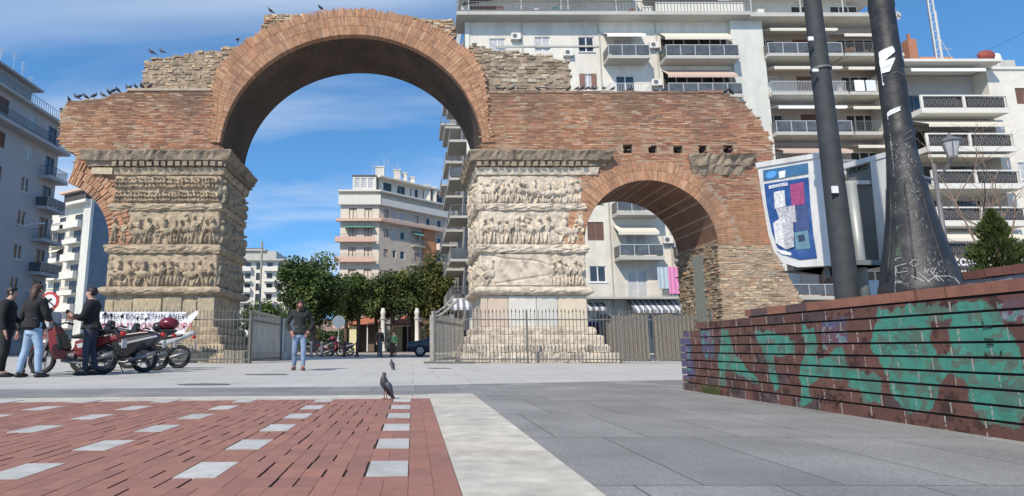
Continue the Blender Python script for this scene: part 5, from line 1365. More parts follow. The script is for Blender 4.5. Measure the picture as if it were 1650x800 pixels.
# ------------------------------------------------------------------ phone booth
M_BOOTH = mat('booth_white', (0.62, 0.62, 0.60), .5, ns=6, na=.12, dirt=.6, dirtcol=(0.24, 0.23, 0.21), ds=5, streak=True)
M_BOOTHG = mat('booth_grey', (0.16, 0.165, 0.155), .6, ns=5, na=.2, dirt=.5, dirtcol=(0.08, 0.08, 0.075), ds=4)
M_BLUE = mat('booth_blue', (0.022, 0.075, 0.25), .4, ns=9, na=.3, dirt=.35, dirtcol=(0.14, 0.2, 0.3), ds=9)
M_BLUE2 = mat('booth_mid_blue', (0.05, 0.14, 0.27), .35, ns=5, na=.15)
M_SKYB = mat('booth_light_blue', (0.10, 0.33, 0.68), .35, ns=5, na=.15)
booth = empty('phone_booth', (4.1, 6.05, WH - .1), 'white and blue public phone booth with torn posters, standing behind the graffiti wall', 'phone booth')
pa = P(1220, 300, 6.4); pc = P(1325, 300, 5.75)
dv = Vector((pc.x - pa.x, pc.y - pa.y)); LW = dv.length; FK = FR(pa.x, pa.y, dv.x, dv.y)
def onp(F, px, py):   # pixel -> (u,z) on the plane n=0 of frame F
    u = (px - CX) / FPX; v = (CY - py) / FPX; d = Vector((u, CS - v * SN, SN + v * CS))
    nx, ny = F[4], F[5]; t_ = (F[0] * nx + F[1] * ny) / (d.x * nx + d.y * ny)
    X_, Y_, Z_ = d.x * t_, d.y * t_, CAMZ + d.z * t_
    return ((X_ - F[0]) * F[2] + (Y_ - F[1]) * F[3], Z_)
def prism(b, F, poly, n0, n1, col=None):
    lo = [fpt(F, u, n0, z) for u, z in poly]; hi = [fpt(F, u, n1, z) for u, z in poly]; n_ = len(poly)
    b.face(hi, col); b.face(lo[::-1], col)
    for i in range(n_): b.face([lo[i], lo[(i + 1) % n_], hi[(i + 1) % n_], hi[i]], col)
outl = [(1220, 266), (1322, 250), (1328, 300), (1336, 370), (1345, 428), (1285, 431), (1262, 424), (1247, 405), (1238, 378), (1230, 330)]
pl = [onp(FK, *p) for p in outl]
b = MB(); prism(b, FK, pl, -.13, 0); b.build('side_panel', M_BOOTH, booth, bevel=.008)
b = MB(); prism(b, FK, [onp(FK, *p) for p in ((1219, 263), (1322, 246.5), (1323, 254), (1220, 271))], -.14, .015); b.build('top_rail', M_BOOTH, booth)
blu = [(1232, 297), (1303, 286), (1306, 330), (1311, 380), (1317, 416), (1290, 419), (1270, 413), (1253, 398), (1244, 372), (1236, 330)]
b = MB(); prism(b, FK, [onp(FK, *p) for p in blu], .001, .008); b.build('blue_graphic', M_BLUE, booth)
b = MB(); prism(b, FK, [onp(FK, *p) for p in ((1230, 275), (1302, 263), (1303, 280), (1231, 292))], .001, .008); b.build('blue_header', M_BLUE2, booth)
b = MB(); cx_, cz_ = onp(FK, 1244, 282); prism(b, FK, [(cx_ + .062 * math.cos(w), cz_ + .04 * math.sin(w)) for w in [2 * math.pi * k_ / 16 for k_ in range(16)]], .0085, .012); b.build('logo_oval', M_SKYB, booth)
b = MB(); b2 = MB()
def poster(pts, m, nm='poster', l=.010): b = MB(); prism(b, FK, [onp(FK, *p) for p in pts], l, l + .003); b.build(nm, m, booth)
M_PAPG = mat('grey_paper', (0.42, 0.43, 0.46), .9, ns=38, na=.6)
M_PRINT = mat('printed_paper', (0.62, 0.62, 0.62), .8, ns=42, na=.45)
poster([(1256, 277), (1267, 275), (1266, 286), (1257, 288)], M_PAPER, 'sticker')
poster([(1248, 310), (1265, 307), (1267, 333), (1250, 337)], M_PRINT); poster([(1252, 337), (1282, 331), (1285, 358), (1260, 362)], M_PAPG, l=.0135)
poster([(1248, 360), (1262, 350), (1276, 372), (1268, 402), (1252, 392)], M_PRINT, l=.0165); poster([(1262, 360), (1280, 356), (1282, 398), (1268, 403)], M_PAPG, l=.0195)
poster([(1274, 298), (1296, 294), (1298, 329), (1277, 332)], mat('magenta_poster', (0.32, 0.06, 0.17), .7, ns=40, na=.4)); poster([(1279, 333), (1302, 329), (1306, 371), (1284, 375)], mat('navy_poster', (0.05, 0.08, 0.20), .7, ns=20, na=.3))
poster([(1281, 375), (1303, 371), (1307, 401), (1284, 403)], mat('teal_poster', (0.12, 0.24, 0.30), .7, ns=20, na=.2)); poster([(1287, 380), (1297, 378), (1299, 388), (1289, 390)], mat('dark_print', (0.03, 0.05, 0.1), .7), 'printed_mark', .0135)
poster([(1240, 300), (1271, 294), (1271, 299), (1241, 305)], M_PAPER, 'lettering_strip', .012)
text('τηλέφωνο', booth, fpt(FK, onp(FK, 1258, 299)[0], .0155, onp(FK, 1258, 299)[1]), .045, M_BLUE, ext=.001, rot=(math.pi / 2, 0, math.atan2(FK[3], FK[2])))
poster([(1252, 403), (1262, 410), (1276, 412), (1276, 408), (1264, 404)], M_PAPER, 'white_swoosh', .010)
# far panel
pa2 = P(1362, 300, 6.35); pc2 = P(1440, 300, 5.75); FK2 = FR(pa2.x, pa2.y, pc2.x - pa2.x, pc2.y - pa2.y)
b = MB(); prism(b, FK2, [onp(FK2, *p) for p in ((1362, 268), (1436, 247), (1432, 300), (1427, 424), (1388, 427), (1376, 350))], -.03, 0); b.build('inner_panel', M_BOOTHG, booth)
b = MB(); prism(b, FK2, [onp(FK2, *p) for p in ((1409, 256), (1437, 250), (1436, 300), (1430, 424), (1425, 424), (1417, 340))], .001, .05); b.build('side_panel', M_BOOTH, booth, bevel=.005)
b = MB(); prism(b, FK2, [onp(FK2, *p) for p in ((1361, 266), (1438, 245), (1438, 253), (1362, 274))], .001, .06); b.build('top_rail', M_BOOTH, booth); b = MB(); prism(b, FK2, [onp(FK2, *p) for p in ((1364, 292), (1408, 291), (1408, 297), (1366, 298))], .002, .05); b.build('shelf_rail', M_BOOTH, booth); b = MB(); prism(b, FK2, [onp(FK2, *p) for p in ((1386, 421), (1428, 419), (1428, 427), (1386, 428))], .002, .06); b.build('shelf_rail', M_BOOTH, booth)
for sx in (1375, 1388, 1400):
    pass
# booth body between the panels
bk = P(1352, 340, 5.3)
b = MB(); FK3 = FR(pc.x + .04, pc.y + .12, .28, .45)
b.obox(FK3, 0, .62, -.02, .02, onp(FK3, 1350, 420)[1], onp(FK3, 1350, 262)[1]); b.build('back_wall', M_BOOTHG, booth)
b = MB(); zb_ = P(1385, 434, 6.15).z; b.face([(pa.x + .1, pa.y, zb_), (pc.x + .1, pc.y + .05, zb_), (pc2.x - .05, pc2.y + .1, zb_), (pa2.x, pa2.y + .4, zb_)])
b.faces([(pa.x + .25, pa.y - .1, zb_), (pc.x + .1, pc.y + .08, zb_), (pc2.x - .08, pc2.y + .1, zb_), (pa2.x, pa2.y + .4, zb_)] + [(pa.x + .25, pa.y - .1, zb_ + .05), (pc.x + .1, pc.y + .08, zb_ + .05), (pc2.x - .08, pc2.y + .1, zb_ + .05), (pa2.x, pa2.y + .4, zb_ + .05)], [(0, 1, 2, 3), (4, 5, 6, 7), (0, 1, 5, 4), (1, 2, 6, 5), (2, 3, 7, 6), (3, 0, 4, 7)])
b.build('underside', M_BOOTHG, booth)
p5 = P(1391, 460, 6.05); b = MB(); b.tube([(p5.x, 6.05, WH - .1), (p5.x, 6.05, P(1385, 296, 6.05).z)], .05, 14); b.build('support_post', mat('galvanised', (0.30, 0.32, 0.31), .5, metal=.3, ns=6, na=.2), booth, smooth=True)
text('ΠΟΕΕ', booth, fpt(FK2, onp(FK2, 1382, 273)[0], .006, onp(FK2, 1382, 273)[1]), .09, M_JB, ext=.001, rot=(math.pi / 2, 0, math.atan2(FK2[3], FK2[2])), name='scribble', shear=.3)
b = MB(); pz = P(1412, 462, 6.5); b.box(pz.x - .08, pz.x + .09, 6.5, 6.6, WH - .05, P(0, 452, 6.5).z); o = b.build('white_box', M_FRAME, None, origin=(pz.x, 6.55, WH)); tag(o, 'small white box on the planter between phone booth post and lamp column', 'box')

# ------------------------------------------------------------------ distant street lamp with two lanterns
YT = 15.5; pt = P(1548, 560, YT)
sl = empty('street_lamp', (pt.x, YT, 0), 'ornate black street lamp with two glass lanterns in front of the right block', 'street lamp')
b = MB(); b.lathe([(.16, 0), (.16, .5), (.1, .6), (.075, 1.2), (.06, 2.5), (.05, P(0, 265, YT).z)], pt.x, YT, 12); b.build('post', M_RAIL, sl, smooth=True)
ztl = P(0, 262, YT).z
for (px, py, nm) in ((1507, 250, 0), (1542, 240, 1)):
    top = P(px, py, YT - (.3 if nm else .0)); yy = YT - (.3 if nm else 0)
    top.x = pt.x + (-.62 if nm == 0 else .12)
    yq = YT + (.35 if nm == 0 else -.45)
    zz = P(0, 247 if nm == 0 else 236, yq).z
    b = MB(); b.tube([(pt.x, YT, ztl - .5), (pt.x + (top.x - pt.x) * .6, YT + (yq - YT) * .6, ztl - .25), (top.x, yq, zz - .32)], .028, 6); b.build('arm', M_RAIL, sl)
    b = MB(); b.lathe([(.10, zz - .28), (.19, zz + .12)], top.x, yq, 6); ln = b.build('lantern', mat('lantern_glass', (0.35, 0.35, 0.36), .3, ns=8, na=.2), sl)
    b = MB(); b.lathe([(.23, zz + .13), (.21, zz + .17), (.06, zz + .27), (.02, zz + .36)], top.x, yq, 6); b.lathe([(.12, zz - .33), (.12, zz - .285)], top.x, yq, 6)
    for k_ in range(6): w = 2 * math.pi * k_ / 6; b.tube([(top.x + .1 * math.cos(w), yq + .1 * math.sin(w), zz - .28), (top.x + .19 * math.cos(w), yq + .19 * math.sin(w), zz + .12)], .012, 4)
    b.build('lantern_cap', M_RAIL, ln)
# ------------------------------------------------------------------ fences
M_IRON = mat('dull_iron', (0.13, 0.125, 0.115), .6, metal=.2, ns=8, na=.3)
M_IRONL = mat('weathered_pale_iron', (0.30, 0.285, 0.25), .7, ns=8, na=.3)
def bar_fence(name, label, x0, y0, x1, y1, h, m, step=.13, group=None, spear=True, posts=2.6):
    L_ = math.hypot(x1 - x0, y1 - y0); t = empty(name, (x0, y0, 0), label, 'fence', group); F = FR(x0, y0, x1 - x0, y1 - y0)
    b = MB(); r_ = random.Random(int(x0 * 10)); u = .05
    while u < L_:
        e = h * r_.uniform(.97, 1.0); p0 = fpt(F, u, 0, .06); p1 = fpt(F, u + r_.uniform(-.01, .01), 0, e)
        b.tube([p0, p1], .011, 4)
        if spear: b.tube([p1, (p1[0], p1[1], p1[2] + .04), (p1[0], p1[1], p1[2] + .14)], [.012, .026, .002], 4)
        u += step
    b.obox(F, 0, L_, -.015, .015, .12, .16); b.obox(F, 0, L_, -.015, .015, h - .28, h - .24)
    b.build('railing', m, t)
    n_ = max(1, int(L_ / posts))
    for i in range(n_ + 1):
        u = L_ * i / n_; b = MB(); b.obox(F, u - .03, u + .03, -.03, .03, 0, h + .05); b.build('post', m, t)
    return t
YF_ = 20.6
hF = PZ(503, YF_)
bar_fence('iron_fence', 'spiked iron fence across the front of the left pier behind the motorbikes', PX(150, 560, YF_), YF_, PX(402, 560, YF_), YF_, hF, M_IRON)
bar_fence('iron_fence', 'spiked iron fence across the front of the right pier', PX(700, 560, YF_), YF_, PX(1150, 560, YF_), YF_, hF, M_IRON)
bar_fence('iron_fence', 'short side run of iron fence going back beside the left pier', PX(404, 560, YF_), YF_ + .05, PX(404, 560, YF_) - .05, YF_ + 5, hF, M_IRON)
gt = bar_fence('iron_gate', 'open iron gate with a leaning brace left of the right pier', PX(697, 560, 21), YF_ + .3, PX(745, 560, 26), 25.5, hF, M_IRONL, posts=9, spear=False); gt['category'] = 'gate'
b = MB(); x0 = PX(697, 560, YF_); b.box(x0 - .09, x0 + .05, YF_ + .1, YF_ + .24, 0, PZ(508, YF_)); b.tube([(x0 + .05, YF_ + .15, PZ(515, YF_)), (x0 + .5, YF_ + .4, PZ(500, YF_)), (x0 + .9, YF_ + .9, PZ(482, YF_))], .05, 6); b.tube([(x0, YF_ + .15, PZ(509, YF_)), (x0 + .45, YF_ + .4, PZ(493, YF_)), (x0 + .8, YF_ + .9, PZ(474, YF_))], .03, 6); b.build('gate_post', M_IRONL, gt)
b = MB(); b.obox(FR(x0 - .3, YF_ - .1, 1, 0), 0, 1.7, -.1, .1, 0, .07); b.build('ground_rail', M_IRON, gt)
# hoarding of pale boards right of the left pier
hb = empty('board_hoarding', (-7.2, 29, 0), 'pale grey board hoarding with a ledge, receding beside the left pier', 'hoarding')
A0 = Vector((PX(402, 560, 25), 25)); A1 = Vector((PX(460, 560, 26.4), 26.4)); FHo = FR(A0.x, A0.y, A1.x - A0.x, A1.y - A0.y); LHo = (A1 - A0).length
b = MB(); u = 0; r_ = random.Random(2)
while u < LHo:
    w = .3; b.obox(FHo, u + .01, u + w, -.04 + r_.uniform(-.01, .01), .0, .35, PZ(521, 25), (0.50, 0.48, 0.44)); u += w
b.build('boards', mat('pale_boards', (0.66, 0.64, 0.58), .9, ns=4, na=.15, dirt=.4, dirtcol=(0.32, 0.29, 0.25), ds=2, streak=True), hb)
b = MB(); b.obox(FHo, -.1, LHo, -.12, .12, PZ(521, 25), PZ(511, 25)); b.obox(FHo, -.05, LHo, -.1, .15, 0, .35); b.obox(FR(A1.x, A1.y, 1, .1), 0, .3, -.1, .1, 0, 1.8)
b.build('ledge', mat('ledge_stone', (0.42, 0.40, 0.36), .9, ns=3, na=.2), hb)
# corrugated fence panels under the small arch
M_CORR = mat('weathered_corrugated', (0.17, 0.155, 0.135), .85, ns=9, na=.3, dirt=.5, dirtcol=(0.15, 0.115, 0.09), ds=4, streak=True)
for (xa, xb, lab) in ((968, 1046, 'left weathered corrugated fence panel under the small arch'), (1056, 1140, 'right weathered corrugated fence panel under the small arch')):
    Yc = 24.6; x0, x1 = PX(xa, 560, Yc), PX(xb, 560, Yc); b = MB(); n_ = int((x1 - x0) / .035); zt = PZ(508, Yc)
    pts = [(x0 + (x1 - x0) * i / n_, Yc + .03 * math.sin(i * 1.35)) for i in range(n_ + 1)]
    for (p, q) in zip(pts, pts[1:]):
        dz = .05 * math.sin(p[0] * 5)
        b.face([(p[0], p[1], .05), (q[0], q[1], .05), (q[0], q[1], zt + dz), (p[0], p[1], zt + dz)]); b.face([(p[0], p[1] + .012, .05), (q[0], q[1] + .012, .05), (q[0], q[1] + .012, zt + dz), (p[0], p[1] + .012, zt + dz)][::-1])
        b.face([(p[0], p[1], zt + dz), (q[0], q[1], zt + dz), (q[0], q[1] + .012, zt + dz), (p[0], p[1] + .012, zt + dz)])
    t = empty('corrugated_fence', ((x0 + x1) / 2, Yc, 0), lab, 'fence'); b.build('panel', M_CORR, t, smooth=False)
    for x in (x0, (x0 + x1) / 2, x1): b = MB(); b.box(x - .03, x + .03, Yc + .05, Yc + .11, 0, zt + .15); b.build('post', M_IRON, t)
# banner on the left fence
bn = empty('protest_banner', (PX(235, 520, YF_ - .1), YF_ - .08, 0.9), 'long white banner with dark blue and red hand lettering tied to the fence', 'banner')
b = MB(); xa, xb = PX(160, 520, YF_), PX(300, 520, YF_); n_ = 40
def bx_(i, t_):
    s_ = i / n_; x = xa + (xb - xa) * s_; lift = 0
    return (x, YF_ - .06 - .035 * math.sin(s_ * 26) * (.3 + t_), (PZ(541, YF_) + (PZ(503, YF_) - PZ(541, YF_)) * t_) + .04 * math.sin(s_ * 9) * (1 - t_))
for i in range(n_):
    for j_ in range(4): b.face([bx_(i, j_ / 4), bx_(i + 1, j_ / 4), bx_(i + 1, (j_ + 1) / 4), bx_(i, (j_ + 1) / 4)])
e0, e1 = bx_(n_, 1), bx_(n_, .2); tip = P(320, 501, YF_); tip2 = P(322, 506, YF_)
b.face([e1, (tip2.x, YF_ - .15, tip2.z), (tip.x, YF_ - .15, tip.z), bx_(n_, .75)])
b.build('cloth', mat('banner_cloth', (0.62, 0.61, 0.62), .9, ns=5, na=.07), bn, smooth=True, weld=True)
M_INK = mat('navy_ink', (0.04, 0.045, 0.10), .9, na=0); M_INKR = mat('red_ink', (0.45, 0.07, 0.10), .9, na=0)
text('ΝΑ ΜΠΕΙ ΤΕΛΟΣ ΣΤΗΝ ΑΝΕΡΓΙΑ', bn, ((xa + xb) / 2 + .05, YF_ - .105, PZ(511, YF_)), .235, M_INK)
text('ΔΟΥΛΕΙΑ ΓΙΑ ΟΛΟΥΣ ΤΩΡΑ', bn, ((xa + xb) / 2, YF_ - .105, PZ(526, YF_)), .27, M_INKR)

# ------------------------------------------------------------------ foliage
M_LEAF = mat('leaf_green', (1.05, 1.1, .95), .75, usecol=True, ns=2, na=.2, spec=.3)
M_BARK = mat('bark', (0.10, 0.075, 0.055), .95, ns=8, na=.3, bump=.8, bs=20)
M_LEAF.node_tree.nodes['Principled BSDF'].inputs['Transmission Weight'].default_value = 0.0
def crown(b, c, r, n, rnd, size, cols, clumps=46, squash=.85):
    cl = []
    for _ in range(clumps):
        d = Vector((rnd.gauss(0, 1), rnd.gauss(0, 1), rnd.gauss(0, 1))).normalized(); q = rnd.uniform(.3, .8)
        cl.append((Vector(c) + Vector((d.x * r[0] * q, d.y * r[1] * q, d.z * r[2] * q)), rnd.uniform(.28, .44), rnd.choice(cols)))
    for _ in range(n):
        cc, cr, col = rnd.choice(cl)
        d = Vector((rnd.gauss(0, 1), rnd.gauss(0, 1), rnd.gauss(0, 1))).normalized() * (rnd.random() ** .45)
        p = cc + Vector((d.x * r[0] * cr, d.y * r[1] * cr, d.z * r[2] * cr * squash))
        a = Vector((rnd.gauss(0, 1), rnd.gauss(0, 1), rnd.gauss(0, 1))).normalized(); t_ = a.cross(Vector((rnd.gauss(0, 1), rnd.gauss(0, 1), 1))).normalized()
        s_ = size * rnd.uniform(.6, 1.3); k_ = rnd.uniform(.75, 1.25)
        b.face([p - a * s_, p + t_ * s_ * .5, p + a * s_, p - t_ * s_ * .5], tuple(v * k_ for v in col))
def tree(name, label, x, y, zc, r, n, cols, size=.17, group=None, tr=.2, seed=1, cat='tree'):
    rnd = random.Random(seed); t = empty(name, (x, y, 0), label, cat, group)
    b = MB(); tp = zc - r[2] * .35
    b.tube([(x + .1, y, 0), (x + .02, y, tp * .5), (x, y, tp), (x, y, zc + r[2] * .3)], [tr * 1.25, tr, tr * .75, tr * .25], 8)
    for _ in range(7):
        w = rnd.uniform(0, 6.28); e = Vector((x + math.cos(w) * r[0] * .6, y + math.sin(w) * r[1] * .6, zc + rnd.uniform(-.1, .5) * r[2]))
        m_ = Vector((x, y, tp * rnd.uniform(.75, 1))); b.tube([m_, (m_ + e) / 2 + Vector((0, 0, .15)), e], [tr * .5, tr * .3, tr * .1], 6)
    b.build('trunk', M_BARK, t, smooth=True)
    b = MB(); crown(b, (x, y, zc), r, n, rnd, size, cols); b.build('crown', M_LEAF, t)
    return t
DG = [(0.05, 0.08, 0.025), (0.07, 0.105, 0.032), (0.04, 0.06, 0.022), (0.10, 0.135, 0.045)]
OG = [(0.10, 0.115, 0.035), (0.075, 0.09, 0.03), (0.12, 0.115, 0.04), (0.055, 0.075, 0.026)]
def tpx(px, ytop, ybot, hw, Y):
    c = P(px, (ytop + ybot) / 2, Y); r = hw / FPX * Y * 1.25; h = (PZ(ytop, Y) - PZ(ybot, Y)) / 2 * 1.1
    return c.x, Y, c.z, (r, r * .9, h)
def ptree(lab, px, yt, yb, hw, Y, cols, n=9000, seed=1, size=.17, group=None): x, y, z, r = tpx(px, yt, yb, hw, Y); return tree('round_tree', lab, x, y, z, r, n, cols, size, group, seed=seed)
ptree('large round dark green tree behind the walking man', 506, 410, 524, 50, 52, DG, 30000, 3, .15)
ptree('dark green street tree in front of the left kiosk roof', 578, 440, 522, 32, 58, DG, 12000, 4, .15)
ptree('mid green street tree between the kiosks and the cream block', 632, 432, 522, 38, 60, DG + OG[:1], 14000, 5, .15)
ptree('olive brown street tree nearest the street block balconies', 697, 412, 520, 36, 62, OG, 14000, 6, .16)
ptree('dark street tree filling the gap left of the middle kiosk', 606, 442, 520, 32, 63, DG, 11000, 14, .15)
ptree('dark street tree between the round tree and the left kiosk', 558, 448, 522, 24, 60, DG, 8000, 15, .15)
ptree('small tree low under the olive street tree', 664, 446, 522, 30, 64, DG + OG, 10000, 8, .15)
ptree('dark tree partly hidden behind the hoarding', 425, 478, 545, 42, 75, DG, 5000, 9, .2)
hg = empty('clipped_hedge', (0, 68, .12), 'dark hedge running low behind the street trees and kiosks', 'hedge')
b = MB(); rnd_ = random.Random(31)
for _ in range(16000):
    x = rnd_.uniform(PX(440, 560, 72), PX(735, 560, 72)); z = rnd_.uniform(.1, 3.0 + .5 * math.sin(x * .8)); y = 73 + rnd_.uniform(0, 1.5); s_ = rnd_.uniform(.08, .22)
    a = Vector((rnd_.gauss(0, 1), rnd_.gauss(0, 1), rnd_.gauss(0, 1))).normalized() * s_; t_ = a.cross(Vector((rnd_.gauss(0, 1), rnd_.gauss(0, 1), 1))).normalized() * s_ * .5; c = Vector((x, y, z)); k_ = rnd_.uniform(.6, 1.2)
    b.face([c - a, c + t_, c + a, c - t_], (0.05 * k_, 0.075 * k_, 0.025 * k_))
b.build('foliage', M_LEAF, hg); b = MB(); b.tube([(PX(440, 560, 72), 73.8, .1), (PX(735, 560, 72), 73.8, .1)], .1); b.build('stems', M_BARK, hg)
# conifer and bare climber on the planter
def conifer(lab, px, ytop, ybase, hw, Y, seed):
    rnd = random.Random(seed); p = P(px, ybase, Y); zt = P(px, ytop, Y).z; z0 = WH - .05; t = empty('conifer_bush', (p.x, Y, z0), lab, 'bush')
    b = MB(); b.tube([(p.x, Y, z0), (p.x, Y, zt - .1)], [.035, .008], 6); b.build('trunk', M_BARK, t)
    b = MB(); R_ = hw / FPX * Y; H_ = zt - z0
    for _ in range(15000):
        f = rnd.random() ** .8; zz = z0 + .12 + f * (H_ - .12); rr_ = R_ * min(1, (1 - f) * 1.5 + .08) * (.8 + .3 * math.sin(f * 23 + rnd.randint(0, 2))); w = rnd.uniform(0, 6.283); q = rnd.uniform(.5, 1.0) ** .5
        bump_ = 1 + .2 * math.sin(w * 5 + f * 11)
        c = Vector((p.x + math.cos(w) * rr_ * q * bump_, Y + math.sin(w) * rr_ * q * bump_, zz))
        d = Vector((math.cos(w) * .6, math.sin(w) * .6, rnd.uniform(.2, 1.2))).normalized(); s_ = rnd.uniform(.012, .03); sd2 = d.cross(Vector((rnd.gauss(0, 1), rnd.gauss(0, 1), rnd.gauss(0, 1)))).normalized() * s_ * .35
        col = rnd.choice([(0.045, 0.07, 0.02), (0.07, 0.09, 0.026), (0.03, 0.05, 0.018), (0.10, 0.10, 0.035), (0.055, 0.085, 0.022)])
        b.face([c - d * s_, c + sd2, c + d * s_, c - sd2], col)
    b.build('foliage', M_LEAF, t)
conifer('dark green conifer bush on the planter at the right edge', 1612, 338, 440, 47, 6.9, 12)
rnd = random.Random(8)
bt = empty('bare_shrub', P(1610, 430, 7.6), 'leafless brown shrub rising above the conifer bush', 'shrub'); bt.location.z = WH - .1
b = MB()
def twig(p, d, l_, r, dep):
    q = p + d * l_; b.tube([p, (p + q) / 2 + Vector((rnd.gauss(0, .01), 0, 0)), q], [r, r * .8, r * .6], 5)
    if dep:
        for _ in range(rnd.randint(2, 3)): twig(q, (d + Vector((rnd.gauss(0, .5), rnd.gauss(0, .4), rnd.gauss(0, .3)))).normalized(), l_ * rnd.uniform(.6, .85), r * .6, dep - 1)
for (px, yt) in ((1588, 262), (1603, 285), (1625, 330), (1638, 350)):
    p = P(px, 420, 7.6); p.z = WH - .05; top = P(px, yt, 7.6); d = Vector((rnd.uniform(-.1, .1), 0, 1)); twig(p, d.normalized(), (top.z - p.z) * .42, .022, 4)
b.build('branches', mat('dry_twig', (0.20, 0.14, 0.105), .9, ns=9, na=.3), bt)
# moss tuft at the foot of the wall
b = MB(); g_ = G(1165, 642)
for _ in range(220):
    x = WX - abs(rnd.gauss(0, .015)); y = 7.0 + rnd.gauss(0, .12); z = 0; h = rnd.uniform(.02, .16); b.face([(x, y - .004, z), (x, y + .004, z), (x - rnd.uniform(0, .03), y + rnd.uniform(-.02, .02), h)], (0.09, 0.12, 0.04))
tag(b.build('grass_tuft', M_LEAF), 'small tuft of weeds at the foot of the graffiti wall', 'grass', kind='stuff')

# ------------------------------------------------------------------ kiosks, columns, bollards, signs
for (px0, px1, lab) in ((556, 626, 'left market kiosk with a red tiled pyramid roof'), (626, 686, 'middle market kiosk with a red tiled pyramid roof'), (690, 742, 'right market kiosk with a red tiled roof behind the car')):
    Yk = 66; x0, x1 = PX(px0, 520, Yk), PX(px1, 520, Yk); xm_ = (x0 + x1) / 2; ze = PZ(523, Yk); zr = PZ(506, Yk)
    t = empty('market_kiosk', (xm_, Yk + 2, .12), lab, 'kiosk'); w = (x1 - x0)
    b = MB(); v_ = [(x0, Yk, ze), (x1, Yk, ze), (x1, Yk + w, ze), (x0, Yk + w, ze), (xm_ - .2, Yk + w / 2, zr), (xm_ + .2, Yk + w / 2, zr)]; b.faces(v_, [(0, 1, 5, 4), (1, 2, 5), (2, 3, 4, 5), (3, 0, 4), (3, 2, 1, 0)]); b.build('roof', M_TERRA, t)
    b = MB(); b.box(x0 + .4, x0 + 1.5, Yk + .5, Yk + w - .5, .12, ze - .15, (0.62, 0.58, 0.36)); b.box(x1 - 1.2, x1 - .4, Yk + .5, Yk + w - .5, .12, ze - .1, (0.62, 0.6, 0.42)); b.box(x0 + 1.5, x1 - 1.2, Yk + 2, Yk + w - .5, .12, ze - .1, (0.12, 0.09, 0.08)); b.build('wall', mat('kiosk_wall', (1, 1, 1), .8, usecol=True, ns=2, na=.15), t)
    for x in (x0 + .15, xm_, x1 - .2): b = MB(); b.box(x, x + .12, Yk + .2, Yk + .32, .12, ze - .003); b.build('post', M_FRAME, t)
for (px, yt, lab) in ((617, 497, 'left white advertising column'), (672, 497, 'right white advertising column')):
    Yk = 54; p = P(px, 540, Yk); t = empty('white_column', (p.x, Yk, .12), lab + ' beside the road', 'column'); zt = PZ(yt, Yk)
    b = MB(); b.lathe([(.3, .12), (.3, .4), (.2, .5), (.19, zt - .6), (.24, zt - .5), (.24, zt - .3), (.17, zt - .2), (.15, zt)], p.x, Yk, 16); b.build('shaft', M_SLABW, t, smooth=True)
    b = MB(); b.lathe([(.26, zt - 1.0), (.26, zt - .8)], p.x, Yk, 16); b.build('ring', M_SLAB, t)
gbol = 'bollards along the near side of the road'
b = MB(); b.lathe([(.11, 0), (.11, .08), (.075, .1), (.07, .62), (.09, .64), (.09, .7), (.05, .78)], 0, 0, 12)
b0 = None
for i, (px, c, where) in enumerate(((512, 0, 'under the parked scooters, left one'), (528, 0, 'under the parked scooters, right one'), (562, 1, 'left one in front of the kiosk'), (581, 1, 'right one in front of the kiosk'), (617, 0, 'in front of the small standing man'), (633, 1, 'just right of the small standing man'))):
    p = P(px, 560, 38)
    if b0 is None:
        o = b.build('bollard', M_IRONL); b0 = o
        red = b0.data.copy(); red.materials.clear(); red.materials.append(mat('maroon_paint', (0.12, 0.035, 0.03), .6, ns=5, na=.2))
        b0.data.materials.clear(); b0.data.materials.append(mat('grey_bollard', (0.12, 0.125, 0.135), .6, ns=5, na=.2))
    else: o = b0.copy(); COL.objects.link(o)
    if c: o.data = red
    o.location = (p.x, 35.6, 0); o.scale = (1.15, 1.15, 1.15); tag(o, ('dark red' if c else 'grey') + ' bollard ' + where, 'bollard', gbol)
def round_sign(lab, px, py, Y, r, face, ring_, back=False):
    p = P(px, py, Y); t = empty('road_sign', (p.x, Y, 0), lab, 'sign')
    b = MB(); b.tube([(p.x, Y + .05, 0), (p.x, Y + .05, p.z + r)], .035, 8); b.build('pole', M_IRONL, t)
    b = MB(); b.lathe([(r, -.012), (r, .012)], 0, 0, 28); b.v = [(p.x + x, Y + z, p.z + y) for x, y, z in b.v]; b.build('disc', ring_, t)
    if face:
        b = MB(); b.lathe([(r * .74, -.004), (r * .74, .004)], 0, 0, 28); b.v = [(p.x + x, Y - .018 + z, p.z + y) for x, y, z in b.v]; b.build('sign_face', face, t)
    return t, p
rs1, p = round_sign('round white no-turn sign with a red ring behind the group of people', 80, 486, 14.6, .23, M_FRAME, mat('sign_red', (0.45, 0.03, 0.03), .5, na=.05))
b = MB(); b.tube([(p.x - .03, 14.57, p.z - .11), (p.x - .03, 14.57, p.z + .02), (p.x + .06, 14.57, p.z + .06)], .02, 5); b.tube([(p.x - .15, 14.57, p.z + .13), (p.x + .15, 14.57, p.z - .13)], .015, 5); b.build('symbol', M_JB, rs1)
round_sign('grey back of a round road sign under the big round tree', 546, 519, 40, .42, None, mat('sign_back', (0.20, 0.23, 0.27), .6, na=.1))
# slim pale pole left of the round tree
b = MB(); p = P(418, 500, 32); b.tube([(p.x, 32, 0), (p.x, 32, PZ(390, 32))], .055, 8); o = b.build('street_pole', M_IRONL, None, origin=(p.x, 32, 0)); tag(o, 'slim pale pole standing behind the hoarding beside the left pier', 'pole')
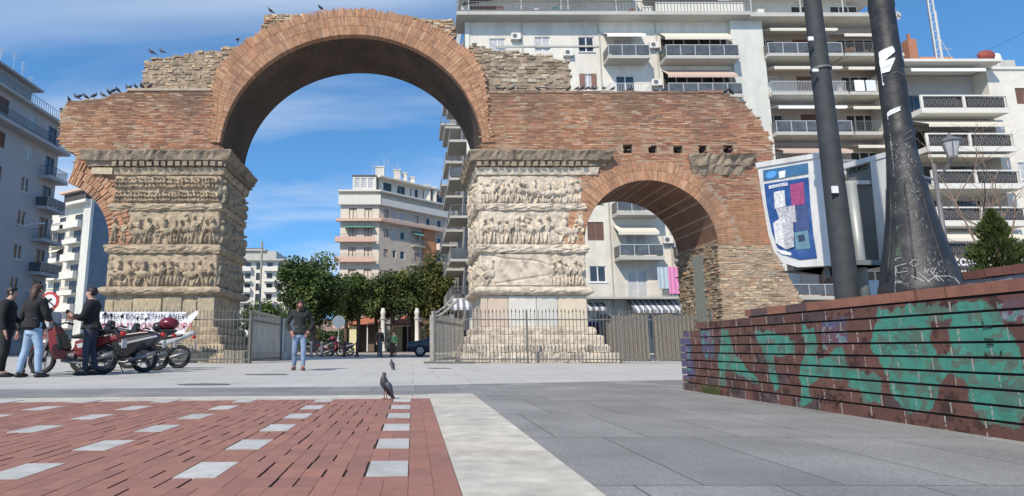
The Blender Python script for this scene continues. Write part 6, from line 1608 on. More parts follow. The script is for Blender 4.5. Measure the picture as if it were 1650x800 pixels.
# stone fragments inside the fence by the left pier
for (px, lab) in ((372, 'carved stone fragment lying by the left pier corner'), (388, 'broken stone block beside the fence corner')):
    p = PX(px, 575, 21.2); b = MB(); b.box(p - .25, p + .2, 21.0, 21.4, 0, .42, (0.30, 0.27, 0.22), j=.05); o = b.build('stone_fragment', M_RUBBLE, None, origin=(p, 21.2, 0), bevel=.03); tag(o, lab, 'stone')
b = MB(); p = PX(962, 555, 24.9); b.lathe([(.2, 0), (.24, .7), (.24, .75)], p, 25.5, 14); b.lathe([(.25, .755), (.2, .83), (.03, .87)], p, 25.5, 14); o = b.build('litter_bin', mat('navy_plastic', (0.02, 0.03, 0.14), .5, na=.1), None, origin=(p, 25.5, 0)); o.scale = (1.3, 1.3, 1.9); tag(o, 'dark blue bin behind the fence under the small arch', 'bin')
# overhead wires
for (a_, c_, lab) in (((1560, 95, 40), (1700, 25, 30), 'thin overhead wire crossing the sky at the upper right'), ((1555, 344, 20), (1700, 345, 16), 'thin wire in front of the right block above the conifer')):
    p, q = P(*a_), P(*c_); b = MB(); b.tube([p.lerp(q, t_) - Vector((0, 0, .5 * t_ * (1 - t_))) for t_ in [k_ / 8 for k_ in range(9)]], .012, 5); o = b.build('overhead_wire', M_RAIL, None, origin=tuple(p)); tag(o, lab, 'wire')
# ------------------------------------------------------------------ people
def skinmesh(name, chains, mat_, parent, sub=1, root=None):
    """chains: list of lists of (key, Vector, radius); equal keys are shared"""
    bm = bmesh.new(); sk = bm.verts.layers.skin.verify(); vs = {}
    for ch_ in chains:
        prev = None
        for key, co, r in ch_:
            if key not in vs:
                v = bm.verts.new(co); rr_ = r if isinstance(r, tuple) else (r, r); v[sk].radius = rr_; v[sk].use_root = (key == (root or chains[0][0][0])); vs[key] = v
            if prev is not None and prev is not vs[key]:
                try: bm.edges.new((prev, vs[key]))
                except ValueError: pass
            prev = vs[key]
    me = bpy.data.meshes.new(name); bm.to_mesh(me); bm.free(); me.materials.append(mat_)
    o = bpy.data.objects.new(name, me); COL.objects.link(o); o.parent = parent
    m = o.modifiers.new('skin', 'SKIN'); m.use_smooth_shade = True
    s_ = o.modifiers.new('sub', 'SUBSURF'); s_.levels = sub; s_.render_levels = sub
    return o
M_SKIN = mat('skin', (0.42, 0.24, 0.17), .55, ns=9, na=.08)
M_SKINR = mat('ruddy_skin', (0.36, 0.15, 0.11), .55, ns=9, na=.08)
M_JACK = mat('black_jacket', (0.011, 0.011, 0.013), .9, ns=9, na=.3, bump=.5, bs=12, bd=.02)
M_JACK2 = mat('charcoal_jacket', (0.018, 0.02, 0.02), .9, ns=9, na=.3, bump=.5, bs=12, bd=.02)
M_NAVY = mat('navy_trousers', (0.022, 0.026, 0.045), .8, ns=9, na=.2, bump=.5, bs=10, bd=.02)
M_BLKT = mat('black_trousers', (0.012, 0.012, 0.013), .8, ns=9, na=.2)
M_JEAN = mat('light_blue_jeans', (0.27, 0.37, 0.50), .85, ns=7, na=.2, bump=.5, bs=12, bd=.02)
M_JEAN2 = mat('faded_blue_jeans', (0.17, 0.23, 0.34), .85, ns=7, na=.3, bump=.5, bs=12, bd=.02)
M_SHOE = mat('dark_shoe', (0.015, 0.014, 0.014), .5, na=0)
M_SHOEB = mat('brown_shoe', (0.10, 0.04, 0.03), .6, na=0)
M_HAIRB = mat('brown_hair', (0.06, 0.03, 0.018), .6, ns=30, na=.4)
M_HAIRD = mat('dark_hair', (0.02, 0.016, 0.014), .6, ns=30, na=.4)
def person(label, loc, rz, H, pose, skin, jacket, trousers, shoe, hair, longhair=False, group=None, beard=False, scarf=None):
    t = empty('person', loc, label, 'person', group, rz); s_ = H / 1.75
    V_ = lambda x, y, z: Vector((x * s_, y * s_, z * s_))
    hb_ = pose.get('head', (0, -.02)); lean = pose.get('lean', 0.0)
    J = {'pel': V_(0, 0, .93), 'wai': V_(0, -.01 + lean * .3, 1.08), 'che': V_(0, lean, 1.28), 'up': V_(0, .01 + lean, 1.42), 'nek': V_(0, .005 + lean + hb_[1] * .4, 1.50), 'jaw': V_(hb_[0] * .5, -.02 + lean + hb_[1], 1.575 - abs(hb_[1]) * .25), 'hed': V_(hb_[0], lean + hb_[1], 1.65 - abs(hb_[1]) * .35), 'top': V_(hb_[0], .01 + lean + hb_[1], 1.715 - abs(hb_[1]) * .45)}
    R_ = {'pel': .135, 'wai': .12, 'che': .145, 'up': .105, 'nek': .058, 'jaw': .075, 'hed': .092, 'top': .062}
    def k_(n, extra=0.0): return (n, J[n], (R_[n] * s_ + extra))
    for sd_, sg in (('L', 1), ('R', -1)):
        J['sh' + sd_] = V_(.185 * sg, .01 + lean, 1.41); R_['sh' + sd_] = .062
        e_ = pose.get('elb' + sd_, (.25 * sg, .03, 1.12)); w_ = pose.get('wri' + sd_, (.26 * sg, -.05, .88)); J['el' + sd_] = V_(*e_); J['wr' + sd_] = V_(*w_); R_['el' + sd_] = .045; R_['wr' + sd_] = .03
        f_ = pose.get('foot' + sd_, (.10 * sg, 0.0, 0.0)); kn = pose.get('knee' + sd_, ((.10 * sg + f_[0]) / 2, f_[1] / 2 - .02, .50 + f_[2] * .6))
        J['hip' + sd_] = V_(.095 * sg, 0, .88); R_['hip' + sd_] = .09; J['kn' + sd_] = V_(*kn); R_['kn' + sd_] = .06
        J['ca' + sd_] = J['kn' + sd_].lerp(V_(f_[0], f_[1] + .02, f_[2] + .1), .35) + V_(0, .02, 0); R_['ca' + sd_] = .058
        J['an' + sd_] = V_(f_[0], f_[1] + .02, f_[2] + .1); R_['an' + sd_] = .042; J['to' + sd_] = V_(f_[0] * 1.15, f_[1] - .13, f_[2] + .035); R_['to' + sd_] = .035
    body = [[k_('pel'), k_('wai'), k_('che'), k_('up'), k_('nek'), k_('jaw'), k_('hed'), k_('top')]]
    for sd_, sg in (('L', 1), ('R', -1)):
        body.append([k_('up'), k_('sh' + sd_), k_('el' + sd_), k_('wr' + sd_)])
        body.append([k_('pel'), k_('hip' + sd_), k_('kn' + sd_), k_('ca' + sd_), k_('an' + sd_), k_('to' + sd_)])
        d = (J['wr' + sd_] - J['el' + sd_]).normalized(); palm = J['wr' + sd_] + d * .07 * s_
        side = d.cross(Vector((0, 1, 0.2))).normalized(); 
        body.append([k_('wr' + sd_), ('pa' + sd_, palm, .033 * s_)])
        for i in range(4):
            o_ = side * ((i - 1.5) * .021 * s_); ln = (.07, .08, .075, .06)[i] * s_
            cur = d.lerp(Vector((0, -.3, -1)), .25).normalized()
            body.append([('pa' + sd_, palm, 0), ('f%s%da' % (sd_, i), palm + o_ + d * .03 * s_, .0095 * s_), ('f%s%db' % (sd_, i), palm + o_ + d * .03 * s_ + cur * ln * .6, .009 * s_), ('f%s%dc' % (sd_, i), palm + o_ + d * .03 * s_ + cur * ln, .008 * s_)])
        body.append([('pa' + sd_, palm, 0), ('th' + sd_, palm - side * .04 * s_ * sg - d * .01 * s_, .011 * s_), ('ti' + sd_, palm - side * .05 * s_ * sg + d * .035 * s_, .009 * s_)])
    # nose
    body.append([k_('hed'), ('nos', J['hed'] + V_(0, -.10, -.02), .014 * s_)])
    skinmesh('body', body, skin, t, 1, root='pel')
    ex = .028 * s_
    jk = [[k_('wai', ex * 1.4), k_('che', ex * 1.2), ('upj', J['up'], .125 * s_), ('col', J['nek'] + V_(0, 0, -.01), .078 * s_)], [k_('wai', ex * 1.4), ('hem', J['pel'] + V_(0, 0, .0), .165 * s_), ('hem2', J['pel'] + V_(0, 0, -.10), .16 * s_)]]
    for sd_, sg in (('L', 1), ('R', -1)): jk.append([('upj', J['up'], 0), k_('sh' + sd_, ex), ('elj' + sd_, J['el' + sd_], .068 * s_), ('wrj' + sd_, J['wr' + sd_], .047 * s_)])
    skinmesh('jacket', jk, jacket, t, 1, root=jk[0][0][0])
    tr = [[('waist', J['wai'] + V_(0, 0, .0), .13 * s_), ('pel', J['pel'] + V_(0, 0, .02), .15 * s_), ('crot', J['pel'] + V_(0, 0, -.06), .125 * s_)]]
    for sd_ in 'LR': tr.append([('crot', J['pel'], 0), ('hipt' + sd_, J['hip' + sd_] + V_(0, 0, -.06), .098 * s_), ('knt' + sd_, J['kn' + sd_], .075 * s_), ('cat' + sd_, J['ca' + sd_], .068 * s_), ('ant' + sd_, J['an' + sd_] + V_(0, 0, -.02), .058 * s_)])
    skinmesh('trousers', tr, trousers, t, 1, root='pel')
    for sd_ in 'LR':
        b = MB(); a = J['an' + sd_]; c = J['to' + sd_]
        b.tube([a + V_(0, .07, -.065), a + V_(0, .03, -.055), a.lerp(c, .5) + V_(0, 0, -.02), c + V_(0, .0, .0), c + V_(0, -.06, -.005)], [(.03 * s_, .03 * s_), (.05 * s_, .055 * s_), (.05 * s_, .05 * s_), (.05 * s_, .035 * s_), (.02 * s_, .02 * s_)], 10)
        mn = min(v[2] for v in b.v); b.v = [(v[0], v[1], max(v[2], .004)) for v in b.v]
        o = b.build('shoe', shoe, None, smooth=True); o.parent = t
    b = MB(); h_ = J['hed']
    vs0 = len(b.v); b.ell(h_ + V_(0, .018, .03), (.098 * s_, .108 * s_, .098 * s_), None, 14, 10)
    b.v = [(v[0], v[1], v[2]) if not (v[1] < h_.y - .03 * s_ and v[2] < h_.z + .045 * s_) else (v[0] * .9, h_.y - .02 * s_, v[2]) for v in b.v]
    if longhair:
        b.tube([h_ + V_(0, .05, .06), h_ + V_(0, .09, -.05), h_ + V_(0, .10, -.18), h_ + V_(0, .09, -.27)], [(.085 * s_, .06 * s_), (.105 * s_, .07 * s_), (.095 * s_, .05 * s_), (.04 * s_, .02 * s_)], 12)
    o = b.build('hair', hair, None, smooth=True); o.parent = t
    b = MB()
    for sg in (-1, 1): b.ell(h_ + V_(.034 * sg, -.082, .005), (.012 * s_, .008 * s_, .007 * s_), None, 8, 6)
    o = b.build('eyes', M_HAIRD, None); o.parent = t
    b = MB()
    for sg in (-1, 1): b.ell(h_ + V_(.092 * sg, .01, -.01), (.012 * s_, .022 * s_, .032 * s_), None, 8, 6)
    b.ell(h_ + V_(0, -.088, -.06), (.026 * s_, .008 * s_, .006 * s_), None, 8, 6)
    o = b.build('ears_and_mouth', skin, None, smooth=True); o.parent = t
    if beard: b = MB(); b.ell(J['jaw'] + V_(0, -.03, -.005), (.07 * s_, .07 * s_, .06 * s_), None, 12, 8); o = b.build('beard', M_HAIRB, None, smooth=True); o.parent = t
    if scarf: b = MB(); b.ell(J['nek'] + V_(0, -.01, .02), (.105 * s_, .105 * s_, .055 * s_), None, 12, 8); o = b.build('scarf', scarf, None, smooth=True); o.parent = t
    return t
def foot(px, py): g = G(px, py); return (g.x, g.y, 0)
gP = 'people chatting beside the motorbikes'
person('man in a black jacket and navy trousers facing left beside the red motorbike', foot(141, 605), R(-82), 1.70, {'elbL': (.24, -.10, 1.13), 'wriL': (.10, -.33, 1.17), 'elbR': (-.24, -.08, 1.12), 'wriR': (-.07, -.34, 1.12), 'head': (0, -.04), 'lean': -.02, 'footL': (.09, -.05, 0), 'footR': (-.09, .08, 0)}, M_SKIN, M_JACK, M_NAVY, M_SHOE, M_HAIRD)
person('woman with brown hair, black jacket and light blue jeans seen from behind', foot(46, 609), R(160), 1.66, {'elbL': (.27, -.05, 1.12), 'wriL': (.12, -.24, 1.10), 'elbR': (-.27, -.05, 1.12), 'wriR': (-.12, -.24, 1.08), 'head': (.01, -.03), 'footL': (.20, .03, 0), 'footR': (-.16, -.08, 0)}, M_SKIN, M_JACK, M_JEAN, M_SHOE, M_HAIRB, longhair=True)
person('person in a long dark coat cut off by the left photo edge', foot(1, 608), R(110), 1.64, {'elbL': (.26, -.06, 1.12), 'wriL': (.16, -.24, 1.05), 'head': (0, -.05)}, M_SKIN, M_JACK, M_BLKT, M_SHOE, M_HAIRD)
person('person with a red scarf between the coat wearer and the woman in jeans', (G(27, 603).x, G(27, 603).y + .35, 0), R(25), 1.68, {'head': (0, -.03)}, M_SKINR, M_JACK2, M_BLKT, M_SHOE, M_HAIRB, scarf=mat('red_scarf', (0.35, 0.04, 0.04), .9, ns=20, na=.2))
person('man in a dark jacket and faded jeans walking with bowed head, hands in pockets', foot(481, 597), R(8), 1.66, {'elbL': (.33, .05, 1.14), 'wriL': (.21, -.08, .95), 'elbR': (-.33, .05, 1.14), 'wriR': (-.21, -.08, .95), 'head': (.01, -.09), 'lean': -.03, 'footL': (.11, -.16, 0), 'kneeL': (.11, -.12, .5), 'footR': (-.12, .12, .0), 'kneeR': (-.11, .0, .49)}, M_SKINR, M_JACK2, M_JEAN2, M_SHOEB, M_HAIRD, beard=True)
p = P(612, 560, 37); person('small standing man in dark clothes far off beside the left white column', (p.x, 37, 0), R(30), 1.72, {}, M_SKIN, M_JACK, M_BLKT, M_SHOE, M_HAIRD)
p = P(634, 560, 39); person('small distant person in a green jacket near the right bollard', (p.x, 41, 0), R(-40), 1.6, {'head': (0, -.05)}, M_SKIN, mat('green_jacket', (0.04, 0.12, 0.06), .8, na=.1), M_BLKT, M_SHOE, M_HAIRD)

# ------------------------------------------------------------------ motorbikes
M_TYRE = mat('tyre_rubber', (0.02, 0.02, 0.02), .85, ns=20, na=.2)
M_RIM = mat('alloy_rim', (0.33, 0.33, 0.34), .35, metal=.7, na=.1)
M_CHR = mat('bike_chrome', (0.22, 0.22, 0.22), .45, metal=.8, na=.1)
M_ENG = mat('engine_grey', (0.09, 0.09, 0.095), .5, metal=.4, ns=9, na=.3)
M_BP = mat('bike_black_plastic', (0.02, 0.02, 0.022), .35, ns=5, na=.2)
M_BR = mat('bike_red_paint', (0.15, 0.012, 0.014), .45, ns=5, na=.1)
M_BS = mat('bike_silver_paint', (0.42, 0.43, 0.44), .35, metal=.3, ns=5, na=.1)
M_BW = mat('bike_white_plastic', (0.45, 0.45, 0.45), .35, ns=5, na=.08)
M_REDL = mat('red_lens', (0.5, 0.02, 0.02), .3, na=0)
def side(b, poly, hw, col=None, taper=.75):
    """body panel: side outline (x,z) with rounded width"""
    n_ = len(poly); cx_ = sum(p_[0] for p_ in poly) / n_; cz_ = sum(p_[1] for p_ in poly) / n_
    rings = [(-hw, .82), (-hw * taper, 1.0), (hw * taper, 1.0), (hw, .82)]
    base = len(b.v)
    for (y, s_) in rings:
        for (x, z) in poly: b.v.append((cx_ + (x - cx_) * s_, y, cz_ + (z - cz_) * s_))
    for r_i in range(3):
        for i in range(n_):
            i2 = (i + 1) % n_; b.f.append((base + r_i * n_ + i, base + r_i * n_ + i2, base + (r_i + 1) * n_ + i2, base + (r_i + 1) * n_ + i)); b.c.append(b.col); b.uv.append(None)
    b.f.append(tuple(base + i for i in range(n_))[::-1]); b.c.append(b.col); b.uv.append(None)
    b.f.append(tuple(base + 3 * n_ + i for i in range(n_))); b.c.append(b.col); b.uv.append(None)
def ringpts(cx_, cz_, r, n=28, y=0): return [(cx_ + r * math.cos(2 * math.pi * k_ / n), y, cz_ + r * math.sin(2 * math.pi * k_ / n)) for k_ in range(n + 1)]
def bike(label, x, y, rz, kind, group):
    t = empty('motorbike', (x, y, 0), label, 'motorbike', group, rz)
    def add(b, name, m, par=None, **kw):
        o = b.build(name, m, None, **kw); o.parent = par or t; return o
    xf, xr, r = -.62, .64, .285 if kind != 'trail' else .30
    for cx_ in (xf, xr):
        b = MB(); b.tube(ringpts(cx_, r, r - .045), .048, 8, cap=False); w = add(b, 'tyre', M_TYRE, smooth=True); w.name = 'wheel'
        b = MB(); b.tube(ringpts(cx_, r, r - .095), .014, 6, cap=False)
        ns_ = 18 if kind in ('under', 'trail') else 6
        for k_ in range(ns_):
            a = 2 * math.pi * k_ / ns_; b.tube([(cx_, 0, r), (cx_ + (r - .095) * math.cos(a), 0, r + (r - .095) * math.sin(a))], .005 if ns_ > 6 else .014, 4)
        add(b, 'rim', M_RIM, w)
        b = MB(); b.lathe([(.05, -.05), (.05, .05)], 0, 0, 10); b.v = [(cx_ + a, c, r + d) for a, d, c in b.v]; b.lathe([(.11, .055), (.11, .06)], 0, 0, 16); add(b, 'hub', M_ENG, w)
    body = {'under': M_BR, 'scooter': M_BP, 'sport': M_BP, 'trail': M_BW}[kind]
    hx, hz = -.36, .98
    b = MB()
    for s_ in (-.07, .07): b.tube([(xf, s_, r), (xf + .12, s_, .62), (hx + .0, s_ * .9, .93)], [.022, .025, .022], 8)
    add(b, 'fork', M_CHR if kind != 'scooter' else M_ENG, smooth=True)
    b = MB(); b.tube([(xf + .27 * math.cos(R(a)), 0, r + (r + .045) * math.sin(R(a)) * 1.0) for a in (10, 40, 70, 100, 130, 155)], [(.05, .02)] * 6, 8); add(b, 'front_fender', body if kind != 'sport' else M_BS, smooth=True)
    b = MB(); b.tube([(xr + (r + .05) * math.cos(R(a)), 0, r + (r + .05) * math.sin(R(a))) for a in (20, 45, 75, 105)], [(.07, .015)] * 4, 8); add(b, 'rear_fender', M_BP if kind != 'trail' else M_BW, smooth=True)
    if kind == 'under':
        b = MB(); side(b, [(-.50, .86), (-.36, .95), (-.26, .80), (-.20, .52), (.02, .40), (.30, .44), (.30, .36), (.0, .30), (-.28, .30), (-.42, .50)], .15); add(b, 'leg_shield', M_BR, smooth=False, bevel=.01)
        b = MB(); side(b, [(-.30, .82), (-.24, .80), (-.12, .50), (-.2, .44)], .17); add(b, 'inner_panel', M_BP)
        b = MB(); side(b, [(.08, .66), (.9, .78), (.95, .70), (.55, .54), (.2, .42), (.06, .46)], .12); add(b, 'tail_body', M_BR, bevel=.01)
        b = MB(); side(b, [(.1, .60), (.45, .66), (.5, .58), (.15, .5)], .13); add(b, 'side_cover', M_BW)
        b = MB(); side(b, [(-.56, .86), (-.50, 1.20), (-.42, 1.24), (-.40, .9)], .2); add(b, 'windshield', M_BW, bevel=.01)
    elif kind == 'scooter':
        b = MB(); side(b, [(-.56, .66), (-.42, 1.0), (-.34, .98), (-.28, .60), (-.22, .36), (.2, .30), (.2, .22), (-.36, .22)], .17); add(b, 'front_shield', M_BP, bevel=.012)
        b = MB(); side(b, [(.05, .30), (.02, .70), (.85, .84), (.98, .74), (.8, .55), (.5, .45), (.3, .3)], .16); add(b, 'tail_body', M_BP, bevel=.012)
        b = MB(); side(b, [(.08, .62), (.9, .79), (.93, .75), (.12, .55)], .172); add(b, 'silver_stripe', M_BS)
    else:
        b = MB(); side(b, [(-.42, .92), (-.3, .98), (.0, .93), (.12, .80), (.0, .70), (-.3, .74)], .15); add(b, 'fuel_tank', M_BR if kind == 'trail' else M_BP, bevel=.015)
        b = MB(); side(b, [(-.45, .78), (-.25, .78), (.0, .6), (.05, .36), (-.28, .32), (-.42, .5)], .14); add(b, 'side_fairing', M_BP, bevel=.012)
        b = MB(); side(b, [(.05, .74), (.55, .86), (1.0, .95), (1.02, .88), (.6, .68), (.15, .58)], .11); add(b, 'tail_body', M_BW if kind == 'trail' else M_BP, bevel=.012)
        b = MB(); side(b, [(.0, .52), (.85, .86), (.86, .82), (.02, .46)], .135); add(b, 'silver_stripe', M_BS)
        b = MB(); side(b, [(-.6, .92), (-.5, 1.16), (-.42, 1.14), (-.4, .88)], .13); add(b, 'windshield', M_BP, bevel=.01)
    b = MB(); side(b, [(-.02, .76), (.25, .82), (.6, .87), (.78, .88), (.78, .82), (.3, .72), (.0, .70)], .13); add(b, 'seat', M_BP, bevel=.02)
    b = MB(); side(b, [(-.18, .24), (-.2, .42), (.12, .46), (.28, .36), (.2, .22)], .12); b.tube([(.0, -.13, .36), (.15, -.13, .36)], .07, 10); add(b, 'engine', M_ENG, bevel=.01)
    b = MB(); b.tube([(-.1, -.14, .26), (.3, -.16, .22), (.55, -.17, .30), (.92, -.18, .42)], [.02, .03, .045, .05], 10); add(b, 'exhaust', M_CHR, smooth=True)
    b = MB(); b.tube([(.15, .11, .32), (.64, .11, r)], .022, 6); b.tube([(.15, -.11, .32), (.64, -.11, r)], .022, 6); add(b, 'swingarm', M_ENG)
    b = MB(); b.tube([(hx + .08, -.33, 1.0), (hx + .02, -.2, 1.03), (hx - .02, 0, .97), (hx + .02, .2, 1.03), (hx + .08, .33, 1.0)], .016, 8); hbz = add(b, 'handlebar', M_ENG, smooth=True)
    for s_ in (-1, 1):
        b = MB(); b.tube([(hx + .1, .34 * s_, .998), (hx + .05, .23 * s_, 1.025)], .023, 8); add(b, 'grip', M_BP, hbz)
        b = MB(); b.tube([(hx + .02, .2 * s_, 1.03), (hx, .26 * s_, 1.22)], .008, 5); b.ell((hx, .27 * s_, 1.26), (.02, .07, .045), None, 10, 6); add(b, 'mirror', M_BP, smooth=True)
    b = MB(); b.ell((hx - .14, 0, .88), (.09, .10, .09), None, 14, 8); add(b, 'headlight', M_BW if kind != 'under' else M_RIM, smooth=True)
    b = MB(); b.ell((1.0, 0, .80), (.05, .09, .05), None, 10, 6); add(b, 'tail_light', M_REDL, smooth=True)
    b = MB(); b.tube([(.05, .1, .26), (.12, .24, .01)], .012, 5); add(b, 'kickstand', M_ENG)
    b = MB(); b.box(1.03, 1.045, -.09, .09, .52, .68); add(b, 'number_plate', M_BW)
    if kind == 'sport':
        b = MB(); b.ell((.86, 0, 1.08), (.23, .2, .15), None, 16, 10); tb = add(b, 'top_box', M_BR.copy() if False else mat('dark_red_box', (0.13, 0.01, 0.02), .25, na=.1), smooth=True)
        b = MB(); b.box(.68, 1.02, -.13, .13, .90, .945); add(b, 'rack', M_BP, tb)
        b = MB(); b.ell((.62, 0, 1.0), (.13, .13, .12), None, 12, 8); add(b, 'black_bag', M_BP, smooth=True)
    return t
gB = 'motorbikes parked in front of the left pier'
g1 = G(112, 604); bike('red motorbike with white windshield and front wheel toward the people', g1.x, g1.y + .05, R(-3), 'under', gB)
g2 = G(195, 600); bike('black scooter with a silver stripe directly behind the man in navy trousers', PX(182, 590, 13.0), 13.0, R(4), 'scooter', gB)
bike('black motorbike with dark red top box and silver stripes', PX(207, 590, 14.1), 14.1, R(2), 'sport', gB)
bike('white tailed motorbike with a red tank, rightmost of the row', PX(246, 590, 15.6), 15.6, R(3), 'trail', gB)
gB2 = 'motorbikes parked far off by the road'
bike('distant silver motorbike under the big round tree', PX(512, 560, 37), 37.3, R(5), 'sport', gB2)
bike('distant red scooter beside the silver motorbike near the road', PX(532, 560, 38.5), 38.6, R(-175), 'under', gB2)
bike('distant black scooter behind the far end of the motorbike pair', PX(547, 560, 40), 40.5, R(10), 'scooter', gB2)
# helmet-like white bag hanging on the red bike is part of its windshield; round off with a car
def car(label, x, y, rz, paint):
    t = empty('parked_car', (x, y, 0), label, 'car', None, rz)
    def add(b, name, m, par=None, **kw): o = b.build(name, m, None, **kw); o.parent = par or t; return o
    def loft(secs):   # secs: (x, [(y,z) half outline bottom->top]) mirrored
        b = MB(); base = 0
        for x_, hl in secs:
            full = [(-yy, z) for yy, z in hl] + [(yy, z) for yy, z in hl[::-1]]
            for yy, z in full: b.v.append((x_, yy, z))
        n_ = len(secs[0][1]) * 2
        for i in range(len(secs) - 1):
            for k_ in range(n_):
                k2 = (k_ + 1) % n_; b.f.append((i * n_ + k_, i * n_ + k2, (i + 1) * n_ + k2, (i + 1) * n_ + k_)); b.c.append((1, 1, 1)); b.uv.append(None)
        b.f.append(tuple(range(n_))[::-1]); b.f.append(tuple((len(secs) - 1) * n_ + k_ for k_ in range(n_))); b.c += [(1, 1, 1)] * 2; b.uv += [None] * 2
        return b
    low = [(-2.2, .55, .70, .42), (-2.1, .80, .86, .30), (-1.4, .88, .98, .25), (-.9, .90, 1.04, .25), (0, .90, 1.05, .25), (1.4, .90, 1.05, .25), (2.0, .86, 1.02, .30), (2.18, .70, .90, .45)]
    b = loft([(x_, [(w * .92, z0), (w, (z0 + z1_) / 2), (w * .97, z1_ - .1), (w * .82, z1_)]) for x_, w, z1_, z0 in low]); body = add(b, 'body', paint, smooth=False, bevel=.03)
    cab = [(-1.0, .80, 1.06), (-.35, .72, 1.56), (.3, .70, 1.64), (1.3, .70, 1.60), (1.95, .76, 1.08)]
    b = loft([(x_, [(.80, 1.0), (w, z1_ - .02), (w * .9, z1_)]) for x_, w, z1_ in cab]); add(b, 'cabin', paint, bevel=.02)
    for s_ in (-1, 1):
        for (xa, xb, xc, xd) in ((-.78, -.28, .22, .22), (.32, .32, 1.15, 1.25), (1.33, 1.25, 1.5, 1.75)):
            b = MB(); q = [(xa, .815 * s_, 1.10), (xd, .815 * s_, 1.10), (xc, .742 * s_, 1.50), (xb, .742 * s_, 1.50)]; q2_ = [(a, c - .02 * s_, d) for a, c, d in q]; b.faces(q + q2_, [(0, 1, 2, 3), (7, 6, 5, 4), (0, 4, 5, 1), (1, 5, 6, 2), (2, 6, 7, 3), (3, 7, 4, 0)]); add(b, 'side_window', M_GLASS)
        b = MB(); b.ell((-2.08, .62 * s_, .72), (.10, .17, .08), None, 12, 8); add(b, 'headlight', M_CHR, smooth=True)
        b = MB(); b.ell((2.14, .66 * s_, .85), (.06, .13, .13), None, 12, 8); add(b, 'tail_light', M_REDL, smooth=True)
        b = MB(); b.ell((-.72, .98 * s_, 1.12), (.07, .11, .08), None, 12, 8); add(b, 'wing_mirror', paint, smooth=True)
        for cx_ in (-1.38, 1.36):
            b = MB(); pr_ = [(.2, -.11), (.33, -.11), (.36, -.08), (.36, .08), (.33, .11), (.2, .11)]; b.lathe(pr_, 0, 0, 26); b.v = [(cx_ + a, s_ * .82 + c, .36 + d) for a, d, c in b.v]; w = add(b, 'wheel', M_TYRE)
            b = MB(); b.lathe([(.215, -.115), (.215, .115)], 0, 0, 20); b.v = [(cx_ + a, s_ * .82 + c, .36 + d) for a, d, c in b.v]
            add(b, 'rim', M_RIM, w)
            b = MB()
            for k_ in range(5): a = 2 * math.pi * k_ / 5; b.tube([(cx_ + .1 * math.cos(a + .6), s_ * .94, .36 + .1 * math.sin(a + .6)), (cx_ + .18 * math.cos(a + .6), s_ * .94, .36 + .18 * math.sin(a + .6))], .03, 6)
            add(b, 'rim_gap', M_TYRE, w)
    b = MB(); q = [(-.98, -.68, 1.12), (-.98, .68, 1.12), (-.42, .6, 1.52), (-.42, -.6, 1.52)]; b.faces(q + [(a - .02, c, d + .02) for a, c, d in q], [(0, 1, 2, 3), (4, 5, 6, 7), (0, 1, 5, 4), (1, 2, 6, 5), (2, 3, 7, 6), (3, 0, 4, 7)]); add(b, 'windscreen', M_GLASS)
    b = MB(); b.box(-2.23, -2.15, -.45, .45, .5, .66); add(b, 'grille', M_BP)
    return t
car('dark grey off-road car parked facing left behind the iron gate', PX(655, 560, 36.5) + 2.2, 37.2, R(0), mat('dark_car_paint', (0.035, 0.042, 0.055), .3, metal=.3, na=.05))

# ------------------------------------------------------------------ pigeons
M_PIG = mat('pigeon_feathers', (1, 1, 1), .6, usecol=True, ns=30, na=.25)
def pigeon_parts(up=0.0):
    """small pigeon, 0.3 m long, facing -X, standing at the origin"""
    body = MB(); dk = (0.035, 0.036, 0.045); gy = (0.07, 0.075, 0.09)
    body.col = dk
    pts = [(.15, 0, .075), (.09, 0, .10), (.03, 0, .125), (-.03, 0, .150), (-.062, 0, .185), (-.072, 0, .215), (-.08, 0, .238), (-.088, 0, .252)]
    body.tube(pts, [(.012, .008), (.035, .025), (.052, .048), (.052, .056), (.036, .038), (.022, .023), (.024, .022), (.010, .010)], 12)
    body.tube([(-.092, 0, .238), (-.115, 0, .230)], [.008, .002], 6, (0.12, 0.11, 0.10))
    body.tube([(.10, 0, .09), (.20, 0, .055), (.23, 0, .045)], [(.03, .012), (.034, .006), (.03, .003)], 8, dk)
    wings = MB()
    for s_ in (-1, 1): wings.tube([(-.03, .045 * s_, .155), (.03, .054 * s_, .135), (.10, .040 * s_, .095), (.17, .018 * s_, .062)], [(.012, .03), (.014, .042), (.012, .03), (.004, .006)], 8, gy)
    legs = MB()
    for s_ in (-1, 1):
        c = (0.22, 0.07, 0.06); legs.tube([(.015, .022 * s_, .09), (.02, .022 * s_, .012)], .005, 5, c)
        for d in ((-.035, .012), (-.038, -.004), (-.03, -.018), (.02, 0)): legs.tube([(.02, .022 * s_, .008), (.02 + d[0], .022 * s_ + d[1], .004)], .0035, 4, c)
    if up:
        for m_ in (body, wings):
            ca, sa = math.cos(up), math.sin(up)
            m_.v = [((x - .03) * ca + (z - .11) * sa * 1 + .03, y, -(x - .03) * sa + (z - .11) * ca + .125) for x, y, z in m_.v]
    return body, wings, legs
def make_pigeon(label, loc, rz, sc, group=None, up=0.0):
    t = empty('pigeon', loc, label, 'pigeon', group, rz); t.scale = (sc, sc, sc)
    bd, wg, lg = pigeon_parts(up)
    for b_, n_ in ((bd, 'body'), (wg, 'wings'), (lg, 'legs')): o = b_.build(n_, M_PIG, None, smooth=True); o.parent = t
    return t
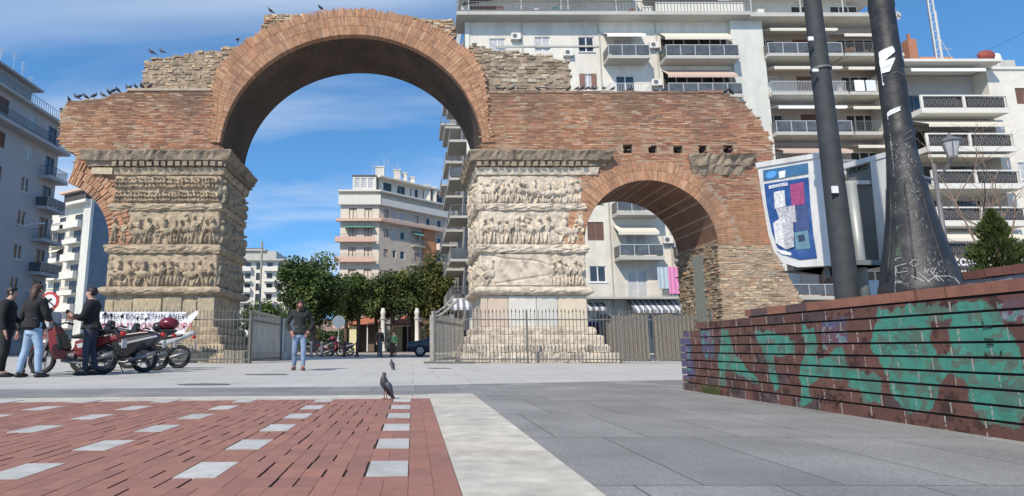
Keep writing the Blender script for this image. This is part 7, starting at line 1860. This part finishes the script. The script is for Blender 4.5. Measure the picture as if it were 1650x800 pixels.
gg = G(622, 645.5); make_pigeon('dark pigeon standing at the edge of the red brick paving, seen large', (gg.x - .02, gg.y, .013), R(38), .86, None, .55)
gg = G(631, 596.5); make_pigeon('small dark pigeon out on the pale plaza behind the large one', (gg.x, gg.y, .001), R(-55), .85, None, .5)
proto = None
rp_ = random.Random(77)
def perch(label, group, pts, Yb, zoff=0.0, sink=0.0):
    global proto
    for (px, py) in pts:
        p = P(px, py, Yb)
        if proto is None: proto = make_pigeon(label, (0, 0, 0), 0, 1.0, group); o = proto
        else: o = copy_tree(proto); tag(o, label, 'pigeon', group)
        o.location = (p.x, Yb, p.z + zoff); o.rotation_euler = (0, 0, rp_.uniform(0, 6.28)); s_ = rp_.uniform(.8, 1.0); o.scale = (s_, s_, s_)
perch('dark pigeon perched on top of the left brick wall', 'pigeons on the left brick wall', [(98, 181), (111, 166), (122, 160), (128, 160), (137, 160), (152, 159), (165, 158), (175, 154), (183, 151), (189, 149), (206, 146), (209, 145)], YA + .15)
perch('dark pigeon perched at the foot of the upper left rubble wall', 'pigeons on the capping below the upper left rubble', [(218, 143.5), (228, 143), (242, 143)], YA + .08)
perch('dark pigeon on top of the upper left rubble wall', 'pigeons on the upper left rubble', [(243, 88), (260, 87), (383, 69)], YR + .1)
perch('dark pigeon on the crown of the main arch', 'pigeons on the arch crown', [(435, 21), (516, 17)], YA + .4)
perch('dark pigeon in the row along the top of the right brick wall', 'pigeons on the right brick wall', [(930, 147), (938, 147), (946, 147), (951, 147), (957, 147), (973, 147.5), (988, 147.5), (1015, 148), (1017, 148), (1054, 149), (1070, 149), (1172, 151), (1178, 152)], YA + .1)
perch('dark pigeon roosting in one of the square holes above the small arch', 'pigeons in the putlog holes', [(1011, 247), (1051, 247), (1093, 247), (1132, 246.5), (1173, 246)], YA + .22)
perch('dark pigeon on the ledge where the upper right rubble meets the wall', 'pigeons below the upper right rubble', [(802, 147), (812, 147), (826, 147), (835, 147), (866, 147), (882, 147), (917, 147)], YA + .1)
